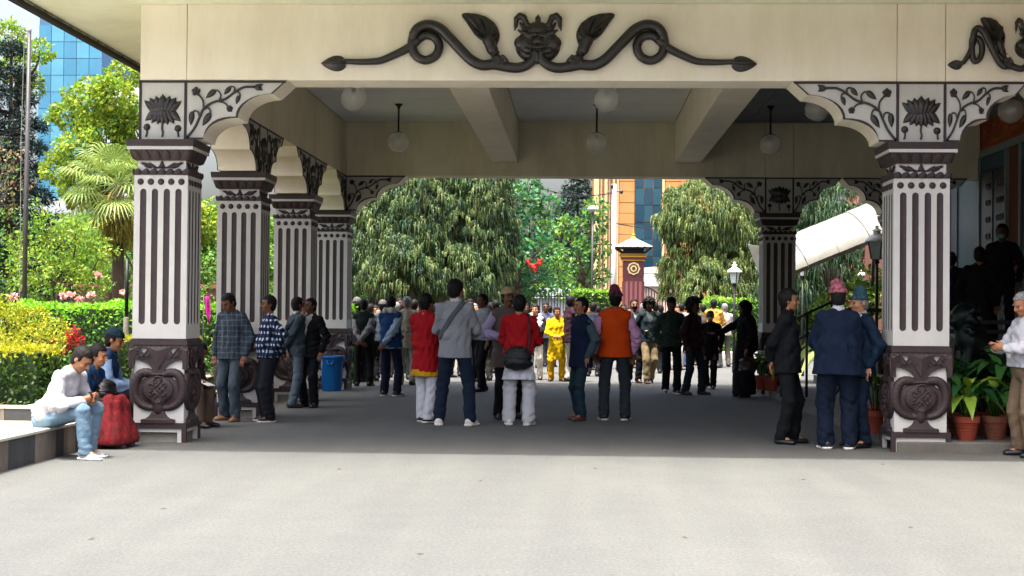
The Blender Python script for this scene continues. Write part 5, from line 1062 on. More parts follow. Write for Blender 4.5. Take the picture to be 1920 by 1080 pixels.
for s_ in (-1, 1):
    S.cap((-.16, s_ * .11, 1.0), (-.22, s_ * .12, .60), .075, .06, k=.04).ell((-.27, s_ * .12, .56), (.10, .065, .05), k=.03).ell((.24, s_ * .15, .66), (.20, .09, .15), k=.04).ell((.10, s_ * .17, .57), (.15, .06, .05), k=.03).ell((-.16, s_ * .11, 1.47), (.035, .03, .05), k=.02).ell((-.36, s_ * .07, 1.36), (.03, .03, .03), k=.01)
S.path(spline([(.42, 0, .66), (.50, 0, .85), (.44, .02, 1.05), (.36, .02, 1.1)], 3), [.05] * 10, k=.02)
for k in range(26): a = RNG.uniform(0, 2 * PI); z = RNG.uniform(1.1, 1.45); S.ell((-.14 + .12 * math.cos(a), .17 * math.sin(a), z), (.05, .05, .05), k=.015)
S.ell((-.42, 0, 1.22), (.06, .07, .018), k=.015, sub=True); S.fn(lambda X, Y, Z: .52 - Z + 0 * X + 0 * Y); S.build('lion_body', mat('dark_bronze', '#16211f', rough=.4, vary=.4, scale=8, metal=.5), lion, h=.016)
# potted and bedded broad-leaved plants
TERRA = mat('terracotta', '#a34a36', rough=.8, vary=.15, scale=10, bump=.2); TERRA2 = mat('terracotta_dull', '#85523f', rough=.85, vary=.3, scale=9, bump=.2)
GL = [L_GLOSS, L_GLOSSM, L_GLOSSM, L_GLOSSY]
for k, (u, Yp, pot, lb) in enumerate(((1812, .0, TERRA, 'broad leaved plant in a ribbed red clay pot beside the front column'), (1866, .12, TERRA2, 'broad leaved plant in a dull clay pot with one long hanging leaf'))): x = at(u, 820, Yp)[0]; broad_plant(lb, x, Yp, .11, 20, .80, GL, 'potted plants at the entrance', pot, wid=.07)
for k, (u, Y, lb) in enumerate(((1795, .75, 'dark leafy plant directly behind the red clay pot'), (1840, .9, 'dark leafy plant between and behind the two pots'), (1885, .7, 'dark leafy plant behind the dull clay pot'), (1915, .45, 'leafy plant at the right edge beside the man in white'), (1850, 1.7, 'tall dark leafy plant right below the lion'))): broad_plant(lb, at(u, 800, Y)[0], Y, .11, 20, 1.08, [L_GLOSS, L_GLOSS, L_GLOSSM], 'dark plants at the entrance', TERRA2, wid=.07)
for k, (u, Y, lb) in enumerate(((1641, .85, 'leafy plant in a clay pot left of the front column'), (1655, 1.9, 'dark leafy plant behind the front column'), (1428, 10.4, 'dark leafy plant at the foot of the shaded back column'), (1446, 10.1, 'second leafy plant in front of the shaded back column'))): broad_plant(lb, at(u, 790, Y)[0], Y, .11, 15, .8, [L_GLOSS, L_GLOSS, L_GLOSSY], 'dark plants at the entrance', TERRA, wid=.06)
for k, (u, v, Y) in enumerate(((1585, 540, 17), (1560, 560, 15.5), (1615, 545, 16))): p = at(u, v, Y); broad_plant(['pale broad leaved plant behind the pink hat', 'pale broad leaved plant by the sloping handrail', 'pale broad leaved plant behind the teal hat'][k], p[0], Y, .02, 14, p[2] * .95, [LM('pale_blade', '#a9b86a', '#8aa352', rough=.35), L_GLOSSY], 'pale plants by the side stairs', None, 'broad_leaf_plant', .11, .7)
# blue bin
p = gnd(622, 733); bn = thing('blue_bin', 'blue ribbed plastic bin at the foot of the farthest garden side column', 'bin', (p[0], p[1], 0)); BLU = mat('bin_blue', '#1565b0', rough=.4, vary=.08, scale=3); hb_ = .68
pr = [(.001, .0), (.172, 0), (.178, .02)]; vs = []
bm_ = MB(); n = 40
for r0, z in ((.17, 0), (.175, .03), (.20, .55), (.212, .57), (.214, .60)):
    for k in range(n): a = 2 * PI * k / n; rr = r0 + (.005 * (1 if k % 2 else -1) if z < .55 else 0); vs.append((rr * math.cos(a), rr * math.sin(a), z))
bm_.add(vs, [(q * n + k, q * n + (k + 1) % n, (q + 1) * n + (k + 1) % n, (q + 1) * n + k) for q in range(4) for k in range(n)] + [tuple(reversed(range(n)))]); bm_.build('bin_body', BLU, bn, True, 35)
MB().lathe([(.205, .60), (.232, .60), (.236, .625), (.232, .64), (.205, .64), (.198, .62)], 32).build('rim', BLU, bn, True, 50)
for s_ in (-1, 1): MB().tube(spline([(s_ * .225, -.07, .60), (s_ * .24, -.05, .55), (s_ * .24, .05, .55), (s_ * .225, .07, .60)], 4), .012, 6).build('handle', BLU, bn, True)
MB().tube(spline([(-.05, -.205, .56), (-.04, -.225, .50), (.04, -.225, .50), (.05, -.205, .56)], 4), .012, 6).build('handle', BLU, bn, True)
# a magenta cloth hung between the columns
p = at(387, 580, 6.5); vs = []; fs = []
for i in range(6):
    for j in range(9): w_ = .012 + .035 * math.sin(PI * min(1, .15 + j / 9)); vs.append((-w_ + 2 * w_ * i / 5 + .05 * j / 8, .03 * math.sin(i * 1.7 + j * .4), .20 - .42 * j / 8))
for i in range(5):
    for j in range(8): a = i * 9 + j; fs.append((a, a + 9, a + 10, a + 1))
mc = thing('pink_pennant', 'bright magenta pennant on a thin stake between the first two columns', 'flag', (p[0], 6.5, WH)); zz_ = p[2] - WH; o = MB().add([(x, y, z + zz_) for x, y, z in vs], fs).build('cloth', mat('magenta_cloth', '#b8108c', rough=.7), mc, True); o.modifiers.new('thick', 'SOLIDIFY').thickness = .006; MB().tube([(-.05, 0, 0), (-.045, 0, zz_ + .22)], .008, 6).build('stake', POLE, mc, True)

for k, (u, v) in enumerate(((1700, 990), (1660, 872), (905, 902), (300, 955), (1290, 1010), (640, 880), (1500, 900), (1120, 880), (180, 1010), (780, 1040))):
    p = gnd(u, v); V, Q = leaf_arrays(np.array([[0, 0, .006]]), nrm(np.array([[math.cos(k * 2.1), math.sin(k * 2.1), .05]])), np.array([[0, 0, 1.0]]), [.055 + .012 * (k % 3)], [.022]); o = npmesh('dry_leaf', V, Q, mat('dry_leaf', '#5a4a34', rough=.9)); o.location = tuple(p)
    tag(o, ['dry leaf lying on the open drive in front of the blue suited men', 'dry leaf just outside the porch shade near the front column', 'dry leaf in front of the blazer man beyond the shade', 'dry leaf on the drive in front of the low wall', 'dry leaf near the bottom of the drive below the orange waistcoat', 'dry leaf at the edge of the shade below the check shirt', 'dry leaf in the sun in front of the black suited man', 'dry leaf at the shade edge below the navy waistcoat', 'dry leaf close to the low wall on the near drive', 'dry leaf nearest the camera on the drive'][k], 'leaf', 'dry leaves scattered on the drive', 'thing')
# ---------------------------------------------------------------- people
SKINM = {k: mat('skin_' + k, c, rough=.55, vary=.1, scale=14, spec=.35) for k, c in dict(mid='#9a6a4c', dark='#6b4632', deep='#4f3427', light='#b58463').items()}
HAIRB = mat('black_hair', '#0f0d0d', rough=.65, vary=.3, scale=30, bump=.15, bscale=120, spec=.2)
HAIRG = mat('grey_hair', '#8e8f90', rough=.6, col2='#4c4d4f', scale=26, bump=.4, bscale=90)
EYE = mat('dark_eye', '#120d0b', rough=.2, vary=.05)
LIP = {k: mat('lip_' + k, c, rough=.5, vary=.05) for k, c in dict(mid='#7d4a3f', dark='#55332b', deep='#3f2822', light='#99605a').items()}
def ik(S, Wp, l1, l2, pole):
    d = Wp - S; L = np.linalg.norm(d); 
    if L > (l1 + l2) * .995: Wp = S + d / L * (l1 + l2) * .995; d = Wp - S; L = np.linalg.norm(d)
    a = (l1 * l1 - l2 * l2 + L * L) / (2 * L); h = math.sqrt(max(0, l1 * l1 - a * a)); u = d / L
    p = pole - u * (pole @ u); p = p / (np.linalg.norm(p) + 1e-9); return S + u * a + p * h, Wp
def rotx(a): c, s = math.cos(a), math.sin(a); return np.array([[1, 0, 0], [0, c, -s], [0, s, c]])
def rotz(a): c, s = math.cos(a), math.sin(a); return np.array([[c, -s, 0], [s, c, 0], [0, 0, 1]])
# wrist targets: o = outwards, f = forwards, z = height for a 1.70 m person; pole = where the elbow points (o, f, z)
ARMS = {'down': ((.245, .03, .885), (.6, -.7, 0), None), 'back': ((-.02, -.19, .93), (1, -.6, .1), (-.5, .1, -.6)), 'back2': ((.02, -.17, .90), (1, -.5, .1), (-.6, -.1, -.5)),
        'front': ((.05, .25, 1.03), (1, -.3, -.4), (-.8, .3, -.1)), 'hold': ((.09, .30, 1.13), (.7, -.3, -.6), (-.5, .7, .2)), 'face': ((.04, .20, 1.42), (.6, .6, -.8), (-.5, 0, .7)),
        'pocket': ((.215, .01, .90), (.9, -.9, 0), (-.2, .15, -.9)), 'hip': ((.20, -.05, 1.0), (1, -.6, 0), (-.6, .5, -.3)), 'out': ((.20, .48, 1.12), (.5, -.3, -.7), (0, 1, .1)),
        'bend': ((.22, .22, 1.08), (.7, -.8, -.3), (-.2, .9, .1)), 'swingf': ((.20, .22, .92), (.4, -.9, 0), (0, .3, -.9)), 'swingb': ((.22, -.18, .92), (.5, -.8, 0), (0, -.2, -.9)),
        'up': ((.10, .30, 1.38), (.8, 0, -.8), (-.2, .3, .9)), 'cross': ((-.06, .20, 1.16), (1, .1, -.4), (-1, .1, .1))}
NP = [0]
def person(label, u, v, top, face, top_c, legs_c, skin='mid', arms=('down', 'down'), hair='short', hairm=None, leg='stand', lean=0.0, nod=0.0, turn=0.0, girth=1.0,
           hem=.84, top_r=1.0, sleeve=True, sleeve_c=None, vest=None, vest_hem=.80, shoe='#1a1a1c', sole=None, leg_r=1.0, cuff=.045, kurta=None, kurta_hem=.52, hat=None, hat_c=None,
           mask=None, beard=False, glasses=False, shirt_v=None, collar=None, skirt=None, belt=None, scarf=None, X=None, Y=None, z0=0.0, Hh=None, lod=0, strap=None, spread=.12, stepf=0.0, seat=None, feet=None, headwear_h=0, tie=None, backseam=False):
    NP[0] += 1; seed = NP[0]; g_ = np.random.default_rng(seed)
    if X is None:
        p = gnd(u, v, z0) if Y is None else at(u, v, Y); X, Y = p[0], p[1]
    if Hh is None: Hh = at(u, top, Y)[2] - z0 - headwear_h
    s = Hh / 1.70; t = thing('person', label, 'person', (X, Y, z0), R(face), 'people gathered at the portico'); t.scale = (s, s, s)
    hb = .008 if lod == 0 else (.012 if lod == 1 else .016); hc = .0105 if lod == 0 else (.016 if lod == 1 else .023); DEC[0] = (.36, .42, .46)[lod]
    # ---- skeleton, facing -Y, at 1.70 m
    V3 = lambda x, y, z: np.array([x, y, z], float)
    sit = leg == 'sit'; pz = seat + .10 if sit else .93
    pel = V3(0, 0, pz); LN = rotx(R(lean)); tor = lambda x, f, z: pel + LN @ V3(x, -f, z)
    waist, chest, neckb = tor(0, 0, .15), tor(0, .0, .34), tor(0, -.015, .52)
    sh = {sx: tor(sx * .168, -.01, .448) for sx in (-1, 1)}
    HN = LN @ rotz(R(turn)) @ rotx(R(nod)) if not sit else rotz(R(turn)) @ rotx(R(nod))
    hbase = tor(0, .0, .565); hd = lambda x, f, z: hbase + HN @ V3(x, -f, z)
    hc_ = hd(0, .018, .10)
    hips = {sx: V3(sx * .092, 0, pz - .03) for sx in (-1, 1)}; kn = {}; an = {}; fd = {}
    for sx in (-1, 1):
        if feet: kf, af = feet[0 if sx < 0 else 1]; kn[sx] = V3(*kf); an[sx] = V3(*af); fd[sx] = V3(sx * .18, -1, 0)
        elif leg == 'walk':
            f = stepf * sx if stepf else .2 * sx
            an[sx] = V3(sx * .07, -f, .085 if f > 0 else .13); kn[sx], an[sx] = ik(hips[sx], an[sx], .43, .41, V3(sx * .1, -1, 0)); fd[sx] = V3(sx * .1, -1, 0 if f > 0 else -.35)
        else:
            an[sx] = V3(sx * spread, -stepf * sx + .01, .085); kn[sx], an[sx] = ik(hips[sx], an[sx], .43, .40, V3(sx * .25, -1, 0)); fd[sx] = V3(sx * .3, -1, 0)
        fd[sx] = fd[sx] / np.linalg.norm(fd[sx])
    el = {}; wr = {}; hdv = {}
    for sx, a in zip((-1, 1), arms):
        if isinstance(a, str): tg, po, hv = ARMS[a]
        else: tg, po, hv = a
        tgt = V3(sx * tg[0], -tg[1], tg[2] + (pz - .93)); 
        if lean and not sit: tgt = pel + LN @ (tgt - pel)
        el[sx], wr[sx] = ik(sh[sx], tgt, .285, .255, V3(sx * po[0], -po[1], po[2]))
        hv = None if hv is None else V3(sx * hv[0], -hv[1], hv[2]); fa = (wr[sx] - el[sx]); fa = fa / np.linalg.norm(fa)
        hdv[sx] = fa if hv is None else (fa * .35 + hv / np.linalg.norm(hv)); hdv[sx] = hdv[sx] / np.linalg.norm(hdv[sx])
    G = girth; X1 = V3(1, 0, 0)
    # ---- body: head, neck, trunk, limbs and hands as one surface
    B = SDF()
    B.cap(pel, waist, .085 * G, .08 * G, lat=X1, st=1.5).cap(waist, chest, .08 * G, .092 * G, k=.03, lat=X1, st=1.5).cap(sh[-1], sh[1], .05, k=.03).cap(chest, neckb, .08, .04, k=.03)
    B.cap(neckb, hd(0, .0, .05), .056, .05, k=.03)
    for sx in (-1, 1):
        B.cap(sh[sx], el[sx], .042, .035).cap(el[sx], wr[sx], .036, .026, k=.01)
        B.cap(hips[sx], kn[sx], .07, .05, k=.03).cap(kn[sx], an[sx], .05, .034).cap(an[sx], an[sx] + fd[sx] * .13 + V3(0, 0, -.055), .035, .025)
        # hand: palm, four unequal fingers, thumb
        d = hdv[sx]; side = np.cross(d, V3(0, -1, .01) if abs(d[1]) < .8 else V3(0, 0, 1)); side = side / np.linalg.norm(side)
        if side[1] > 0 and abs(d[2]) > .6: side = -side
        nrm = np.cross(d, side); nrm = nrm if nrm @ (V3(-sx, 0, 0)) > 0 else -nrm
        w0 = wr[sx]; kc = w0 + d * .085
        B.cap(w0, w0 + d * .07, .024, .020, k=.012, lat=side, st=1.6)
        for i, (o, l) in enumerate(((-.030, .062), (-.010, .075), (.010, .080), (.030, .072))):
            r0 = w0 + d * .07 + side * o; m = r0 + d * (.024 + l * .45) + nrm * l * .10; e = m + d * l * .42 + nrm * l * .30
            B.cap(r0, m, .0100, .0092, k=.004).cap(m, e, .0092, .0075, k=.003)
        b0 = w0 + d * .02 + side * .026; m = b0 + d * .04 + side * .026 + nrm * .012; B.cap(b0, m, .0125, .0108, k=.008).cap(m, m + d * .03 + nrm * .008, .0105, .0085, k=.004)
    # head
    RM = HN
    B.ell(hd(0, -.005, .125), (.074, .094, .094), k=.02, rot=RM).ell(hd(0, .035, .06), (.056, .058, .072), k=.025, rot=RM).ell(hd(0, .062, .012), (.032, .026, .022), k=.025, rot=RM)
    B.cap(hd(-.03, .083, .128), hd(.03, .083, .128), .010, k=.014)
    for sx in (-1, 1):
        B.ell(hd(sx * .036, .088, .098), (.017, .010, .010), k=.008, rot=RM, sub=True).ell(hd(sx * .043, .068, .068), (.02, .02, .018), k=.02, rot=RM)
        B.ell(hd(sx * .076, -.008, .092), (.010, .020, .032), k=.006, rot=RM)
    B.cap(hd(0, .093, .112), hd(0, .112, .072), .0085, .0135, k=.010).ell(hd(-.012, .102, .066), (.009, .010, .008), k=.006, rot=RM).ell(hd(.012, .102, .066), (.009, .010, .008), k=.006, rot=RM)
    B.cap(hd(-.018, .089, .041), hd(.018, .089, .041), .0075, k=.006).cap(hd(-.014, .088, .030), hd(.014, .088, .030), .0075, k=.006)
    fx = ((hc_[0] - .09, hc_[0] + .09, hb),); fy = ((hc_[1] - .13, hc_[1] + .11, hb),); fz = ((hc_[2] - .14, hc_[2] + .14, hb),)
    if lod < 2:
        for sx in (-1, 1): h0 = wr[sx] + hdv[sx] * .09; fz = fz + ((h0[2] - .1, h0[2] + .1, hb),); fx = fx + ((h0[0] - .075, h0[0] + .075, hb),); fy = fy + ((h0[1] - .1, h0[1] + .1, hb),)
    bo = B.build('body', SKINM[skin], t, h=.026, fine=(fx, fy, fz))
    # ---- clothes
    f1_ = folds(seed, .0075, .095, 1.0, .8); elb = [el[-1], el[1]]
    def fold(X, Y, Z):
        q = sum(np.exp(-((X - e[0]) ** 2 + (Y - e[1]) ** 2 + (Z - e[2]) ** 2) / .012) for e in elb)
        return f1_(X, Y, Z) * (.55 + .8 * q + .5 * np.exp(-((Z - pz - .1) / .10) ** 2))
    outers = []
    SV = ST = SK = None
    def topgarment(name, m, hemz, rad, slv, off=0.0, disp=fold, vneck=0.0, flare=1.0, opening=None):
        S = SDF(); S.disp = disp; o = off
        S.cap(waist, chest, (.112 * G + o) * rad, (.112 + .3 * (.112 * G - .112) + o) * rad, k=.03, lat=X1, st=1.42)
        S.cap(chest, tor(0, -.005, .45), (.112 + o) * rad, .075 + o, k=.03, lat=X1, st=1.4)
        for sx in (-1, 1): S.cap(sh[sx] + LN @ V3(-sx * .012, 0, -.008), tor(sx * .045, -.012, .492), .058 + o, .05 + o * .6, k=.03)
        S.cap(tor(-.045, -.012, .492), tor(.045, -.012, .492), .05 + o * .6, k=.03)
        if G > 1.08: S.ell(tor(0, .06, .13), (.15 * G, .10 * G + o, .15), k=.04)
        lo = pel + V3(0, 0, hemz - .93) if not sit else pel + V3(0, .0, .035)
        S.cap(waist, lo, (.112 * G + o) * rad, (.134 * G + o) * rad * flare, k=.03, lat=X1, st=1.42)
        if slv:
            for sx in (-1, 1):
                q = 1.0; S.cap(sh[sx], el[sx], .060 + o, .051 + o, k=.03).cap(el[sx], wr[sx] - (wr[sx] - el[sx]) * (.04 if slv is True else slv), .053 + o, .040 + o, k=.012)
        else:
            pass
            for sx in (-1, 1):  # arm holes
                ax_ = el[sx] - sh[sx]; S.cap(sh[sx] + V3(sx * .085, 0, .02), sh[sx] + V3(sx * .10, 0, 0) + ax_ * .9, .05, .06, k=.02, sub=True)
        S.cap(hd(0, .01, .0), hd(0, .01, .2), .058, .07, k=.012, sub=True)
        if opening: a, b, r = opening; S.cap(tor(0, a, .50), tor(0, b, .20), r, .008, k=.01, sub=True)
        if not sit: S.fn(lambda X, Y, Z, h=hemz: h - Z + .004 * np.sin(9 * X + seed) + 0 * Y)
        return S
    if vest: SV = topgarment('vest', vest, vest_hem, 1.0, False, .014, folds(seed + 3, .004, .12))
    if top_c:
        ST = topgarment('top', top_c, hem, top_r, (False if not sleeve else sleeve), .004 + (.006 if kurta else 0))
        if backseam: ST.cap(tor(0, -.145 * G, .40), tor(0, -.165 * G, .15), .007, k=.008, sub=True).cap(tor(0, -.165 * G, .15), V3(0, .185 * G, hem - .02), .010, .018, k=.008, sub=True)
        if SV: ST.under.append((SV, vest_hem + .03, .010))
    if kurta:
        SK = topgarment('kurta', kurta, kurta_hem, 1.0, True, -.002, folds(seed + 7, .006, .1, 1.2, .4), flare=1.12)
        for o_, h_ in ((SV, vest_hem), (ST, hem)):
            if o_: SK.under.append((o_, h_ + .03, .022))
    for o_, h_ in ((SV, vest_hem), (ST, hem), (SK, kurta_hem)):
        if o_ and not sit and h_ < .87: outers.append((o_, h_ + .025, .05))
    if legs_c:
        T = SDF(); f0_ = folds(seed + 100, .0075, .10, .8, 1.1); T.disp = lambda X, Y, Z: f0_(X, Y, Z) * (.28 + .55 * np.exp(-((Z - .13) / .09) ** 2) + .35 * np.exp(-((Z - .47) / .07) ** 2) + .3 * np.exp(-((Z - .86) / .06) ** 2)) * (1 if not sit else .45)
        T.cap(pel + V3(0, .0, -.03), pel + LN @ V3(0, 0, .10), .108 * G, .10 * G, lat=X1, st=1.42)
        for sx in (-1, 1):
            q = leg_r; T.cap(hips[sx] + V3(0, .012, 0), kn[sx], .087 * q * (.5 + .5 * G), .072 * q, k=.03).cap(kn[sx], an[sx] + V3(0, -.004, -.04), .073 * q, .064 * q, k=.015)
            T.cap(hips[sx] + V3(0, .05, -.0), hips[sx] + V3(0, .035, -.1), .075 * G, .06, k=.03)
        if cuff is not None:
            if sit: T.cut((0, 0, -1), -cuff)
            else: T.fn(lambda X, Y, Z, c=cuff: c - Z + 0 * X + 0 * Y)
        if not sit: T.cut(LN @ V3(0, 0, 1), (LN @ V3(0, 0, 1)) @ pel + .105)
        T.under = outers; T.build('trousers', legs_c, t, h=hc)
    if SK: SK.build('kurta', kurta, t, h=hc)
    if top_c:
        nm = 'jacket' if shirt_v else 'shirt'
        ST.build(nm, top_c, t, h=hc)
        if sleeve_c:
            A = SDF(); A.disp = folds(seed + 31, .005, .07)
            for sx in (-1, 1): A.cap(sh[sx], el[sx], .062, .052, k=.03).cap(el[sx], wr[sx] - (wr[sx] - el[sx]) * .05, .052, .04, k=.012)
            A.build('sleeve', sleeve_c, t, h=hc)
    if SV: SV.build('vest', vest, t, h=hc)
    def front_patch(name, m, rad, wtop, z0_, z1_, off):
        S = topgarment(name, m, hem, top_r, False, off)
        c0 = tor(0, 0, z0_); n_ = LN @ V3(0, 0, 1)
        S.disp = None
        S.fn(lambda X, Y, Z: np.abs(X) - np.clip((Z - c0[2]) / (z1_ - z0_), 0, 1.2) * wtop + 0 * Y); S.fn(lambda X, Y, Z: Y + .02 + 0 * X + 0 * Z - pel[1]); S.fn(lambda X, Y, Z: c0[2] - Z + 0 * X + 0 * Y)
        return S.build(name, m, t, h=hc)
    if shirt_v: front_patch('shirt_front', shirt_v, 1, .075, .16, .47, .014)
    if tie: MB().tube([tuple(tor(0, f, z)) for f, z in ((.085, .46), (.13, .38), (.145, .22))], [.012, .022, .030], 8).build('tie', tie, t, True)
    if collar:
        C = SDF(); C.cap(hd(0, .0, -.035), hd(0, .0, .005), .072, .066, k=.01).cap(hd(0, .0, -.1), hd(0, .005, .1), .056, .06, k=.006, sub=True); C.cut(HN @ V3(0, 0, 1), (HN @ V3(0, 0, 1)) @ hd(0, 0, .022)); C.build('collar', collar, t, h=.012)
    if scarf:
        C = SDF(); C.disp = folds(seed + 55, .008, .06); C.path([tor(-.13, .04, .47), tor(-.06, -.06, .54), tor(.06, -.06, .54), tor(.13, .04, .47)], [.045] * 4, k=.02)
        C.path([tor(.13, .04, .47), tor(.11, .13, .3), tor(.10, .14, .05)], [.045, .04, .045], k=.02, lat=X1, st=1.6); C.build('scarf', scarf, t, h=hc)
    if skirt:
        K = SDF(); K.disp = folds(seed + 77, .009, .13, 1.5, .12)
        if sit:
            for sx in (-1, 1): K.cap(hips[sx], kn[sx], .115, .085, k=.04).cap(kn[sx], an[sx] + V3(sx * .05, -.03, .0), .085, .17, k=.05)
            K.cap(kn[-1], kn[1], .075, k=.05).cap((kn[-1] + kn[1]) / 2, (an[-1] + an[1]) / 2, .09, .18, k=.06); K.fn(lambda X, Y, Z: .045 - Z + 0 * X + 0 * Y)
        else: K.cap(pel + V3(0, 0, .1), V3(0, 0, .12), .12, .2, lat=X1, st=1.25); K.fn(lambda X, Y, Z: .06 - Z + 0 * X + 0 * Y)
        K.build('skirt', skirt, t, h=hc)
    if belt:
        K = SDF(); K.cap(pel + V3(0, 0, .09), pel + V3(0, 0, .105), .122 * G, .120 * G, lat=X1, st=1.42); K.fn(lambda X, Y, Z: np.abs(Z - pel[2] - .095) - .018 + 0 * X + 0 * Y); K.build('belt', belt, t, h=.012)
    # shoes
    if shoe:
        sm = shoe if not isinstance(shoe, str) else mat('shoe_' + shoe.strip('#'), shoe, rough=.4, vary=.2, scale=12)
        for sx in (-1, 1):
            f = fd[sx]; lat = np.cross(V3(0, 0, 1), f); lat = lat / np.linalg.norm(lat); a = an[sx]; dz = a[2] - .085
            K = SDF(); K.cap(a + V3(0, 0, -.03) - f * .035, a + V3(0, 0, -.045) - f * .01, .042, .045).cap(a + V3(0, 0, -.055) - f * .02, a + f * .15 + V3(0, 0, -.063), .045, .034, k=.03, lat=lat, st=1.12).cap(a, a + V3(0, 0, .03), .04, .043, k=.02)
            K.fn(lambda X, Y, Z, d=dz: .004 + d - Z + 0 * X + 0 * Y); so_ = K.build('shoe', sm, t, h=.011 if lod == 0 else .017)
            if sole:
                K = SDF(); K.cap(a + V3(0, 0, -.062) - f * .04, a + f * .155 + V3(0, 0, -.065), .048, .040, lat=lat, st=1.14); K.fn(lambda X, Y, Z, d=dz: np.maximum(.001 + d - Z, Z - .026 - d) + 0 * X + 0 * Y)
                K.build('sole', mat('shoe_' + sole.strip('#'), sole, rough=.6, vary=.1, scale=12), so_, h=.011 if lod == 0 else .017)
    # hair, face pieces, headgear
    hm = hairm or HAIRB; up = HN @ V3(0, 0, 1); fw = HN @ V3(0, -1, 0)
    gn = folds(seed + 9, .004, .03)
    if hair in ('short', 'full', 'curly', 'long', 'bun', 'bald'):
        K = SDF(); K.disp = folds(seed + 9, .0018 if hair != 'curly' else .014, .03 if hair != 'curly' else .05)
        e = {'short': .007, 'full': .014, 'curly': .045, 'long': .014, 'bun': .010, 'bald': .004}[hair]
        K.ell(hd(0, -.008, .128), (.076 + e, .096 + e, .094 + e), rot=RM)
        if hair in ('short', 'full', 'bald'): K.ell(hd(0, -.03, .07), (.072, .066, .075), k=.02, rot=RM)
        if hair == 'bun': K.ell(hd(0, -.12, .12), (.04, .04, .04), k=.01, rot=RM)
        if hair == 'long': K.cap(hd(0, -.05, .06), hd(0, -.085, -.06), .075, .07, k=.03).cap(hd(0, -.085, -.06), tor(0, -.11, .25), .07, .05, k=.03, lat=X1, st=1.5)
        zf = .165 if hair != 'bald' else .19
        def face_cut(X, Y, Z):
            q = np.stack(np.broadcast_arrays(X - hbase[0], Y - hbase[1], Z - hbase[2]), -1) @ HN; lx, lf, lz = q[..., 0], -q[..., 1], q[..., 2]
            front = np.minimum(lf - (.030 - .02 * (lz < .07)), zf - lz + .25 * (.02 - np.abs(lx) * .3)); side = np.minimum(.088 - lz - .35 * np.maximum(0, lf * -1), lf + .012)
            r_ = np.maximum(front, side)
            return r_ if hair not in ('bald',) else np.maximum(r_, np.minimum(lz - .145, lf + .2))
        K.fn(face_cut); K.build('hair', hm, t, h=hb)
    if lod < 2:
        for sx in (-1, 1):
            m = MB(); c = hd(sx * .034, .0835, .099); m.lathe([(.009 * math.sin(a), .006 * math.cos(a)) for a in np.linspace(0.05, PI - .05, 6)], 8); m.v = [tuple(c + HN @ np.array(p)) for p in m.v]; m.build('eye', EYE, t, True)
            MB().tube([hd(sx * .018, .1005, .121), hd(sx * .034, .0985, .126), hd(sx * .052, .086, .121)], [.0045, .005, .0025], 6).build('eyebrow', hm, t, True)
        MB().tube([hd(-.022, .088, .036), hd(-.010, .0965, .0385), hd(0, .098, .037), hd(.010, .0965, .0385), hd(.022, .088, .036)], [.002, .0058, .0062, .0058, .002], 7).build('lips', LIP[skin], t, True)
    if beard:
        K = SDF(); K.ell(hd(0, .042, .045), (.062, .062, .058), rot=RM).ell(hd(0, .068, .006), (.036, .032, .028), k=.02, rot=RM); K.disp = gn
        K.fn(lambda X, Y, Z: np.maximum((X - hd(0, 0, .052)[0]) * up[0] + (Y - hd(0, 0, .052)[1]) * up[1] + (Z - hd(0, 0, .052)[2]) * up[2], .0)); K.build('beard', hm, t, h=hb)
    if beard == 'moustache' or beard is True:
        MB().tube([hd(-.03, .09, .042), hd(-.012, .104, .052), hd(.012, .104, .052), hd(.03, .09, .042)], [.003, .007, .007, .003], 6).build('moustache', hm, t, True)
    if mask:
        K = SDF(); K.ell(hd(0, .048, .048), (.064, .062, .050), rot=RM).ell(hd(0, .09, .055), (.03, .03, .035), k=.03, rot=RM)
        K.fn(lambda X, Y, Z: -((X - hd(0, .04, 0)[0]) * fw[0] + (Y - hd(0, .04, 0)[1]) * fw[1] + (Z - hd(0, .04, 0)[2]) * fw[2])); K.build('face_mask', mask, t, h=hb)
    if glasses:
        for sx in (-1, 1):
            m = MB(); ring = [hd(sx * .034 + .021 * math.cos(a), .103 - .004 * abs(math.cos(a)), .098 + .015 * math.sin(a)) for a in np.linspace(0, 2 * PI, 13)]; m.tube(ring, .0022, 5); m.tube([hd(sx * .056, .095, .102), hd(sx * .079, .0, .1)], .002, 5)
            if glasses == 'dark': m.add(ring[:-1], [tuple(range(12))])
            m.build('glasses', METALD, t, True)
    if hat == 'topi':
        K = SDF(); K.cap(hd(0, -.008, .135), hd(.012, -.015, .232), .101, .062, k=.01); K.cut(-up, -(up @ hd(0, 0, .135)) + .0 ); K.cut(-up * .92 + fw * .0, -((up * .92) @ hd(0, 0, .13)))
        K.fn(lambda X, Y, Z: -((X - hd(0, 0, .128)[0]) * up[0] + (Y - hd(0, 0, .128)[1]) * up[1] + (Z - hd(0, 0, .128)[2]) * up[2])); K.disp = folds(seed + 4, .003, .05); K.build('topi_hat', hat_c, t, h=hb)
    if hat in ('cap', 'beanie'):
        K = SDF(); K.ell(hd(0, -.006, .14), (.092, .112, .108 if hat == 'cap' else .098), rot=RM)
        K.fn(lambda X, Y, Z: -((X - hd(0, 0, .142)[0]) * up[0] + (Y - hd(0, 0, .142)[1]) * up[1] + (Z - hd(0, 0, .142)[2]) * up[2])); ho = K.build('cap', hat_c, t, h=hb)
        if hat == 'cap':
            K = SDF(); K.ell(hd(0, .10, .148), (.078, .085, .010), rot=HN @ rotx(R(-12))); K.build('visor', hat_c, ho, h=.007)
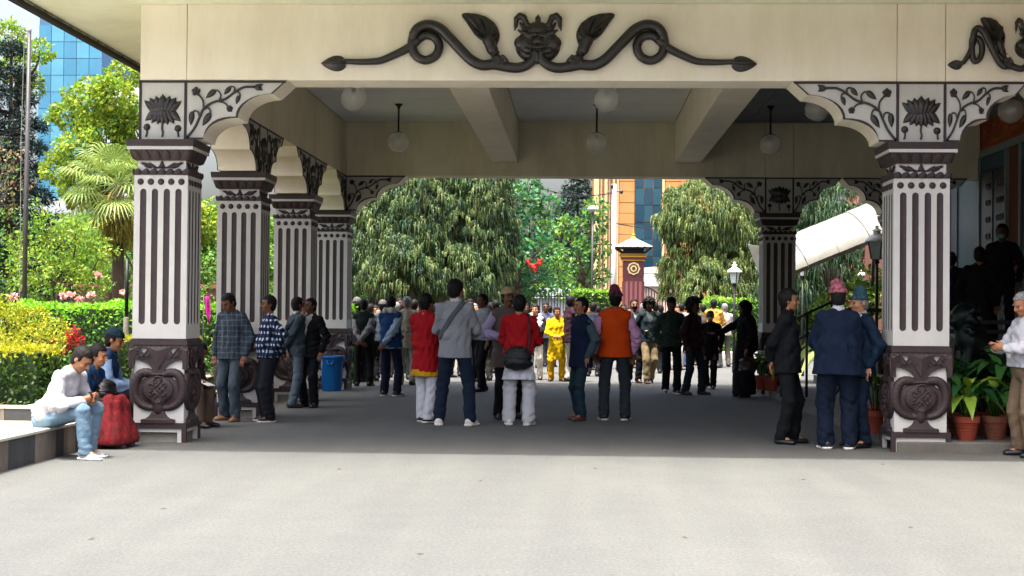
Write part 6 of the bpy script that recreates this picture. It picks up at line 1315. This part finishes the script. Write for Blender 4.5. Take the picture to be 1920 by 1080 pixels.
    if hat == 'hijab':
        K = SDF(); K.ell(hd(0, -.012, .115), (.094, .115, .125), rot=RM).cap(hd(0, -.02, .02), tor(0, -.02, .40), .085, .12, k=.05).cap(tor(-.1, -.02, .40), tor(.1, -.02, .40), .1, k=.06).cap(tor(0, -.06, .4), tor(0, -.08, .0), .14, .16, k=.05, lat=X1, st=1.25)
        K.ell(hd(0, .10, .085), (.055, .07, .075), k=.012, rot=RM, sub=True); K.disp = folds(seed + 5, .007, .12, 1.3, .3); K.build('headscarf', hat_c, t, h=hc)
    if strap:
        a, b, c, m = strap
        S = topgarment('s', top_c, hem, top_r, False, .022); S.disp = None; A, Bq = tor(*a), tor(*b); dv = Bq - A; nr = np.array([dv[2], 0, -dv[0]]); nr = nr / np.linalg.norm(nr)
        S.fn(lambda X, Y, Z: np.abs((X - A[0]) * nr[0] + (Z - A[2]) * nr[2]) - c + 0 * Y); S.fn(lambda X, Y, Z: np.maximum(Bq[2] - Z, .02 - Y) + 0 * X); S.build('bag_strap', m, t, h=hc)
    DEC[0] = 0.0
    return dict(obj=t, s=s, wr=wr, hdv=hdv, tor=tor, hd=hd, pos=(X, Y, z0), face=face)
def wpoint(P, q):
    """a point of a person's own frame in the scene"""
    a = rotz(R(P['face'])) @ (np.array(q) * P['s']); return a + np.array(P['pos'])
# ---------------------------------------------------------------- the people in the portico (foot pixel, head-top pixel, heading: 0 faces the camera, 90 faces right, 180 away)
C_ = cloth
NAVY = C_('navy', '#1c2a42'); BLACKC = C_('black', '#15161a'); CHAR = C_('charcoal', '#26282c'); DJEAN = C_('dark_denim', '#1c283c'); WHITEC = C_('white', '#c9cacf', vary=.06); GREYB = C_('grey_tweed', '#8d9097', vary=.12, scale=60)
RED = C_('red', '#a8141f'); OFFW = C_('offwhite', '#d9d6cb', vary=.06); TAN = C_('tan', '#8b7a62'); LBLUE = C_('light_blue', '#9fb6cc'); DGREEN = C_('dark_green', '#1b2a2a'); GREY = C_('grey', '#6d7176'); BEIGE = C_('beige_suit', '#a39f8e')
LJEAN = C_('light_denim', '#7d97aa', col2='#58748c', scale=6); GJEAN = C_('grey_denim', '#4e5a64', col2='#3c4750', scale=6)
# -- garden side, standing by the columns
person('man in a dark grey plaid shirt, grey jeans and tan shoes looking down', 432, 789, 550, -25, plaid('grey_plaid', '#323c46', '#4a5661', '#5d6872', 12, 14, .22), GJEAN, 'dark', ('down', 'down'), nod=32, turn=-12, girth=1.08, hem=.82, shoe='#8a6a4a', spread=.13, stepf=.06)
person('man in a navy and white check shirt and wide dark trousers facing the garden', 502, 791, 556, -68, plaid('blue_check', '#cfd8e4', '#2a3b5c', '#101a30', 12, 12, .62), C_('navy_grey', '#1d2028'), 'dark', ('back', 'hip'), nod=2, girth=1.12, hem=.88, shoe='#1a2233', sole='#d8d4c8', leg_r=1.18, cuff=.05)
person('man in a slate grey suit and pale blue face mask, hands behind his back', 556, 764, 559, 122, C_('slate', '#3c4a52'), C_('slate_trousers', '#5b6b78'), 'dark', ('back', 'back2'), girth=1.0, hem=.80, shirt_v=WHITEC, mask=C_('mask_blue', '#a9c4cf'), collar=WHITEC, stepf=.12, turn=10)
person('man in a black suit and white shirt with glasses, hand raised to his mouth', 580, 764, 561, -28, BLACKC, C_('ink', '#141821'), 'dark', ('face', 'down'), glasses=True, shirt_v=WHITEC, hem=.78, spread=.10, turn=-15)
# -- middle group
P_grey = person('tall man in a pale grey blazer with a cross strap, jeans and white sneakers', 852, 798, 527, 172, GREYB, DJEAN, 'mid', ('front', 'front'), backseam=True, girth=1.02, hem=.80, collar=WHITEC, shoe='#d9d6cc', sole='#e6e4dc', spread=.19, turn=-22, hair='full', strap=((-.09, .1, .50), (.20, .1, .08), .030, C_('strap_grey', '#565a60')))
P_redw = person('person in a red jacket over a yellow kurta and white trousers', 797, 792, 553, 150, RED, C_('white_trousers', '#d6d8de', vary=.05), 'mid', ('front', 'front'), kurta=C_('mustard', '#d8a21c'), kurta_hem=.62, hem=.68, hair='full', leg_r=1.2, cuff=.045, shoe='#1a1a1d', sole='#dddad2', collar=RED, spread=.09, stepf=.06)
P_capm = person('smiling man in a beige cap, taupe waistcoat and lilac shirt', 950, 785, 540, 28, C_('lilac', '#b3a4c6', vary=.08), BLACKC, 'dark', ('bend', 'bend'), vest=C_('taupe', '#6d635c'), vest_hem=.68, hat='cap', hat_c=C_('beige_cap', '#b5a27c'), beard='moustache', girth=1.06, hem=.86, headwear_h=.02)
P_redb = person('person in a red jacket and white kurta carrying a black shoulder bag', 972, 797, 556, 172, C_('red_fleece', '#ad1720'), WHITEC, 'mid', ('front', 'front'), kurta=C_('white_kurta', '#dfe1e8', vary=.05), kurta_hem=.60, hem=.93, hair='full', leg_r=1.22, cuff=.045, shoe='#d2cec4', sole='#e2e0d8', spread=.13, turn=12)
person('man in a grey shirt and black trousers turned to the left group', 905, 734, 552, -60, C_('pale_grey_shirt', '#a3a8b0'), BLACKC, 'dark', ('front', 'down'), hem=.90, nod=8, lod=1, stepf=.08)
P_nav = person('young man in a navy waistcoat over a green shirt and jeans looking left', 1088, 788, 560, -62, C_('teal_grey_shirt', '#43595f'), C_('blue_jeans', '#263b49'), 'mid', ('hip', 'pocket'), vest=C_('navy_vest', '#182440'), vest_hem=.74, hem=.80, beard=True, shoe='#5c3a34', stepf=.05)
P_org = person('man in an orange waistcoat, pink shirt and maroon topi hat seen from behind', 1152, 788, 541, 180, C_('pink_shirt', '#c99ac0', vary=.08), C_('slate_grey_trousers', '#33393f'), 'dark', ('down', 'down'), vest=C_('orange', '#d0480c', vary=.08), vest_hem=.83, hem=.86, hat='topi', hat_c=mat('maroon_topi', '#6b2c42', rough=.9, col2='#3a1a2c', scale=40, cov=.5), girth=1.06, spread=.14, shoe='#17181c', sole='#cfcac0', headwear_h=.03, nod=-2)
# -- right foreground group
P_blk = person('man in a black suit with hands clasped behind him, facing right', 1476, 832, 545, 74, C_('black_suit', '#15191d'), C_('black_suit_trousers', '#14181b'), 'mid', ('back', 'back2'), backseam=True, hair='full', hem=.79, collar=BLACKC, shoe='#0d0e11', spread=.10, girth=1.06, stepf=.05, turn=10, nod=3)
P_blue = person('heavy man in a dark blue suit and pink patterned topi hat, back to us', 1570, 842, 533, 176, C_('blue_suit', '#132238'), C_('blue_suit_trousers', '#121d30'), 'mid', ('front', 'front'), hat='topi', backseam=True, hat_c=mat('pink_topi', '#b0707c', rough=.9, col2='#5a1428', scale=30, cov=.54), girth=1.24, top_r=1.05, hem=.78, leg_r=1.22, collar=WHITEC, shoe='#2a2c30', sole='#e4e2da', spread=.12, cuff=.045, headwear_h=.03, hair='bald', nod=6)
P_teal = person('man in a blue suit and teal patterned topi hat facing left', 1612, 838, 545, -72, C_('blue_suit_b', '#172a40'), C_('blue_suit_b_trousers', '#142236'), 'light', ('bend', 'pocket'), hat='topi', hat_c=mat('teal_topi', '#345a66', rough=.9, col2='#12262f', scale=36, cov=.5), girth=1.12, hem=.78, shirt_v=WHITEC, collar=WHITEC, shoe='#15151a', headwear_h=.03, nod=6, hair='bald', hairm=HAIRG)
P_wh = person('grey haired man in a white shirt and khaki trousers looking at a phone', 1924, 856, 550, -76, C_('white_polo', '#c4c6ce', vary=.05), C_('khaki', '#7d6b56'), 'mid', ('hold', 'hold'), hairm=HAIRG, hair='short', belt=mat('belt_black', '#111114', rough=.4), girth=1.2, nod=22, hem=.93, shoe='#0f1013', cuff=.06)
# -- middle distance, left
person('man in a dark green waistcoat with grey sleeves, hands clasped behind', 681, 724, 562, 178, C_('grey_sleeve', '#8f9297'), BLACKC, 'dark', ('back', 'back2'), vest=DGREEN, vest_hem=.82, lod=1, spread=.13, girth=1.05)
person('man in a royal blue waistcoat and pale blue shirt with a white shawl', 732, 743, 557, 160, LBLUE, C_('navy_trousers', '#182137'), 'dark', ('back', 'front'), vest=C_('royal', '#1f4173'), vest_hem=.84, hem=.82, lod=0, scarf=C_('shawl', '#c4c4c2', vary=.06), shoe='#17181b', sole='#c9c5bb', turn=20)
person('grey haired man in a beige suit seen from behind', 762, 722, 558, 168, BEIGE, C_('beige_trousers', '#a9a697'), 'mid', ('front', 'front'), hairm=HAIRG, lod=1, hem=.72, turn=-18)
# -- middle distance, right
person('woman in a bright yellow kurta and trousers with her hands together', 1043, 715, 577, 4, None, C_('yellow_trousers', '#d9a300'), 'mid', ('front', 'front'), kurta=C_('yellow', '#ecc413', vary=.08), kurta_hem=.50, hair='bun', lod=1, turn=20, shoe='#3a2a20')
person('woman in a white scarf and dark cardigan behind the black shoulder bag', 1003, 712, 572, -15, C_('dark_cardigan', '#1b1d26'), OFFW, 'light', ('front', 'front'), scarf=WHITEC, hair='long', lod=1, hem=.8)
person('man in a grey jacket and dark glasses walking up behind the yellow kurta', 1022, 700, 568, 5, C_('slate_jacket', '#585c72'), C_('slate_jeans', '#3a4a55'), 'dark', ('down', 'bend'), glasses='dark', lod=1)
person('man in a maroon waistcoat and white trousers beside the woman in yellow', 1070, 716, 556, 120, C_('pale_shirt', '#9fb0ad'), OFFW, 'dark', ('front', 'bend'), vest=C_('maroon_vest', '#3c2430'), vest_hem=.78, lod=1)
person('man in a black suit and black mask walking, with a book in his hand', 1188, 718, 562, 10, C_('dark_suit', '#22272e'), C_('dark_suit_trousers', '#17191e'), 'mid', ('down', 'bend'), shirt_v=C_('grey_shirt_front', '#9ba3a6'), mask=BLACKC, lod=1, leg='walk', stepf=.12)
person('curly haired man in a dark blazer and khaki trousers walking toward us', 1216, 719, 562, 12, C_('teal_blazer', '#25333a'), C_('khaki_light', '#a08e6c'), 'deep', ('pocket', 'down'), hair='curly', lod=1, leg='walk', stepf=-.13, shirt_v=C_('grey_tee', '#55605f'), shoe='#6b543c')
person('man in a black cap and green field jacket walking in from the sun', 1258, 738, 558, 8, C_('field_green', '#33453e'), BLACKC, 'deep', ('pocket', 'down'), hat='cap', hat_c=BLACKC, leg='walk', stepf=.16, shoe='#15161a', sole='#b9b8b2', headwear_h=.02)
person('man in a maroon shirt and dark jeans with bushy hair, standing', 1300, 740, 564, 55, C_('maroon_shirt', '#351a22'), C_('dark_jeans', '#22303a'), 'deep', ('down', 'down'), hair='curly', lod=0, stepf=.1)
person('woman in black with sunglasses and a pale face mask', 1331, 729, 584, -8, C_('black_dress', '#101114'), C_('black_dress_b', '#111215'), 'dark', ('down', 'swingb'), hair='bun', glasses='dark', mask=C_('mask_pale', '#c3d0d4'), lod=1, hem=.62, leg='walk', stepf=.08)
P_hij = person('woman in a black abaya and headscarf holding out her arm and a handbag', 1395, 745, 564, -78, C_('abaya', '#0d0d10'), None, 'dark', ('out', 'down'), hat='hijab', hat_c=C_('hijab_black', '#0c0c0f'), skirt=C_('abaya_skirt', '#0d0d11'), lod=0, headwear_h=.02)
person('man in an amber shirt and grey trousers farther along the sunny drive', 1338, 690, 562, 165, C_('amber', '#d8a24e'), C_('grey_trousers_far', '#4b4e54'), 'dark', ('front', 'out'), lod=1)
# -- seated on the low wall
SX = dict(leg='sit')
P_s1 = person('seated man in a white shirt and pale jeans reading his phone on the low wall', 0, 0, 0, 78, C_('white_shirt', '#b9b9c0', vary=.04), LJEAN, 'mid', ((( .06, .40, 1.10), (.7, -.4, -.6), (-.5, .6, .25)), ((.07, .42, 1.08), (.7, -.4, -.6), (-.5, .6, .25))), X=gnd(92, 800, .3)[0], Y=gnd(92, 800, .3)[1], Hh=1.70, seat=.30, lean=30, nod=40, hem=.8, girth=.98, shoe='#8e9096', sole='#d7d8dc', cuff=.045, feet=(((-.10, -.42, .47), (-.10, -.46, .085)), ((.12, -.44, .48), (.12, -.36, .085))), **SX)
P_s2 = person('seated woman in a blue top and long red skirt with a bag on her lap', 0, 0, 0, 82, C_('blue_top', '#1d3f66'), C_('red_leggings', '#5c0f16'), 'mid', (((.07, .34, 1.0), (.8, -.3, -.6), (-.5, .6, .2)), ((.07, .34, 1.0), (.8, -.3, -.6), (-.5, .6, .2))), X=at(146, 790, -.85)[0], Y=-.85, Hh=1.60, seat=.30, lean=22, nod=12, hair='long', skirt=mat('red_print_skirt', '#821019', rough=.85, col2='#24080b', scale=15, cov=.46, bump=.2), shoe='#55565c', cuff=.045, feet=((( -.10, -.42,   .47), (-.10, -.46, .085)), ((.12, -.44,   .47), (.12, -.44, .085))), lod=0, **SX)
P_s3 = person('seated man in a dark blue cap and blue waistcoat holding white papers', 0, 0, 0, 95, C_('sky_shirt', '#93b3dc'), C_('black_trousers', '#131519'), 'mid', (((.07, .36, 1.05), (.7, -.4, -.6), (-.5, .6, .2)), ((.07, .36, 1.05), (.7, -.4, -.6), (-.5, .6, .2))), X=at(184, 780, .42)[0], Y=.42, Hh=1.76, seat=.32, lean=14, nod=16, vest=C_('denim_blue_vest', '#27446e'), vest_hem=.82, hat='beanie', hat_c=C_('dark_teal_cap', '#16303f'), shoe='#2a2b30', cuff=.045, feet=((( -.10, -.42,   .47), (-.10, -.44, .085)), ((.12, -.44,   .47), (.12, -.40, .085))), **SX)
P_s4 = person('seated person in brown half hidden behind the front column with white papers', 0, 0, 0, 70, C_('brown_jacket', '#4a3a30'), C_('taupe_trousers', '#6a5a4c'), 'dark', (((.07, .36, 1.05), (.7, -.4, -.6), (-.5, .6, .2)), ((.07, .36, 1.05), (.7, -.4, -.6), (-.5, .6, .2))), X=at(330, 760, 1.95)[0], Y=1.95, Hh=1.62, seat=.32, lean=34, nod=25, shoe='#15161a', cuff=.045, lod=1, feet=((( -.10, -.42,   .47), (-.10, -.44, .085)), ((.12, -.44,   .47), (.12, -.40, .085))), **SX)
# -- dim figures on the landing by the doors
person('bald man in dark clothes seen from behind on the entrance steps', 1797, 0, 0, 150, C_('dim_navy', '#14182a'), BLACKC, 'deep', X=5.85, Y=7.2, Hh=1.70, z0=.762, hair='bald', lod=1)
person('man in a black jacket at the foot of the entrance doors, back to us', 1830, 0, 0, 160, C_('dim_black', '#101116'), BLACKC, 'dark', X=5.75, Y=5.2, Hh=1.68, z0=.762, lod=1)
person('man in a black jacket and pale green face mask standing high on the steps', 1885, 0, 0, -30, C_('dim_black_b', '#0e0f13'), BLACKC, 'deep', X=6.35, Y=6.2, Hh=1.74, z0=1.088, mask=C_('mask_green', '#6fa09b'), lod=1, hair='full')
# -- the far crowd on the sunny side
FAR = [(668, 712, 560, 175, '#5a2a30', '#222226', 'mid', 'cap', 'man in a flat cap and maroon top beyond the green waistcoat'), (694, 708, 571, 150, '#1f3f63', '#17181c', 'mid', None, 'balding man in a blue jacket in the crowd by the big tree'),
       (709, 704, 578, 10, '#2d3136', '#202228', 'light', None, 'smiling youth in dark clothes peeping between the men on the left'), (722, 702, 566, 200, '#c93454', '#2a2226', 'mid', 'scarf', 'person with a crimson scarf in the crowd on the left'),
       (748, 700, 560, 30, '#20232a', '#17181c', 'deep', None, 'man in dark clothes facing us beside the beige suit'), (780, 700, 571, -20, '#c9c4c0', '#c9c6c0', 'light', None, 'woman in a pale flowered top behind the red jacket'),
       (872, 706, 566, 170, '#3d3a44', '#2a2c33', 'mid', 'long', 'woman with long dark hair behind the grey blazer'), (888, 702, 570, 60, '#c0a48c', '#6d625a', 'light', 'grey', 'old man with white hair in a tan coat near the middle'),
       (1000, 690, 570, 20, '#c7b59f', '#d4d0c6', 'light', None, 'person in a cream top far behind in the sun'), (1064, 688, 573, 190, '#7b3a3a', '#30343a', 'mid', None, 'man in a brick red shirt far behind in the sun'),
       (1205, 692, 570, 170, '#b9b7b2', '#d8d6d0', 'mid', 'grey', 'man in a pale shirt and white trousers behind the curly haired man'), (1238, 690, 573, 200, '#9aa7b4', '#d3d2cd', 'mid', None, 'man in a grey blue shirt and white trousers far off'),
       (1278, 688, 570, 160, '#a7a4a6', '#3c4a74', 'mid', None, 'man in a grey shirt and blue trousers behind the field jacket'), (1292, 685, 575, 10, '#c58a72', '#56504e', 'light', 'bald', 'bald man in a salmon shirt in the sunny crowd'),
       (1180, 690, 577, 0, '#8d4a4a', '#2c2c31', 'mid', 'long', 'woman in a dusky red top beside the gate pillar'), (1120, 690, 575, 185, '#55606b', '#2b2d33', 'dark', None, 'man in a grey blue jacket behind the orange waistcoat')]
FAR += [(658, 706, 566, 200, '#3a3f48', '#23252b', 'dark', None, 'man in a charcoal shirt just beside the farthest white column'), (703, 698, 574, 20, '#6b2a36', '#2a2a30', 'mid', 'long', 'woman in a wine red top between the dark and blue waistcoats'),
        (764, 696, 570, 10, '#30353b', '#1c1d22', 'deep', None, 'dark haired man facing us over the beige suited shoulder'), (790, 700, 574, 60, '#7d8a96', '#2c2f36', 'dark', None, 'man in a grey blue top close behind the red jacket'),
        (818, 704, 570, 175, '#4a4038', '#24242a', 'mid', None, 'man in a brown jacket between the red jacket and the blazer'), (834, 698, 575, 0, '#8f9aa2', '#3a3d44', 'mid', 'grey', 'old man in a silver grey shirt behind the blazer'),
        (893, 694, 572, 190, '#2b2e38', '#17181c', 'dark', None, 'man in a midnight jacket beyond the pale grey shirt'), (920, 700, 568, 150, '#5c6658', '#33352f', 'mid', None, 'man in an olive shirt just behind the beige cap'),
        (936, 696, 574, 20, '#b49a8a', '#55504c', 'light', 'long', 'woman in a dusty pink top behind the beige cap'), (985, 702, 570, 10, '#2a2c33', '#1d1e23', 'deep', None, 'man in black between the bag and the white scarf'),
        (1030, 688, 574, 170, '#4c6a80', '#2a2c34', 'mid', None, 'man in a steel blue shirt far behind the yellow kurta'), (1100, 694, 574, 30, '#a05a4a', '#3a3436', 'mid', 'long', 'woman in a rust top behind the navy waistcoat'),
        (1135, 692, 576, 180, '#c2bdb4', '#4a4c52', 'mid', None, 'man in an ivory shirt behind the orange waistcoat'), (1168, 698, 571, 20, '#3c3f46', '#222329', 'deep', None, 'man in a graphite shirt left of the black masked man'),
        (1228, 700, 568, 190, '#2f3a36', '#1d2022', 'dark', None, 'man in bottle green between the curly hair and the black cap'), (1268, 694, 575, 20, '#8a8d95', '#cfcdc6', 'mid', None, 'man in a grey top and pale trousers behind the maroon shirt'),
        (1318, 686, 572, 180, '#5a5048', '#2d2a2a', 'mid', None, 'man in a mud brown top behind the woman with sunglasses'), (1358, 688, 570, 200, '#cfc9bf', '#6a6660', 'light', 'grey', 'white haired man in a cream shirt near the bright hedge')]
FAR += [(672, 716, 566, 150, '#2a2f38', '#1c1e24', 'dark', None, 'man in a slate jacket half hidden by the green waistcoat'), (716, 714, 565, 195, '#5b6672', '#23262d', 'dark', 'cap', 'man in a grey cap and grey top beside the blue waistcoat'),
        (776, 712, 563, 170, '#3f4d43', '#25282a', 'mid', None, 'man in a forest green shirt between the beige suit and red jacket'), (742, 708, 568, 185, '#77706a', '#2f2e30', 'mid', 'grey', 'grey haired man in a stone jacket next to the white shawl'),
        (880, 716, 562, 20, '#23262e', '#191a1f', 'deep', None, 'man in a black shirt facing us beside the grey blazer sleeve'), (928, 714, 564, 195, '#8a6f5c', '#3b3733', 'mid', None, 'man in a tan brown jacket behind the taupe waistcoat'),
        (838, 708, 566, 60, '#404a5c', '#24262d', 'dark', None, 'man in a dusk blue shirt seen past the blazer shoulder'), (1112, 706, 568, 160, '#2d3444', '#1d1f26', 'dark', None, 'man in a dim navy top between the navy and orange waistcoats')]
for u, v, tp, fc, c1, c2, sk, ex, lb in FAR:
    kw = {}
    if ex == 'cap': kw = dict(hat='cap', hat_c=C_('far_cap', '#6d6a66'))
    if ex == 'long': kw = dict(hair='long')
    if ex == 'grey': kw = dict(hairm=HAIRG)
    if ex == 'bald': kw = dict(hair='bald')
    if ex == 'scarf': kw = dict(scarf=C_('crimson_scarf', '#d8304e'))
    person(lb, u, v, tp, fc, C_('far' + c1, c1), C_('far' + c2, c2), sk, ('front', 'down'), lod=2, **kw)
# ---------------------------------------------------------------- things people hold
def held(P, name, label, cat, q, size, m, rz=0.0, rx=0.0, extra=None):
    p = wpoint(P, q); o = MB().box(-size[0] / 2, size[0] / 2, -size[1] / 2, size[1] / 2, -size[2] / 2, size[2] / 2).build(name, m, None, bevel=min(size) * .25)
    o.location = p; o.rotation_euler = (rx, 0, R(P['face']) + rz); return tag(o, label, cat, None, 'thing')
PHONE = mat('phone_black', '#0c0d10', rough=.2); PAPER = mat('white_paper', '#e6e5e0', rough=.8, vary=.03)
def mid_hands(P): return (P['wr'][-1] + P['wr'][1]) / 2 + (P['hdv'][-1] + P['hdv'][1]) * .05
for P, nm, lb, ct, sz, m, rx in ((P_s1, 'phone', 'black phone held by the seated man in the white shirt', 'phone', (.078, .15, .010), PHONE, R(35)), (P_s3, 'paper', 'white folded papers in the hands of the man in the dark blue cap', 'paper', (.20, .14, .03), PAPER, R(20)),
                                 (P_s4, 'paper', 'white sheet on the lap of the seated person in brown', 'paper', (.15, .20, .006), PAPER, R(20)), (P_s2, 'phone', 'dark phone in the hands of the woman in the red skirt', 'phone', (.078, .15, .010), PHONE, R(30)),
                                 (P_wh, 'phone', 'dark phone held by the grey haired man in white', 'phone', (.078, .15, .010), PHONE, R(25))):
    q = mid_hands(P); held(P, nm, lb, ct, (q[0], q[1] - .02, q[2] + .02), sz, m, 0, rx)
def bag(P, label, c, r, m, strap_pts, name='shoulder_bag', lat=(1, 0, 0), st=1.5, flap=True):
    p = np.array(c); t = thing(name, label, 'bag', tuple(wpoint(P, (0, 0, 0))), R(P['face'])); t.scale = (P['s'],) * 3
    K = SDF(); K.cap(p + np.array((0, 0, -r * .35)), p + np.array((0, 0, r * .3)), r, r * .85, lat=lat, st=st); K.disp = folds(77, .008, .09); K.build('bag_body', m, t, h=.010)
    if flap:
        K = SDF(); K.cap(p + np.array((0, 0, r * .0)), p + np.array((0, 0, r * .32)), r * 1.05, r * .9, lat=lat, st=st); K.fn(lambda X, Y, Z: p[2] - r * .1 - Z + 0 * X + 0 * Y); K.build('flap', m, t, h=.011)
    MB().tube(spline(strap_pts, 5), .014, 6, flat=((0, 1, 0), .5)).build('strap', m, t, True)
BAGM = mat('bag_nylon', '#15171b', rough=.6, vary=.3, scale=12, bump=.3)
bag(P_redb, 'black shoulder bag hanging at the back of the red jacket', (-.02, .20, .90), .125, BAGM, [(-.15, .20, .98), (-.17, .17, 1.15), (-.15, .13, 1.36), (-.12, .02, 1.47)])
bag(P_s2, 'round black bag on the lap of the woman in the red skirt', (.03, -.32, .63), .105, mat('bag_leather', '#0f0f12', rough=.35, vary=.3), [(-.1, -.28, .74), (-.12, -.16, .95), (-.1, -.06, 1.2)])
bag(P_hij, 'dark maroon handbag hanging from the hand of the woman in black', (.26, -.02, .58), .115, mat('bag_maroon', '#2a1c22', rough=.4, vary=.2), [(.20, -.02, .66), (.25, -.03, .80), (.30, -.02, .66)], 'handbag', (0, 1, 0), 1.4, False)
